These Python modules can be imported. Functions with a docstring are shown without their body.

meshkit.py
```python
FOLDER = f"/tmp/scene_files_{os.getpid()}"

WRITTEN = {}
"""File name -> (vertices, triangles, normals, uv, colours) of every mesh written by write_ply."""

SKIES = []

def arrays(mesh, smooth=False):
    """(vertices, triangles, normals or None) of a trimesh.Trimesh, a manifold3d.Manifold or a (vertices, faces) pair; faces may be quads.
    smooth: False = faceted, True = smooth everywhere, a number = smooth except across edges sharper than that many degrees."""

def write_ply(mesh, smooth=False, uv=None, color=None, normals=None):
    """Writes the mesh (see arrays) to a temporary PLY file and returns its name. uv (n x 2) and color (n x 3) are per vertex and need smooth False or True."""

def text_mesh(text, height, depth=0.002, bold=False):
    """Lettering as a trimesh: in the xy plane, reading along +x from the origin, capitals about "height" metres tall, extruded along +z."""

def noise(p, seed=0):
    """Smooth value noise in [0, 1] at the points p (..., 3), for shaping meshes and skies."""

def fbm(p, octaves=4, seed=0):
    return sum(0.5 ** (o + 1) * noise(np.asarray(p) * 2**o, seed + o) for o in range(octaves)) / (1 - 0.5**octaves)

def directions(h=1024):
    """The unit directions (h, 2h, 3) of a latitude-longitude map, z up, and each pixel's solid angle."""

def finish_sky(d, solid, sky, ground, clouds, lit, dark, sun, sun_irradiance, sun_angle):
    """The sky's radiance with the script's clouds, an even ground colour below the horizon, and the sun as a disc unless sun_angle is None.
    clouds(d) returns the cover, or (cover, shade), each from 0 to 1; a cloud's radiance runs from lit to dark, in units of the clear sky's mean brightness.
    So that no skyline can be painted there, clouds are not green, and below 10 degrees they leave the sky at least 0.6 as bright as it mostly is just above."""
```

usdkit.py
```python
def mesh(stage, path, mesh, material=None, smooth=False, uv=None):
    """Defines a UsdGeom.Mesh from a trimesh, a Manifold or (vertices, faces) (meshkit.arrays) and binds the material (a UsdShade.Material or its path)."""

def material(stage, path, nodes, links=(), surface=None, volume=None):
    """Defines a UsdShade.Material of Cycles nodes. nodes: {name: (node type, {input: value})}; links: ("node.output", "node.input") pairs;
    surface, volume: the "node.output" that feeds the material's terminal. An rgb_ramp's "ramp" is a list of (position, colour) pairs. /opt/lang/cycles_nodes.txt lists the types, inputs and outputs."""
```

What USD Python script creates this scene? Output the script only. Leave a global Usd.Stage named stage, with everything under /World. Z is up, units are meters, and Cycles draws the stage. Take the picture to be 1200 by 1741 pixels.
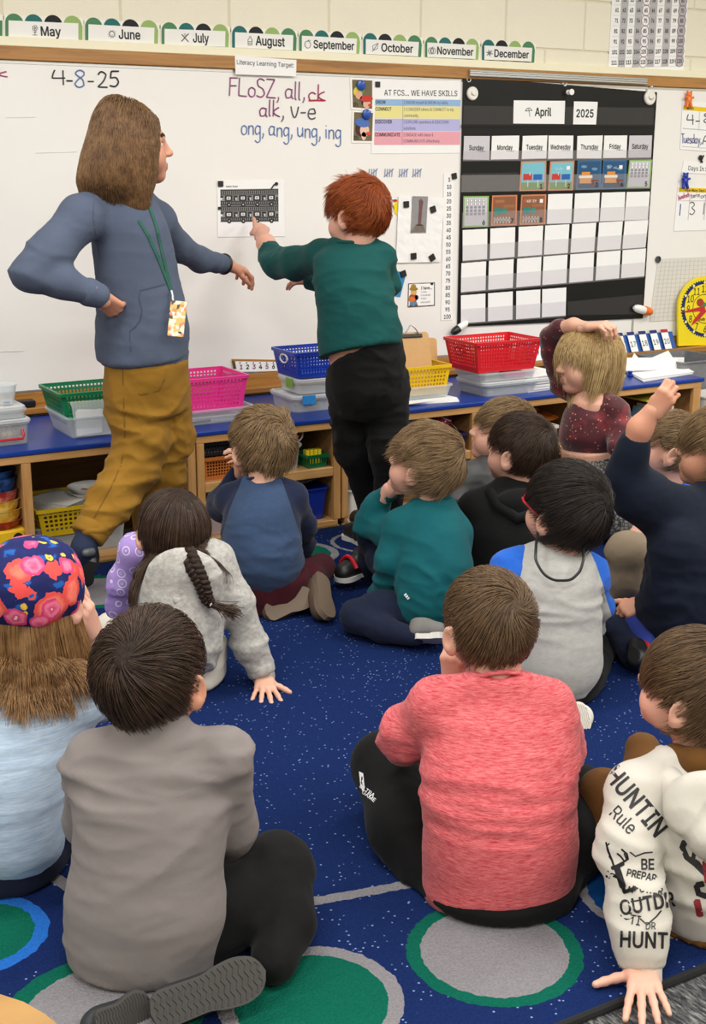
import math, random, zlib
import numpy as np, trimesh, usdkit, meshkit
from pxr import Usd, UsdGeom, UsdLux, UsdShade, Gf, Sdf, Vt
from scipy.interpolate import PchipInterpolator

stage = Usd.Stage.CreateInMemory()
UsdGeom.SetStageUpAxis(stage, UsdGeom.Tokens.z)
UsdGeom.SetStageMetersPerUnit(stage, 1.0)
UsdGeom.Xform.Define(stage, '/World')
UsdGeom.Scope.Define(stage, '/World/Looks')

# ---------------------------------------------------------------- camera
PW, PH = 1200, 1741
FOC, PITCH, YAW, ROLL = 2150.0, 0.26676, 0.52037, 0.0011
CAMH, WALL = 1.33, 4.70                       # eye height, distance of the board wall
CAM = np.array([0.0, 0.0, CAMH])
_fw = np.array([math.sin(YAW) * math.cos(PITCH), math.cos(YAW) * math.cos(PITCH), -math.sin(PITCH)])
_r0 = np.array([math.cos(YAW), -math.sin(YAW), 0.0])
_u0 = np.cross(_r0, _fw)
RT = _r0 * math.cos(ROLL) + _u0 * math.sin(ROLL)
UPV = -_r0 * math.sin(ROLL) + _u0 * math.cos(ROLL)
FW = _fw
cam = UsdGeom.Camera.Define(stage, '/World/Camera')
cam.AddTransformOp().Set(Gf.Matrix4d(*[float(x) for row in
    [[*RT, 0], [*UPV, 0], [*(-FW), 0], [*CAM, 1]] for x in row]))
cam.CreateHorizontalApertureAttr(24.0)
cam.CreateVerticalApertureAttr(24.0 * PH / PW)
cam.CreateFocalLengthAttr(24.0 * FOC / PW)
cam.CreateClippingRangeAttr(Gf.Vec2f(0.05, 100))
cam.CreateExposureAttr(0.0)

def ray(u, v):
    return FW + RT * ((u - PW / 2) / FOC) - UPV * ((v - PH / 2) / FOC)
def at(u, v, d):                               # point seen at a photo position, d metres ahead of the camera
    return CAM + ray(u, v) * d
def at_y(u, v, y):                             # ... on a plane parallel to the board wall
    r = ray(u, v); return CAM + r * (y / r[1])
def at_z(u, v, z=0.0):                         # ... on a horizontal plane
    r = ray(u, v); return CAM + r * ((z - CAMH) / r[2])
def depth(p):
    return float((np.asarray(p) - CAM) @ FW)

# ---------------------------------------------------------------- light: the classroom's ceiling panels and a window wall
LIGHT = 17.0
def rect_light(path, loc, size, strength, rot=(0, 0, 0), color=(1, 1, 1)):
    l = UsdLux.RectLight.Define(stage, path)
    l.CreateWidthAttr(size[0]); l.CreateHeightAttr(size[1]); l.CreateIntensityAttr(strength); l.CreateColorAttr(Gf.Vec3f(*color))
    x = UsdGeom.Xformable(l); x.AddTranslateOp().Set(Gf.Vec3d(*map(float, loc))); x.AddRotateXYZOp().Set(Gf.Vec3f(*map(float, rot)))
    return l
CEIL = 2.75
ROOM = (-3.2, 6.4, -2.6, WALL)                 # x0 x1 y0 y1
PANELS = [(x, y) for y in (-1.2, 0.8, 2.8) for x in (-1.6, 0.6, 2.8, 5.0)]

# ---------------------------------------------------------------- names, tags, meshes
_used = {}
def numbered(parent, name):
    k = (parent, name); n = _used.get(k, 0); _used[k] = n + 1
    return f'{parent}/{name}' + (f'_{n:03d}' if n else '')
def tag(p, label=None, cat=None, group=None, kind=None):
    p = p.GetPrim() if hasattr(p, 'GetPrim') else p
    for k, v in (('label', label), ('category', cat), ('group', group), ('kind', kind)):
        if v: p.SetCustomDataByKey(k, v)
    return p
def pathof(parent):
    return '/World' if parent is None else (parent if isinstance(parent, str) else str(parent.GetPath()))
def thing(name, label, cat, group=None, loc=None, rotz=0.0):
    x = UsdGeom.Xform.Define(stage, numbered('/World', name))
    if loc is not None:
        x.AddTranslateOp().Set(Gf.Vec3d(*map(float, loc)))
        if rotz: x.AddRotateZOp().Set(math.degrees(rotz))
    return tag(x, label, cat, group)
def obj(name, mesh, m, parent=None, smooth=30, label=None, cat=None, group=None, kind=None):
    g = usdkit.mesh(stage, numbered(pathof(parent), name), mesh, m, smooth)
    tag(g, label, cat, group, kind)
    return g
def struct(name, mesh, m, parent=None, smooth=False):
    return obj(name, mesh, m, parent, smooth, kind='structure' if parent is None else None)
def dup(root, loc, rotz, label, group=None, cat=None):
    was = root.GetCustomData()
    x = UsdGeom.Xform.Define(stage, numbered('/World', root.GetName().rsplit('_0', 1)[0]))
    x.GetPrim().GetReferences().AddInternalReference(root.GetPath())
    x.ClearXformOpOrder()
    x.AddTranslateOp().Set(Gf.Vec3d(*map(float, loc)))
    x.AddRotateZOp().Set(math.degrees(rotz))
    x.GetPrim().SetInstanceable(True)
    return tag(x, label, cat or was['category'], group or was.get('group'))
def cat_(ms):
    return trimesh.util.concatenate([m for m in ms if m is not None])

# ---------------------------------------------------------------- materials
_mats = {}
def srgb(c):
    if isinstance(c, str):
        c = [int(c[i:i + 2], 16) / 255 for i in (0, 2, 4)]
    return tuple((x / 12.92 if x <= 0.04045 else ((x + 0.055) / 1.055) ** 2.4) for x in c)
def mix2(a, b, t): return tuple(x * (1 - t) + y * t for x, y in zip(a, b))
def matraw(name, nodes, links, surface='p.BSDF'):
    if name not in _mats:
        _mats[name] = usdkit.material(stage, '/World/Looks/' + name, nodes, links, surface=surface)
    return _mats[name]
def plain(name, c, rough=0.5, vary=0.06, scale=9.0, metallic=0.0, bump=0.0, bscale=200.0, spec=0.5, coat=0.0, trans=0.0):
    c = srgb(c)
    nodes = {'g': ('geometry', {}), 'n': ('noise_texture', {'scale': scale, 'detail': 3.0}),
             'm': ('mix', {'color1': tuple(x * (1 - vary) for x in c), 'color2': tuple(min(1, x * (1 + vary)) for x in c)}),
             'p': ('principled_bsdf', {'roughness': rough, 'metallic': metallic, 'specular_ior_level': spec, 'coat_weight': coat, 'transmission_weight': trans})}
    links = [('g.position', 'n.vector'), ('n.fac', 'm.fac'), ('m.color', 'p.base_color')]
    if bump:
        nodes['bn'] = ('noise_texture', {'scale': bscale, 'detail': 2.0}); nodes['b'] = ('bump', {'strength': bump, 'distance': 0.002})
        links += [('g.position', 'bn.vector'), ('bn.fac', 'b.height'), ('b.normal', 'p.normal')]
    return matraw(name, nodes, links)
def plastic(c, rough=.32): return plain('plastic_' + c, c, rough, .03, 20, spec=.5)
def wood(name, c1, c2, axis='x', rough=0.35, scale=1.0, coat=0.2):
    sc = {'x': (1.2, 18, 18), 'y': (18, 1.2, 18), 'z': (18, 18, 1.2)}[axis]
    sc = tuple(s * scale for s in sc)
    return matraw(name, {'g': ('geometry', {}), 'mp': ('mapping', {'scale': sc}),
        'n': ('noise_texture', {'scale': 2.2, 'detail': 6.0, 'roughness': 0.62, 'distortion': 0.7}),
        'r': ('rgb_ramp', {'ramp': [(0.25, srgb(c2)), (0.5, mix2(srgb(c1), srgb(c2), .35)), (0.72, srgb(c1))]}),
        'b': ('bump', {'strength': 0.12, 'distance': 0.001}),
        'p': ('principled_bsdf', {'roughness': rough, 'coat_weight': coat, 'coat_roughness': 0.25})},
        [('g.position', 'mp.vector'), ('mp.vector', 'n.vector'), ('n.fac', 'r.fac'), ('r.color', 'p.base_color'), ('n.fac', 'b.height'), ('b.normal', 'p.normal')])
def cloth(name, c, rough=0.9, vary=0.12, weave=700.0, bump=0.25, sheen=0.04):
    c = srgb(c)
    return matraw(name, {'g': ('geometry', {}), 'n': ('noise_texture', {'scale': 14.0, 'detail': 5.0, 'roughness': 0.6}),
        'm': ('mix', {'color1': tuple(x * (1 - vary) for x in c), 'color2': tuple(min(1, x * (1 + vary)) for x in c)}),
        'w': ('noise_texture', {'scale': weave, 'detail': 1.0}),
        'w2': ('noise_texture', {'scale': 45.0, 'detail': 3.0}), 'ad': ('math', {'math_type': 'multiply_add', 'value2': 0.35}),
        'b': ('bump', {'strength': bump, 'distance': 0.003}),
        'p': ('principled_bsdf', {'roughness': rough, 'specular_ior_level': 0.2, 'sheen_weight': sheen, 'sheen_roughness': 0.5})},
        [('g.position', 'n.vector'), ('g.position', 'w.vector'), ('g.position', 'w2.vector'), ('n.fac', 'm.fac'), ('m.color', 'p.base_color'),
         ('w.fac', 'ad.value1'), ('w2.fac', 'ad.value3'), ('ad.value', 'b.height'), ('b.normal', 'p.normal')])
def heather(name, c1, c2, stretch=(30, 30, 420), rough=0.9, k=0.5, lo=.35, hi=.65):
    return matraw(name, {'g': ('geometry', {}), 'mp': ('mapping', {'scale': stretch}),
        'n': ('noise_texture', {'scale': 1.0, 'detail': 4.0, 'roughness': 0.7}),
        'r': ('rgb_ramp', {'ramp': [(lo, srgb(c1)), (hi, srgb(c2))]}),
        'w': ('noise_texture', {'scale': 600.0, 'detail': 1.0}), 'b': ('bump', {'strength': 0.2, 'distance': 0.002}),
        'p': ('principled_bsdf', {'roughness': rough, 'specular_ior_level': 0.2, 'sheen_weight': 0.1})},
        [('g.position', 'mp.vector'), ('mp.vector', 'n.vector'), ('n.fac', 'r.fac'), ('r.color', 'p.base_color'), ('g.position', 'w.vector'), ('w.fac', 'b.height'), ('b.normal', 'p.normal')])
def clear_plastic(name, c=(0.93, 0.95, 0.96), rough=0.15, opacity=0.22):
    return matraw(name, {'t': ('transparent_bsdf', {'color': c}), 'p': ('principled_bsdf', {'base_color': tuple(x * .95 for x in c), 'roughness': rough}),
        'lw': ('layer_weight', {'blend': 0.25}), 'mr': ('map_range', {'from_min': 0.0, 'from_max': 1.0, 'to_min': opacity, 'to_max': 0.8}), 'm': ('mix_closure', {})},
        [('lw.facing', 'mr.value'), ('mr.result', 'm.fac'), ('t.BSDF', 'm.closure1'), ('p.BSDF', 'm.closure2')], surface='m.closure')

# ---------------------------------------------------------------- mesh helpers
def bx(x0, x1, y0, y1, z0, z1, bevel=0.0):
    if bevel <= 0:
        return trimesh.creation.box(bounds=[[min(x0, x1), min(y0, y1), min(z0, z1)], [max(x0, x1), max(y0, y1), max(z0, z1)]])
    b = bevel; x0, x1 = sorted((x0, x1)); y0, y1 = sorted((y0, y1)); z0, z1 = sorted((z0, z1))
    pts = []
    for sx, cx in ((1, x0), (-1, x1)):
        for sy, cy in ((1, y0), (-1, y1)):
            for sz, cz in ((1, z0), (-1, z1)):
                pts += [(cx, cy + sy * b, cz + sz * b), (cx + sx * b, cy, cz + sz * b), (cx + sx * b, cy + sy * b, cz)]
    return trimesh.convex.convex_hull(np.array(pts))
def quad_slab(pts, n, t):                      # four corners and a thickness along n
    p = np.array(pts, float); q = p + np.asarray(n) * t
    v = np.vstack([p, q]); f = [[0, 1, 2], [0, 2, 3], [4, 6, 5], [4, 7, 6]]
    for i in range(4):
        j = (i + 1) % 4; f += [[i, i + 4, j + 4], [i, j + 4, j]]
    m = trimesh.Trimesh(v, f, process=False)
    if m.volume < 0: m.invert()
    return m
def tube(pts, r, n=8, caps=True):
    P = np.asarray(pts, float); m = len(P); R = np.broadcast_to(np.asarray(r, float), (m,))
    T = np.gradient(P, axis=0); T /= np.maximum(np.linalg.norm(T, axis=1, keepdims=True), 1e-9)
    a = np.array([0, 0, 1.0]) if abs(T[0, 2]) < .9 else np.array([1.0, 0, 0])
    A = np.zeros((m, 3)); B = np.zeros((m, 3))
    for i in range(m):
        a = a - T[i] * (a @ T[i]); a /= max(np.linalg.norm(a), 1e-9); A[i] = a; B[i] = np.cross(T[i], a)
    th = np.arange(n) * 2 * np.pi / n
    V = P[:, None] + R[:, None, None] * (A[:, None] * np.cos(th)[None, :, None] + B[:, None] * np.sin(th)[None, :, None])
    V = V.reshape(-1, 3); F = []
    i, j = np.meshgrid(np.arange(m - 1), np.arange(n), indexing='ij'); j2 = (j + 1) % n
    a0, a1, b0, b1 = i * n + j, i * n + j2, (i + 1) * n + j, (i + 1) * n + j2
    F = np.concatenate([np.stack([a0, a1, b1], -1).reshape(-1, 3), np.stack([a0, b1, b0], -1).reshape(-1, 3)])
    if caps:
        V = np.vstack([V, P[0], P[-1]]); k = m * n; jj = np.arange(n)
        F = np.vstack([F, np.stack([np.full(n, k), (jj + 1) % n, jj], -1), np.stack([np.full(n, k + 1), (m - 1) * n + jj, (m - 1) * n + (jj + 1) % n], -1)])
    return trimesh.Trimesh(V, F, process=False)
def lathe(profile, n=32, loc=(0, 0, 0)):
    m = trimesh.creation.revolve(np.array(profile, float), sections=n)
    m.apply_translation(loc); return m
def frame_xf(o, ex, ey, ez):
    M = np.eye(4); M[:3, 0], M[:3, 1], M[:3, 2], M[:3, 3] = ex, ey, ez, o; return M
def unit(v):
    v = np.asarray(v, float); return v / max(np.linalg.norm(v), 1e-12)
_tx = {}
def text(s, h, depth=0.0004, bold=False):
    k = (s, bold)
    if k not in _tx: _tx[k] = meshkit.text_mesh(s, 1.0, 1.0, bold)
    m = _tx[k].copy(); m.vertices *= np.array([h, h, depth]); return m
def text_at(s, o, ex, ey, h, bold=False, align='c', depth=0.0004, squash=1.0):
    m = text(s, h, depth, bold); w = m.bounds[1][0]
    m.vertices[:, 0] -= {'c': w / 2 + m.bounds[0][0] / 2, 'l': 0, 'r': w}[align]
    m.vertices[:, 0] *= squash
    ex, ey = unit(ex), unit(ey)
    m.apply_transform(frame_xf(o, ex, ey, np.cross(ex, ey))); return m
def basket_wall_cells(): pass

# ---------------------------------------------------------------- implicit surfaces
def smin(a, b, k):
    if k <= 0: return np.minimum(a, b)
    h = np.maximum(k - np.abs(a - b), 0) / k
    return np.minimum(a, b) - h * h * k * 0.25
class Cone:
    def __init__(s, a, b, ra, rb=None, k=0.02):
        s.a, s.b, s.ra, s.rb, s.k, s.end = np.asarray(a, float), np.asarray(b, float), ra, ra if rb is None else rb, k, None
        r = max(s.ra, s.rb); s.lo = np.minimum(s.a, s.b) - r; s.hi = np.maximum(s.a, s.b) + r
    def f(s, p):
        ba = s.b - s.a; t = np.clip((p - s.a) @ ba / max(ba @ ba, 1e-12), 0, 1)
        d = np.linalg.norm(p - s.a - t[..., None] * ba, axis=-1) - (s.ra + (s.rb - s.ra) * t)
        return d if s.end is None else -smin(-d, -((p - s.b) @ s.end), .005)
class Ell:
    def __init__(s, c, r, axes=None, k=0.02):
        s.c, s.r, s.k = np.asarray(c, float), np.asarray(r, float), k
        s.A = np.eye(3) if axes is None else np.array([unit(a) for a in axes])
        m = np.abs(s.A).T @ s.r; s.lo, s.hi = s.c - m, s.c + m
    def f(s, p):
        q = (p - s.c) @ s.A.T; k0 = np.linalg.norm(q / s.r, axis=-1); k1 = np.linalg.norm(q / s.r ** 2, axis=-1)
        return np.where(k1 > 1e-9, k0 * (k0 - 1) / np.maximum(k1, 1e-9), -s.r.min())
class Loft:
    """elliptic sections (centre, half width, half depth) along a spine; lat is the side-to-side axis"""
    def __init__(s, C, a, b, lat, k=0.03, cap=0.03, pw=2.0):
        C = np.asarray(C, float); s.k, s.cap, s.pw = k, cap, pw
        s.p0 = C[0]; ax = C[-1] - C[0]; s.L = np.linalg.norm(ax); s.ax = ax / s.L
        s.lat = unit(np.asarray(lat) - s.ax * (np.asarray(lat) @ s.ax)); s.dep = np.cross(s.ax, s.lat)
        t = np.maximum.accumulate((C - s.p0) @ s.ax + np.arange(len(C)) * 1e-6)
        s.T = np.linspace(t[0], t[-1], 64)
        s.C = np.stack([PchipInterpolator(t, C[:, i])(s.T) for i in range(3)], 1)
        s.a = PchipInterpolator(t, np.broadcast_to(a, len(C)))(s.T); s.b = PchipInterpolator(t, np.broadcast_to(b, len(C)))(s.T)
        m = max(s.a.max(), s.b.max()) ; s.lo, s.hi = C.min(0) - m - cap, C.max(0) + m + cap
    def f(s, p):
        h = (p - s.p0) @ s.ax; t = np.clip(h, s.T[0], s.T[-1])
        c = np.stack([np.interp(t, s.T, s.C[:, i]) for i in range(3)], -1)
        a, b = np.interp(t, s.T, s.a), np.interp(t, s.T, s.b)
        d = p - c; x, y, z = d @ s.lat, d @ s.dep, h - t
        q = np.stack([np.abs(x) / a, np.abs(y) / b, np.abs(z) / s.cap], -1)
        if s.pw != 2.0:
            k0 = (q ** s.pw).sum(-1) ** (1 / s.pw); return (k0 - 1) * np.minimum(a, b)
        k0 = np.linalg.norm(q, axis=-1); k1 = np.linalg.norm(q / np.stack([a, b, np.full_like(a, s.cap)], -1), axis=-1)
        return np.where(k1 > 1e-9, k0 * (k0 - 1) / np.maximum(k1, 1e-9), -0.02)
class Field:
    """adds: smoothly joined shapes; cuts: half spaces (point, outward normal) taken off; subs: shapes scooped out"""
    def __init__(s, adds, cuts=(), subs=(), ck=0.006):
        s.adds, s.cuts, s.subs, s.ck = list(adds), list(cuts), list(subs), ck
    def __call__(s, p):
        F = np.full(p.shape[:-1], 9.0)
        for a in s.adds: F = smin(F, a.f(p), a.k)
        for a in s.subs: F = -smin(-F, a.f(p), a.k)
        for o, n in s.cuts: F = -smin(-F, -((p - np.asarray(o)) @ unit(n)), s.ck)
        return F
    def mesh(s, h, lo=None, hi=None):
        L = np.min([a.lo for a in s.adds], 0) - 2.5 * h if lo is None else np.asarray(lo, float)
        Hh = np.max([a.hi for a in s.adds], 0) + 2.5 * h if hi is None else np.asarray(hi, float)
        n = np.maximum(np.ceil((Hh - L) / h).astype(int) + 1, 4)
        ax = [L[i] + h * np.arange(n[i]) for i in range(3)]
        F = np.full(n, 0.2, np.float64)
        def sl(a, k):
            i0 = [int(max(0, math.floor((a.lo[i] - k - 2 * h - L[i]) / h))) for i in range(3)]
            i1 = [int(min(n[i], math.ceil((a.hi[i] + k + 2 * h - L[i]) / h) + 1)) for i in range(3)]
            if any(b <= a_ for a_, b in zip(i0, i1)): return None, None
            P = np.stack(np.meshgrid(*[ax[i][i0[i]:i1[i]] for i in range(3)], indexing='ij'), -1)
            return tuple(slice(x, y) for x, y in zip(i0, i1)), P
        for a in s.adds:
            S, P = sl(a, a.k)
            if S is not None: F[S] = smin(F[S], a.f(P), a.k)
        for a in s.subs:
            S, P = sl(a, a.k)
            if S is not None: F[S] = -smin(-F[S], a.f(P), a.k)
        if s.cuts:
            G = np.stack(np.meshgrid(*ax, indexing='ij'), -1)
            for o, nn in s.cuts: F = -smin(-F, -((G - np.asarray(o)) @ unit(nn)), s.ck)
        return surfnet(F, L, h)
def surfnet(F, o, h):
    S = F < 0
    S[[0, -1]] = False; S[:, [0, -1]] = False; S[:, :, [0, -1]] = False
    F = np.where(S, np.minimum(F, -1e-7), np.maximum(F, 1e-7))
    c = [S[i:S.shape[0] - 1 + i, j:S.shape[1] - 1 + j, k:S.shape[2] - 1 + k] for i in (0, 1) for j in (0, 1) for k in (0, 1)]
    cnt = sum(x.astype(np.int8) for x in c)
    I = np.argwhere((cnt > 0) & (cnt < 8)); N = len(I)
    idx = np.full(cnt.shape, -1, np.int64); idx[tuple(I.T)] = np.arange(N)
    off = np.array([(i, j, k) for i in (0, 1) for j in (0, 1) for k in (0, 1)])
    val = np.stack([F[tuple((I + f).T)] for f in off], 1)
    acc, num = np.zeros((N, 3)), np.zeros(N)
    for a in range(8):
        for b in range(a + 1, 8):
            if np.abs(off[a] - off[b]).sum() != 1: continue
            m = (val[:, a] < 0) != (val[:, b] < 0)
            t = val[m, a] / (val[m, a] - val[m, b])
            acc[m] += off[a] + t[:, None] * (off[b] - off[a]); num[m] += 1
    V = o + h * (I + acc / num[:, None])
    Q = []
    for ax in range(3):
        A = np.moveaxis(S, ax, 0); d = A[:-1] != A[1:]; sg = A[:-1] & ~A[1:]
        E = np.argwhere(d)
        if not len(E): continue
        s_ = sg[tuple(E.T)]
        E = E[:, {0: [0, 1, 2], 1: [1, 0, 2], 2: [1, 2, 0]}[ax]]
        u, v = (ax + 1) % 3, (ax + 2) % 3
        du, dv = np.eye(3, dtype=int)[u], np.eye(3, dtype=int)[v]
        q = np.stack([idx[tuple(x.T)] for x in (E - du - dv, E - dv, E, E - du)], 1)
        q[~s_] = q[~s_][:, ::-1]; Q.append(q)
    Q = np.vstack(Q)
    return trimesh.Trimesh(V, np.vstack([Q[:, [0, 1, 2]], Q[:, [0, 2, 3]]]), process=False)
def vnormals(m):
    return meshkit.arrays(m, True)[2]
def taubin(m, n=4, lam=.5, mu=-.52):
    v, E = np.array(m.vertices), m.edges_unique
    deg = np.maximum(np.bincount(E.ravel(), minlength=len(v)), 1)[:, None]
    for i in range(2 * n):
        a = np.zeros_like(v)
        for k in range(3): a[:, k] = np.bincount(E[:, 0], v[E[:, 1], k], len(v)) + np.bincount(E[:, 1], v[E[:, 0], k], len(v))
        v = v + (lam if i % 2 == 0 else mu) * (a / deg - v)
    m.vertices = v; return m
def push(m, amp, fn):
    """moves the vertices along their normals by amp * fn(points)"""
    v = np.array(m.vertices); m.vertices = v + vnormals(m) * (amp * fn(v))[:, None]; return m
def folds(freq=(14, 14, 30), seed=0, sharp=2.2, warp=0.3):
    """cloth folds: warped ridges in two sizes, strong in some places and nearly absent in others"""
    def fn(p):
        q = p * np.array(freq); w = meshkit.noise(q * 0.45 + 7.7, seed + 3); w2 = meshkit.noise(q * 0.5 + 3.1, seed + 4)
        a = 1 - np.abs(2 * meshkit.noise(q + np.stack([w * 2.2, w2 * 2.2, w * 3.0], -1) * warp * 3, seed) - 1)
        b = 1 - np.abs(2 * meshkit.noise(q * 2.1 + np.stack([w2, w, w2], -1) * 2.5, seed + 11) - 1)
        g = np.clip(meshkit.noise(q * 0.33 + 1.3, seed + 7) * 2.2 - .5, .15, 1)
        return (a ** sharp * 1.0 + .45 * b ** sharp) * g - .35
    return fn

# ================================================================ the room
x0, x1, y0, y1 = ROOM
M_wall = plain('painted_block', 'e6dfca', .45, .03, 6, bump=.5, bscale=90, spec=.35)
M_wallplain = plain('painted_wall', 'e0d9c6', .7, .03, 4)
M_mortar = plain('block_joint', 'd8d0b8', .6, .03, 30)
M_ceiling = plain('ceiling_tile', 'eeeeea', .9, .03, 40)
M_cream = plain('cream_strip', 'ece5c8', .4, .03, 12)
W_trim = wood('oak_trim', 'b8823f', '7d5020', 'x', .35)
W_shelf = wood('birch_shelf', 'cda066', 'a97640', 'x', .4)
W_shelfz = wood('birch_upright', 'c99a60', 'a3713c', 'z', .4)
W_dark = wood('shelf_back', 'a98050', '8a6238', 'x', .6, coat=0)
M_blue = plain('blue_laminate', '11368c', .35, .08, 20, bump=.06, bscale=60, spec=.3)
M_alu = plain('aluminium', 'c9c9c7', .32, .03, 30, metallic=.85)
M_white = plain('white_paper', 'efeeec', .75, .015, 12, spec=.25)
M_ink = plain('black_print', '1c1c1e', .6, .0)
M_black = plain('black_plastic', '161616', .4, .05)

floor_mat = matraw('floor_carpet', {'g': ('geometry', {}), 'n': ('noise_texture', {'scale': 160.0, 'detail': 3.0, 'roughness': .7}), 'mp': ('mapping', {'scale': (1, .22, 1), 'rotation': (0, 0, .5)}),
    'r': ('rgb_ramp', {'ramp': [(.36, srgb('28292b')), (.5, srgb('4a4b4d')), (.66, srgb('83827f'))]}),
    'b': ('bump', {'strength': .7, 'distance': .004}), 'p': ('principled_bsdf', {'roughness': .95, 'specular_ior_level': .1})},
    [('g.position', 'mp.vector'), ('mp.vector', 'n.vector'), ('n.fac', 'r.fac'), ('r.color', 'p.base_color'), ('n.fac', 'b.height'), ('b.normal', 'p.normal')])
struct('floor', bx(x0, x1, y0, y1, -.05, 0), floor_mat)
ceil_ = tag(UsdGeom.Xform.Define(stage, '/World/ceiling'), kind='structure')
obj('ceiling_slab', bx(x0, x1, y0, y1, CEIL, CEIL + .05), M_ceiling, ceil_, False)
UsdGeom.Scope.Define(stage, '/World/Lamps')
struct('wall_left', bx(x0 - .1, x0, y0, y1, 0, CEIL), M_wallplain)
struct('wall_right', bx(x1, x1 + .1, y0, y1, 0, CEIL), M_wallplain)
struct('wall_front', bx(x0, x1, y0 - .1, y0, 0, CEIL), M_wallplain)
wb = tag(UsdGeom.Xform.Define(stage, '/World/wall_back'), kind='structure')
obj('mortar', bx(x0, x1, y1 + .004, y1 + .1, 0, CEIL), M_mortar, wb, False)
obj('wall_face', bx(x0, x1, y1, y1 + .02, 0, 1.618), M_wall, wb, False)
BL, BHT = .4335, .2105
for r in range(5):
    zb = 1.618 + r * BHT
    sh = (0.0 if r % 2 else .5) * BL
    for c in range(22):
        xa = 1.717 - 11 * BL + (c + .0) * BL + sh
        xb = xa + BL - .007
        xa, xb = max(xa, x0), min(xb, x1)
        if xb - xa < .03: continue
        obj('block', bx(xa, xb, y1, y1 + .03, zb + .0035, min(zb + BHT - .0035, CEIL), .003), M_wall, wb, False)

# ceiling panels
for i, (px, py) in enumerate(PANELS):
    fr = cat_([bx(-.62, .62, -.32, -.30, -.02, 0), bx(-.62, .62, .30, .32, -.02, 0), bx(-.62, -.60, -.3, .3, -.02, 0), bx(.60, .62, -.3, .3, -.02, 0)])
    fr.apply_translation((px, py, CEIL))
    obj('light_frame', fr, M_alu, ceil_, False)
    rect_light('/World/Lamps/lamp_%02d' % i, (px, py, CEIL - .012), (1.2, .6), LIGHT, color=(1.0, .985, .95))

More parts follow.
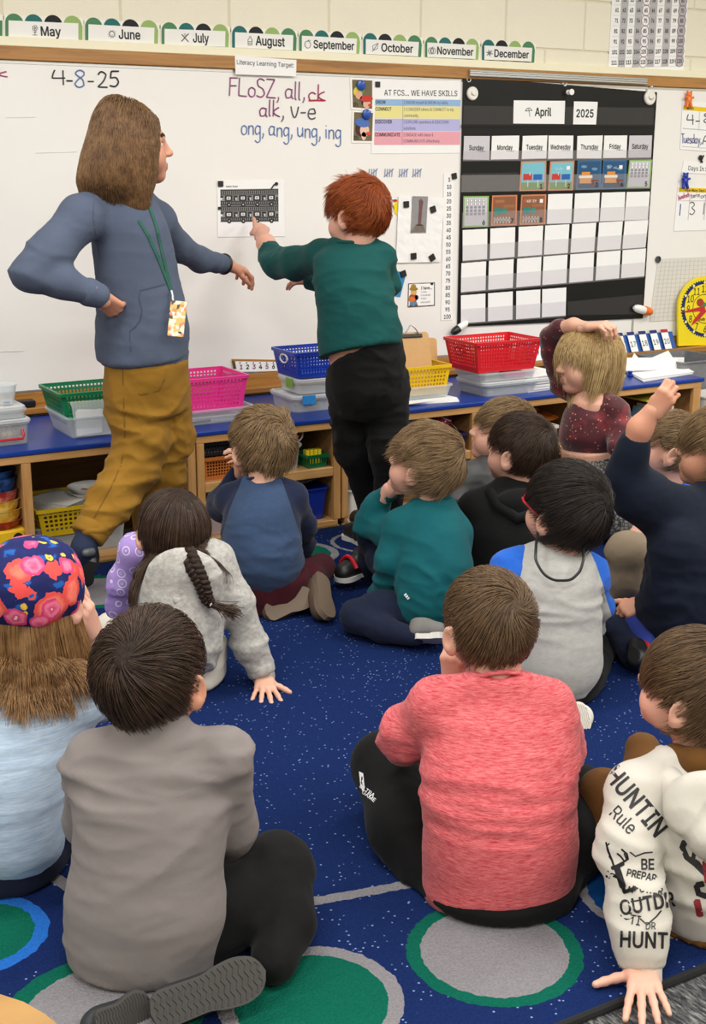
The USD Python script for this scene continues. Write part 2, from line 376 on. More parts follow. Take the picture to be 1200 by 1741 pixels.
# ---------------------------------------------------------------- the rug
def rug_material():
    N = {'g': ('geometry', {}), 'wob': ('noise_texture', {'scale': 55.0, 'detail': 2.0}), 'wa': ('vector_math', {'math_type': 'scale', 'scale': .012}),
         'ad': ('vector_math', {'math_type': 'add'}), 'sub': ('vector_math', {'math_type': 'subtract', 'vector2': (.006, .006, .006)}),
         'flat': ('vector_math', {'math_type': 'multiply', 'vector2': (1, 1, 0)}),
         'sp': ('voronoi_texture', {'scale': 75.0}), 'spr': ('math', {'math_type': 'less_than', 'value2': .17}), 'spn': ('noise_texture', {'scale': 20.0}), 'spg': ('math', {'math_type': 'greater_than', 'value2': .47}),
         'spm': ('math', {'math_type': 'multiply'}), 'spk': ('math', {'math_type': 'multiply', 'value2': .55}),
         'pn': ('noise_texture', {'scale': 230.0, 'detail': 2.0, 'roughness': .7}), 'pl': ('noise_texture', {'scale': 5.0, 'detail': 3.0}),
         'base': ('mix', {'color1': srgb('0d1a3e'), 'color2': srgb('1b2f63')}), 'c0': ('mix', {'color2': srgb('9db0d8')}),
         'b': ('bump', {'strength': .8, 'distance': .006}), 'p': ('principled_bsdf', {'roughness': .95, 'specular_ior_level': .05})}
    L = [('g.position', 'wob.vector'), ('wob.color', 'sub.vector1'), ('sub.vector', 'wa.vector1'), ('wa.vector', 'ad.vector1'), ('g.position', 'ad.vector2'), ('ad.vector', 'flat.vector1'),
         ('g.position', 'sp.vector'), ('sp.distance', 'spr.value1'), ('g.position', 'spn.vector'), ('spn.fac', 'spg.value1'), ('spr.value', 'spm.value1'), ('spg.value', 'spm.value2'), ('spm.value', 'spk.value1'),
         ('g.position', 'pn.vector'), ('g.position', 'pl.vector'), ('pn.fac', 'base.fac'), ('base.color', 'c0.color1'), ('spk.value', 'c0.fac'), ('pn.fac', 'b.height'), ('b.normal', 'p.normal')]
    cur = 'c0.color'; k = 0
    GREY, GREEN, BLUE, NAVY, LBLUE = srgb('7d7a7e'), srgb('0c5847'), srgb('0d4079'), srgb('142452'), srgb('2462b4')
    def layer(mask, col):
        nonlocal cur, k
        N[f'v{k}'] = ('mix', {'color1': tuple(x * .62 for x in col), 'color2': tuple(min(1, x * 1.35) for x in col)}); L.append(('pn.fac', f'v{k}.fac'))
        N[f'x{k}'] = ('mix', {}); L.extend([(cur, f'x{k}.color1'), (f'v{k}.color', f'x{k}.color2'), (mask, f'x{k}.fac')]); cur = f'x{k}.color'; k += 1
    def disc(c, r, col):
        N[f'd{k}'] = ('vector_math', {'math_type': 'distance', 'vector2': (c[0], c[1], 0)}); N[f'l{k}'] = ('math', {'math_type': 'less_than', 'value2': r})
        L.extend([('flat.vector', f'd{k}.vector1'), (f'd{k}.value', f'l{k}.value1')]); layer(f'l{k}.value', col)
    def band(c, n, half, along):
        n = unit(n); t = np.array([-n[1], n[0], 0])
        i = k
        for s, v, o in (('a', n, half), ('b', t, along)):
            N[f'q{s}{i}'] = ('vector_math', {'math_type': 'dot_product', 'vector2': tuple(v)}); N[f's{s}{i}'] = ('math', {'math_type': 'subtract', 'value2': float(np.dot(c, v))})
            N[f'e{s}{i}'] = ('math', {'math_type': 'absolute'}); N[f'f{s}{i}'] = ('math', {'math_type': 'less_than', 'value2': o})
            L.extend([('flat.vector', f'q{s}{i}.vector1'), (f'q{s}{i}.value', f's{s}{i}.value1'), (f's{s}{i}.value', f'e{s}{i}.value1'), (f'e{s}{i}.value', f'f{s}{i}.value1')])
        N[f'an{i}'] = ('math', {'math_type': 'multiply'}); L.extend([(f'fa{i}.value', f'an{i}.value1'), (f'fb{i}.value', f'an{i}.value2')]); layer(f'an{i}.value', GREY)
    p1, p2 = at_z(520, 1541), at_z(760, 1497)
    band((p1 + p2) / 2, np.cross(unit(p2 - p1), [0, 0, 1]), .0135, np.linalg.norm(p2 - p1) / 2)
    p1, p2 = at_z(40, 1464), at_z(150, 1530)
    band((p1 + p2) / 2, np.cross(unit(p2 - p1), [0, 0, 1]), .0135, np.linalg.norm(p2 - p1) / 2)
    for c, rs in ((at_z(841, 1622), ((.154, GREEN), (.129, GREY))),
                  (at_z(532, 1708), ((.152, GREY), (.126, GREEN))),
                  (at_z(1118, 1522), ((.150, GREY), (.131, BLUE))),
                  (at_z(-32, 1594), ((.163, NAVY), (.124, LBLUE), (.098, GREEN))),
                  (at_z(180, 1732), ((.163, GREEN), (.131, GREY))),
                  (at_z(505, 946), ((.150, GREY), (.122, GREEN))),
                  (at_z(625, 925), ((.135, GREY), (.118, NAVY))),
                  (at_z(165, 1010), ((.165, GREEN), (.135, GREY))),
                  (at_z(330, 1010), ((.150, GREY), (.122, BLUE)))):
        for r, col in rs: disc(c, r, col)
    L.append((cur, 'p.base_color'))
    return matraw('rug_pile', N, L)
rg = thing('rug', 'dark blue flecked classroom rug with green, grey and blue circles', 'rug')
rb1, rb2 = at_z(985, 1738), at_z(1200, 1651)
e1 = unit(rb2 - rb1); e2 = np.array([-e1[1], e1[0], 0])
A = rb1 - e1 * 2.0; B = rb1 + e1 * 2.62; C_ = B + e2 * 2.72; D_ = A + e2 * 2.72
def clipq(p, q, lim): return p + (q - p) * ((lim - p[1]) / (q[1] - p[1]))
ymax = 4.035
def clip_poly(P, ym):
    out = []
    for i in range(len(P)):
        a, b = P[i], P[(i + 1) % len(P)]
        if a[1] <= ym: out.append(a)
        if (a[1] <= ym) != (b[1] <= ym): out.append(clipq(a, b, ym))
    return np.array(out)
def poly_slab(P, z0, z1):
    import shapely
    m = trimesh.creation.extrude_polygon(shapely.Polygon(np.array(P)[:, :2]), z1 - z0, engine='earcut'); m.apply_translation((0, 0, z0)); return m
RUGZ = .012
rugP = clip_poly(np.array([A, B, B + e2 * 6, A + e2 * 6]), ymax)
obj('pile', poly_slab(rugP, .0005, RUGZ), rug_material(), rg, False)
M_bind = cloth('rug_binding', '1b1c1d', .8)
ed = [tube([rugP[i] + [0, 0, .007], rugP[(i + 1) % len(rugP)] + [0, 0, .007]], .0075, 8) for i in range(len(rugP))]
obj('binding', cat_(ed), M_bind, rg, label='black bound edge')

# ================================================================ the board wall
def wp(u, v, off=0.0): return at_y(u, v, WALL - off)
NW = np.array([0, -1.0, 0])
def qpts(q, off): return [wp(u, v, off) for u, v in q]
def qslab(q, off, t=.0008): return quad_slab(qpts(q, off), NW, t)
def lerpq(q, s, t):                            # photo position inside a quad TL TR BR BL
    q = np.array(q, float); return tuple((q[0] * (1 - s) + q[1] * s) * (1 - t) + (q[3] * (1 - s) + q[2] * s) * t)
def subq(q, s0, t0, s1, t1): return [lerpq(q, s0, t0), lerpq(q, s1, t0), lerpq(q, s1, t1), lerpq(q, s0, t1)]
def qtext(s, q, sx, ty, hpx, off, bold=False, align='c', squash=1.0):
    """lettering lying in a quad; hpx = capital height in photo pixels"""
    u, v = lerpq(q, sx, ty); o = wp(u, v, off)
    ex = wp(*lerpq(q, 1, ty), off) - wp(*lerpq(q, 0, ty), off)
    ey = np.array([0, 0, 1.0]); ey = ey - unit(ex) * (unit(ex) @ ey)
    h = np.linalg.norm(wp(u, v, off) - wp(u, v - hpx, off))
    return text_at(s, o, ex, ey, h, bold, align, .0003, squash)
def qdisc(u, v, rpx, off, t=.0008, n=24, sy=1.0):
    o = wp(u, v, off); r = np.linalg.norm(wp(u + rpx, v, off) - o)
    m = trimesh.creation.cylinder(r, t, sections=n); m.apply_transform(frame_xf(o + NW * t / 2, [1, 0, 0], [0, 0, 1], [0, -1, 0])); m.vertices[:, 2] = o[2] + (m.vertices[:, 2] - o[2]) * sy
    return m
def qring(u, v, rpx, wpx, off):
    o = wp(u, v, off); k = np.linalg.norm(wp(u + 1, v, off) - o); th = np.linspace(0, 2 * np.pi, 25)
    return tube([o + np.array([math.cos(a), 0, math.sin(a)]) * rpx * k for a in th], wpx * k / 2, 5, False)
def qline(pts, wpx, off):
    k = np.linalg.norm(wp(pts[0][0] + 1, pts[0][1], off) - wp(*pts[0], off))
    return tube([wp(u, v, off) for u, v in pts], wpx * k / 2, 5)
def qpoly(pts, off, t=.0005):                  # flat printed shape from photo outline
    import shapely
    P = np.array([wp(u, v, off) for u, v in pts])
    m = trimesh.creation.extrude_polygon(shapely.Polygon(P[:, [0, 2]]).buffer(0), t, engine='earcut')
    v = m.vertices.copy(); m.vertices = np.stack([v[:, 0], WALL - off - v[:, 2], v[:, 1]], 1); m.invert(); return m
def blob(u, v, ru, rv, n=18, rot=0.0):
    c, s = math.cos(rot), math.sin(rot)
    return [(u + ru * math.cos(a) * c - rv * math.sin(a) * s, v + ru * math.cos(a) * s + rv * math.sin(a) * c) for a in np.linspace(0, 2 * np.pi, n, endpoint=False)]
_pc = {}
def ink(c, rough=.6):
    n = 'print_' + c
    return plain(n, c, rough, .02, 15, spec=.3)

# wood rail, cream strip and ledge
obj('trim_1', bx(x0, x1, WALL - .022, WALL + .003, 1.690, 1.736, .003), W_trim, None, False, kind='structure')
obj('trim_2', bx(x0, x1, WALL - .018, WALL + .003, 1.7365, 1.768, .002), M_cream, None, False, kind='structure')
obj('trim_3', bx(x0, x1, WALL - .016, WALL + .003, .436, .508, .002), W_trim, None, False, kind='structure')
obj('trim_4', bx(x0, x1, WALL - .085, WALL - .0165, .436, .462, .004), W_trim, None, False, kind='structure')

M_board = plain('whiteboard_face', 'ebe8e3', .22, .012, 3, spec=.5)
board = thing('whiteboard', 'long white dry-erase board with handwritten spelling patterns and the date', 'whiteboard')
obj('panel', bx(-1.2, 4.25, WALL - .010, WALL, .509, 1.678), M_board, board, False)
obj('panel', bx(4.262, x1 - .01, WALL - .010, WALL, .509, 1.678), M_board, board, False)
obj('frame_strip', bx(-1.2, x1 - .01, WALL - .0112, WALL, 1.678, 1.6895, .001), M_alu, board, False)
obj('frame_strip', bx(-1.2, x1 - .01, WALL - .0112, WALL, .5085, .517, .001), M_alu, board, False)
obj('seam', bx(4.249, 4.263, WALL - .0108, WALL - .001, .518, 1.677, .001), M_alu, board, False)
OB = .0116                                     # board surface

GL = {  # stroke letters in a unit box, baseline 0, x height .5, capitals 1
 'F': ([[(0, 0), (.06, 1)], [(.02, .98), (.55, 1)], [(.03, .55), (.45, .57)]], .62), 'L': ([[(.05, 1), (0, .02), (.5, 0)]], .6),
 'o': ([[(.25, .52), (.05, .4), (.02, .18), (.2, 0), (.42, .12), (.45, .36), (.25, .52)]], .55),
 'S': ([[(.5, .9), (.25, 1), (.05, .85), (.1, .62), (.4, .45), (.5, .2), (.28, 0), (0, .08)]], .62),
 'Z': ([[(.02, 1), (.55, 1), (.02, .02), (.6, 0)]], .68), ',': ([[(.1, .1), (.12, 0), (.02, -.2)]], .3), ' ': ([], .25),
 'a': ([[(.45, .45), (.2, .52), (.02, .3), (.1, .03), (.3, .05), (.45, .35)], [(.45, .52), (.42, .15), (.52, 0)]], .62),
 'l': ([[(.06, 1), (.03, .1), (.1, 0)]], .25), 'c': ([[(.42, .42), (.22, .52), (.03, .3), (.12, .03), (.4, .06)]], .52),
 'k': ([[(.06, 1), (.03, 0)], [(.4, .55), (.06, .25), (.46, 0)]], .55), 'v': ([[(0, .55), (.2, 0), (.42, .55)]], .52),
 '-': ([[(.03, .3), (.3, .32)]], .42), 'e': ([[(.03, .26), (.42, .3), (.34, .52), (.12, .48), (.02, .2), (.18, 0), (.42, .08)]], .55),
 'n': ([[(.05, .52), (.05, 0)], [(.05, .3), (.22, .52), (.4, .45), (.42, 0)]], .55),
 'g': ([[(.42, .44), (.2, .52), (.02, .28), (.14, .04), (.4, .2)], [(.42, .52), (.42, -.25), (.22, -.42), (.02, -.3)]], .56),
 'u': ([[(.03, .52), (.06, .1), (.22, 0), (.4, .2)], [(.42, .52), (.44, 0)]], .58), 'i': ([[(.05, .5), (.06, 0)], [(.06, .68), (.07, .72)]], .24),
 '4': ([[(.12, 1), (.02, .45), (.5, .48)], [(.42, 1), (.44, 0)]], .62),
 '8': ([[(.45, .88), (.25, 1), (.06, .8), (.4, .42), (.44, .15), (.22, 0), (.04, .18), (.2, .48), (.45, .75), (.45, .88)]], .58),
 '2': ([[(.03, .8), (.2, 1), (.42, .8), (.3, .4), (.02, .02), (.5, 0)]], .6), '5': ([[(.48, 1), (.1, .98), (.06, .55), (.3, .6), (.46, .3), (.28, 0), (.02, .06)]], .6),
 '1': ([[(.12, 1), (.05, 0)]], .3), '3': ([[(.05, .9), (.25, 1), (.42, .78), (.2, .54), (.44, .28), (.22, 0), (.02, .1)]], .55),
 'T': ([[(0, 1), (.6, 1)], [(.3, 1), (.3, 0)]], .55), 's': ([[(.4, .46), (.2, .52), (.06, .4), (.36, .16), (.2, 0), (.02, .06)]], .48),
 'd': ([[(.42, .42), (.2, .52), (.02, .28), (.14, .02), (.42, .2)], [(.44, 1), (.44, 0)]], .58), 'y': ([[(.03, .52), (.22, .05)], [(.45, .52), (.1, -.4)]], .52),
 'A': ([[(0, 0), (.3, 1), (.6, 0)], [(.12, .38), (.48, .38)]], .7), 'h': ([[(.05, 1), (.05, 0)], [(.05, .3), (.22, .52), (.4, .45), (.42, 0)]], .55),
 'r': ([[(.05, .52), (.05, 0)], [(.05, .3), (.2, .5), (.34, .5)]], .42), 't': ([[(.15, .9), (.15, .1), (.3, 0)], [(0, .6), (.35, .6)]], .42)}
def hand(s, p0, p1, hpx, wpx=2.0, off=OB + .0008, seed=1):
    """handwriting between two photo points of its baseline"""
    rnd = random.Random(seed); tot = sum(GL[c][1] for c in s); a, b = np.array(p0, float), np.array(p1, float); up = np.array([0, -1.0])
    x, ms = 0.0, []
    for c in s:
        st, w = GL[c]; jy = rnd.uniform(-.04, .04)
        for pl in st:
            pts = np.array(pl, float)
            if len(pts) > 2:                    # soften the corners
                t = np.arange(len(pts)); tt = np.linspace(0, len(pts) - 1, 4 * len(pts)); pts = np.stack([PchipInterpolator(t, pts[:, i])(tt) for i in (0, 1)], 1)
            q = [a + (b - a) * ((x + px) / tot) + up * hpx * (py + jy) for px, py in pts]
            ms.append(qline([tuple(z) for z in q], wpx, off))
        x += w
    return cat_(ms)
def writing(*ms, c): return obj('writing', cat_(ms), ink(c, .45), board)
writing(hand('k', (-3, 130), (16, 130), 16, 2), c='a8487a')
writing(hand('4', (88, 143), (116, 144), 25, 2.0), hand('-', (112, 144), (128, 145), 25, 2.2), hand('-', (148, 145), (164, 146), 25, 1.8), hand('25', (166, 147), (206, 148), 26, 2.2), c='2b2b30')
writing(hand('8', (126, 147), (148, 148), 29, 2.0), c='5a74ae')
writing(hand('FLoSZ, all,', (390, 162), (522, 170), 31, 1.8, seed=3), c='8d4a7c')
writing(hand('ck', (524, 170), (556, 172), 27, 1.8), c='9a3c66')
writing(qline([(525, 171), (538, 170.5), (551, 171)], 2.2, OB + .0008), c='c23a3f')
writing(hand('alk', (441, 197), (478, 199), 28, 1.8), c='86406f')
writing(hand(', v-e', (478, 199), (540, 203), 34, 1.8), c='4c4a58')
writing(hand('ong, ang, ung, ing', (410, 229), (582, 236), 30, 1.5, seed=5), c='5372ad')
for k, tx in enumerate((627, 654, 679, 702)):
    for_each = [writing(qline([(tx + 4 * i + 1, 287), (tx + 4 * i, 301)], 1.1, OB + .0008), c='7f8db4') for i in range(4)]; writing(qline([(tx - 1, 300), (tx + 15, 287)], 1.1, OB + .0008), c='7f8db4')
for L_ in ([(0, 598), (40, 597)], [(60, 260), (130, 258)], [(10, 200), (60, 199)]): writing(qline(L_, .5, OB + .0003), c='d9d5cd')

# ---------------------------------------------------------------- month cards on the cream strip
MONTHS = [('May', (7, 27), (142, 33), (142, 71.5), (7, 67.5), 'gtkl', 'flower'), ('June', (143, 34), (271, 41), (270, 77.5), (143, 72), 'gtkl', 'sun'), ('July', (273, 42), (391, 47), (390, 82.5), (273, 78), 'gtkl', 'bats'),
    ('August', (393, 48), (506, 54), (505, 88.5), (393, 83), 'tklg', 'bottle'), ('September', (507, 54), (614, 60), (612, 94), (507, 89), 'gtkl', 'apple'), ('October', (616, 60), (719, 66), (717, 98.5), (616, 94), 'tklg', 'leaf'),
    ('November', (721, 66), (816, 71), (814, 103), (721, 99), 'gtkl', 'pumpkin'), ('December', (818, 71), (911, 76), (909, 107.5), (818, 103.5), 'tklg', 'snow')]
MC = {'g': '4a7d55', 't': '1f6663', 'k': '15181c', 'l': '93ae66'}
M_gloss = plain('laminated_card', 'e6e4df', .25, .02, 15, spec=.5)
M_sheet = plain('sheet_backing', 'e9e5d9', .35, .02, 15, spec=.5)
def month_icon(kind, u, v, off):
    r = []
    if kind == 'sun': r = [qring(u, v, 4.2, .9, off)] + [qline([(u + 5.4 * math.cos(a), v + 5.4 * math.sin(a)), (u + 7 * math.cos(a), v + 7 * math.sin(a))], .9, off) for a in np.arange(10) * .628] + [qline([(u - 1.6, v + 1.4), (u, v + 2), (u + 1.6, v + 1.4)], .6, off)]
    elif kind == 'flower': r = [qring(u + 3 * math.cos(a), v - 4 + 3 * math.sin(a), 1.8, .7, off) for a in np.arange(5) * 1.256] + [qline([(u, v - 1), (u, v + 7)], .8, off), qline([(u - 4, v + 7.5), (u + 4, v + 7.8)], .8, off), qline([(u, v + 4), (u - 3, v + 2)], .7, off), qline([(u, v + 4), (u + 3, v + 2)], .7, off)]
    elif kind == 'bats': r = [qline([(u - 6, v - 6), (u + 6, v + 7)], 1.3, off), qline([(u + 6, v - 7), (u - 6, v + 6)], 1.3, off), qring(u, v - 5, 1.6, .6, off)]
    elif kind == 'bottle': r = [qline([(u - 3, v + 7), (u - 3.4, v - 2), (u - 1, v - 5), (u - 1, v - 7.5), (u + 1.6, v - 7.5), (u + 1.6, v - 5), (u + 3.6, v - 2), (u + 3.2, v + 7), (u - 3, v + 7)], .8, off), qline([(u - 3, v + 1), (u + 3, v + 1)], .7, off), qline([(u - 3, v + 4), (u + 3, v + 4)], .7, off)]
    elif kind == 'apple': r = [qring(u, v + 1, 5, .8, off), qline([(u, v - 4), (u + 1.5, v - 7)], .8, off), qline([(u + 1, v - 6), (u + 5, v - 6)], .8, off)]
    elif kind == 'leaf': r = [qline([(u - 5, v + 7), (u + 1, v - 1), (u + 5, v - 7)], .8, off), qline([(u - 4, v + 4), (u - 4, v - 3), (u + 5, v - 7), (u + 4, v + 2), (u - 3, v + 5)], .8, off)]
    elif kind == 'pumpkin': r = [qring(u - 2, v + 1, 4, .7, off), qring(u + 2, v + 1, 4, .7, off), qring(u, v + 1, 3, .6, off), qline([(u, v - 3), (u + 1, v - 6)], 1, off)]
    else: r = [qline([(u - 6 * math.cos(a), v - 6 * math.sin(a)), (u + 6 * math.cos(a), v + 6 * math.sin(a))], .8, off) for a in (0.3, 1.35, 2.4)] + [qring(u, v, 2.5, .6, off)]
    return cat_(r)
for nm, a, b, c, d, cols, ic in MONTHS:
    q = [a, b, c, d]; wpx, hpx = b[0] - a[0], d[1] - a[1]
    t = thing('month_card', f'laminated scalloped month card reading {nm} above the wood rail', 'card', 'row of month cards above the board')
    sh = lambda Q, du, dv: [(u + du, v + dv) for u, v in Q]
    obj('backing', qslab([(a[0], a[1] - 2), (b[0], b[1] - 2), (c[0], c[1] + 1), (d[0], d[1] + 1)], .001, .0008), M_sheet, t, False)
    for i, k in enumerate(cols):
        u, v = lerpq(q, .13 + .245 * i, .30)
        obj('scallop', qdisc(u, v, .115 * wpx, .0022, .0006), ink(MC[k]), t, True)
    obj('side_bar', qslab(subq(q, .015, .28, .1, 1), .0029, .0005), ink(MC[cols[0]]), t, False)
    obj('side_bar', qslab(subq(q, .90, .28, .985, 1), .0029, .0005), ink(MC[cols[3]]), t, False)
    obj('lower_bar', qslab(subq(q, .1, .9, .9, .99), .0029, .0005), ink(MC[cols[1]]), t, False)
    cardq = subq(q, .055, .18, .935, .93)
    obj('label_card', qslab(cardq, .0036, .0006), M_gloss, t, False)
    tw = {'May': .5, 'June': .52, 'July': .52}.get(nm, .58)
    hh = 15.5 if wpx > 110 else 13.5 if wpx > 100 else 12.5
    lt = qtext(nm, cardq, 0, .76, hh, .0044, True, 'l')
    wd = lt.extents[0]; full = abs(wp(*cardq[1])[0] - wp(*cardq[0])[0]); target = full * {'May': .29, 'June': .33, 'July': .26, 'August': .50, 'September': .74, 'October': .60, 'November': .74, 'December': .72}[nm]
    lt.vertices[:, 0] = wp(*cardq[0])[0] + (lt.vertices[:, 0] - lt.bounds[0][0]) * target / wd + full * {'May': .44, 'June': .44, 'July': .45, 'August': .34, 'September': .20, 'October': .28, 'November': .19, 'December': .20}[nm]
    obj('lettering', lt, M_ink, t)
    icx = {'May': .38, 'June': .36, 'July': .34, 'August': .26, 'September': .11, 'October': .18, 'November': .10, 'December': .11}[nm]
    obj('icon', month_icon(ic, *lerpq(cardq, icx, .52), .0046), ink('4a4a4c'), t)
t = thing('month_card', 'end of a green-edged month card cut off at the left edge', 'card', 'row of month cards above the board')
q = [(-110, 18), (5, 25), (5, 65), (-110, 60)]
obj('backing', qslab(q, .001, .0008), M_sheet, t, False); obj('side_bar', qslab(subq(q, .93, .25, .99, 1), .0029, .0005), ink(MC['g']), t, False)

def magnet(u, v, s, off, label, name='magnet', c=None, rot=0.0):
    o = wp(u, v, off); k = np.linalg.norm(wp(u + 1, v, off) - o)
    m = bx(-s * k / 2, s * k / 2, -s * k / 2, s * k / 2, 0, .006, .001); m.apply_transform(trimesh.transformations.rotation_matrix(rot, [0, 0, 1])); m.apply_transform(frame_xf(o, [1, 0, 0], [0, 0, 1], [0, -1, 0]))
    return obj(name, m, c or M_black, None, False, label, 'magnet', 'small square magnets on the board')
def round_magnet(u, v, rpx, off, label, c, group=None, hgt=.012):
    o = wp(u, v, off); r = rpx * np.linalg.norm(wp(u + 1, v, off) - o)
    m = lathe([(0, 0), (r * .8, 0), (r, hgt * .3), (r * .92, hgt * .75), (r * .55, hgt), (0, hgt * 1.05)], 24); m.apply_transform(frame_xf(o, [1, 0, 0], [0, 0, 1], [0, -1, 0]))
    return obj('round_magnet', m, c, None, 40, label, 'magnet', group)

# literacy label
q = [(399, 94), (504, 102), (503, 130), (400, 126.5)]
t = thing('sign_card', 'white paper label reading Literacy Learning Target over the wood rail', 'sign')
obj('card', qslab(q, .0225, .0008), M_white, t, False)
obj('lettering', qtext('Literacy Learning Target:', q, .50, .46, 7.6, .0236, False, 'c', .93), M_ink, t)

# two mouth-sound cards
M_cardw = plain('card_white', 'efece6', .4, .02, 20)
def sound_card(q, label, first):
    t = thing('sound_card', label, 'card', 'sound cards on the board')
    obj('card', qslab(q, OB, .0009), M_cardw, t, False)
    obj('picture_ground', qslab(subq(q, .09, .04, .93, .93), OB + .0011, .0003), ink('6f6248'), t, False)
    o2 = OB + .0016
    P = lambda s, tt: lerpq(q, s, tt)
    def sh(name, s, tt, rs, rt, c, off=o2, rot=0): 
        u, v = P(s, tt); obj(name, qpoly(blob(u, v, rs, rt, rot=rot), off), ink(c), t)
    if first:
        sh('hair', .38, .36, 8.5, 9.5, '4f9a4a'); sh('hair', .30, .42, 7, 8, 'd9c648', o2 + .0006); sh('face', .36, .52, 6, 7.5, 'd8a584', o2 + .0012)
        sh('cap', .68, .62, 11, 6, 'c23a30', o2 + .0012); sh('hair', .62, .74, 6, 7, '1f1d1c', o2); sh('face', .70, .79, 6.5, 7.5, 'dcae92', o2 + .0006); sh('tongue', .84, .82, 3.5, 2.4, 'c94038', o2 + .0012)
    else:
        sh('hair', .45, .56, 11, 13, '4a2a26'); sh('cap', .47, .36, 13, 7.5, '4d6fb4', o2 + .0012, .2); sh('face', .58, .60, 8, 11, 'e2bda6', o2 + .0006); sh('face', .55, .78, 4, 7, 'e2bda6', o2 + .0006); sh('tongue', .76, .70, 4.5, 3, 'cf4a3a', o2 + .0012)
    obj('lettering', qtext('th', q, .2, .9, 8, o2 + .0006, False), M_ink, t)
sound_card([(594.7, 133), (635.5, 135), (635, 189), (596.5, 186)], 'small brown picture card of two cartoon heads, one in a red cap', True)
sound_card([(598.5, 188.5), (636.5, 190), (634.5, 243.5), (597.5, 243)], 'small brown picture card of one cartoon head in a blue cap', False)
M_bluemag = plain('blue_magnet', '1d4aa0', .25, .03)
round_magnet(613, 145, 7.5, OB + .003, 'glossy round blue magnet on the red cap sound card', M_bluemag, 'round blue magnets')
round_magnet(622.5, 194.5, 7.5, OB + .003, 'glossy round blue magnet on the blue cap sound card', M_bluemag, 'round blue magnets')

# skills poster
q = [(634, 135), (783, 137), (781.5, 260.5), (631, 261)]
t = thing('skills_poster', 'white skills poster with blue, yellow, purple and pink rows', 'poster')
obj('sheet', qslab(q, OB, .0005), M_white, t, False)
rows = [(.265, .355, '92b3d8', 'GROW', ['I KNOW myself & GROW my skills.']), (.358, .525, 'e3d98e', 'CONNECT', ['I CONSIDER others & CONNECT to my', 'community.']),
        (.53, .70, 'b2b0da', 'DISCOVER', ['I EXPLORE questions & DISCOVER', 'solutions.']), (.705, .885, 'e3a1ac', 'COMMUNICATE', ['I ENGAGE with ideas &', 'COMMUNICATE effectively.'])]
for a, b, c, w, ls in rows:
    obj('row', qslab(subq(q, .03, a, 1, b), OB + .0006, .0003), ink(c), t, False)
    obj('lettering', qtext(w, q, .035, a + .062, 5.6, OB + .0011, True, 'l', .88), ink('3a3540'), t)
    obj('lettering', cat_([qtext(l, q, .36, a + .062 + .085 * i, 5.2, OB + .0011, False, 'l', .82) for i, l in enumerate(ls)]), ink('6b6470'), t)
obj('column_line', qslab(subq(q, .345, .265, .349, .885), OB + .0010, .0003), ink('8a86a0'), t, False)
obj('lettering', qtext('AT FCS... WE HAVE SKILLS', q, .13, .215, 9.6, OB + .0008, False, 'l', .93), M_ink, t)
magnet(641.5, 143.5, 7.5, OB + .001, 'black square magnet on the upper left of the skills poster')

# ---------------------------------------------------------------- calendar pocket chart
M_vinyl = plain('black_vinyl', '0a0a0b', .4, .06, 9, bump=.25, bscale=22, spec=.3)
M_vinyl2 = plain('smoky_pocket', '242326', .3, .1, 9, bump=.2, bscale=25)
M_pocket = matraw('clear_pocket', {'t': ('transparent_bsdf', {'color': (.965, .96, .97)}), 'g': ('glossy_bsdf', {'roughness': .25, 'color': (1, 1, 1)}), 'd': ('diffuse_bsdf', {'color': (.85, .84, .87)}), 'm1': ('mix_closure', {'fac': .05}), 'm2': ('mix_closure', {'fac': .04})},
    [('t.BSDF', 'm1.closure1'), ('d.BSDF', 'm1.closure2'), ('m1.closure', 'm2.closure1'), ('g.BSDF', 'm2.closure2')], surface='m2.closure')
calq = [(787, 130), (1116, 157), (1092, 541), (777, 555.5)]
chart = thing('calendar_chart', 'large black vinyl calendar pocket chart hung on the whiteboard', 'calendar')
OC = .0175
obj('backing', qslab(calq, OC - .003, .003), M_vinyl, chart, False)
r3 = lambda x, y: (760 + x * .36667, y * .36667)
r6 = lambda x, y: (740 + x * .38333, 400 + y * .38333)
def pocket(q, m=None, off=OC + .0028, name='pocket'): return obj(name, qslab(q, off, .0005), m or M_pocket, chart, False)
obj('header_band', qslab([r3(75, 490), r3(960, 500), r3(955, 580), r3(72, 578)], OC + .0004, .0008), M_vinyl2, chart, False)
obj('hem', qslab([r3(66, 577), r3(955, 580), r3(955, 592), r3(66, 590)], OC + .0012, .0015), M_vinyl, chart, False)
obj('grey_pocket', qslab([r3(70, 805), r3(330, 800), r3(328, 885), r3(68, 890)], OC + .0004, .0008), M_vinyl2, chart, False)
obj('grey_pocket', qslab([r6(585, 295), r6(920, 262), r6(918, 350), r6(585, 355)], OC + .0004, .0008), M_vinyl2, chart, False)
WK = [('Sunday', (78, 630), (198, 630), (195, 742), (74, 740)), ('Monday', (207, 630), (335, 628), (330, 738), (202, 740)), ('Tuesday', (350, 630), (465, 627), (460, 735), (345, 738)), ('Wednesday', (470, 628), (585, 628), (582, 735), (467, 737)),
      ('Thursday', (603, 630), (722, 627), (715, 735), (600, 735)), ('Friday', (728, 628), (835, 627), (830, 732), (722, 733)), ('Saturday', (845, 628), (950, 627), (945, 730), (838, 732))]
M_pale = plain('weekend_card', 'c9c6cb', .5, .02)
OK_ = OC + .001
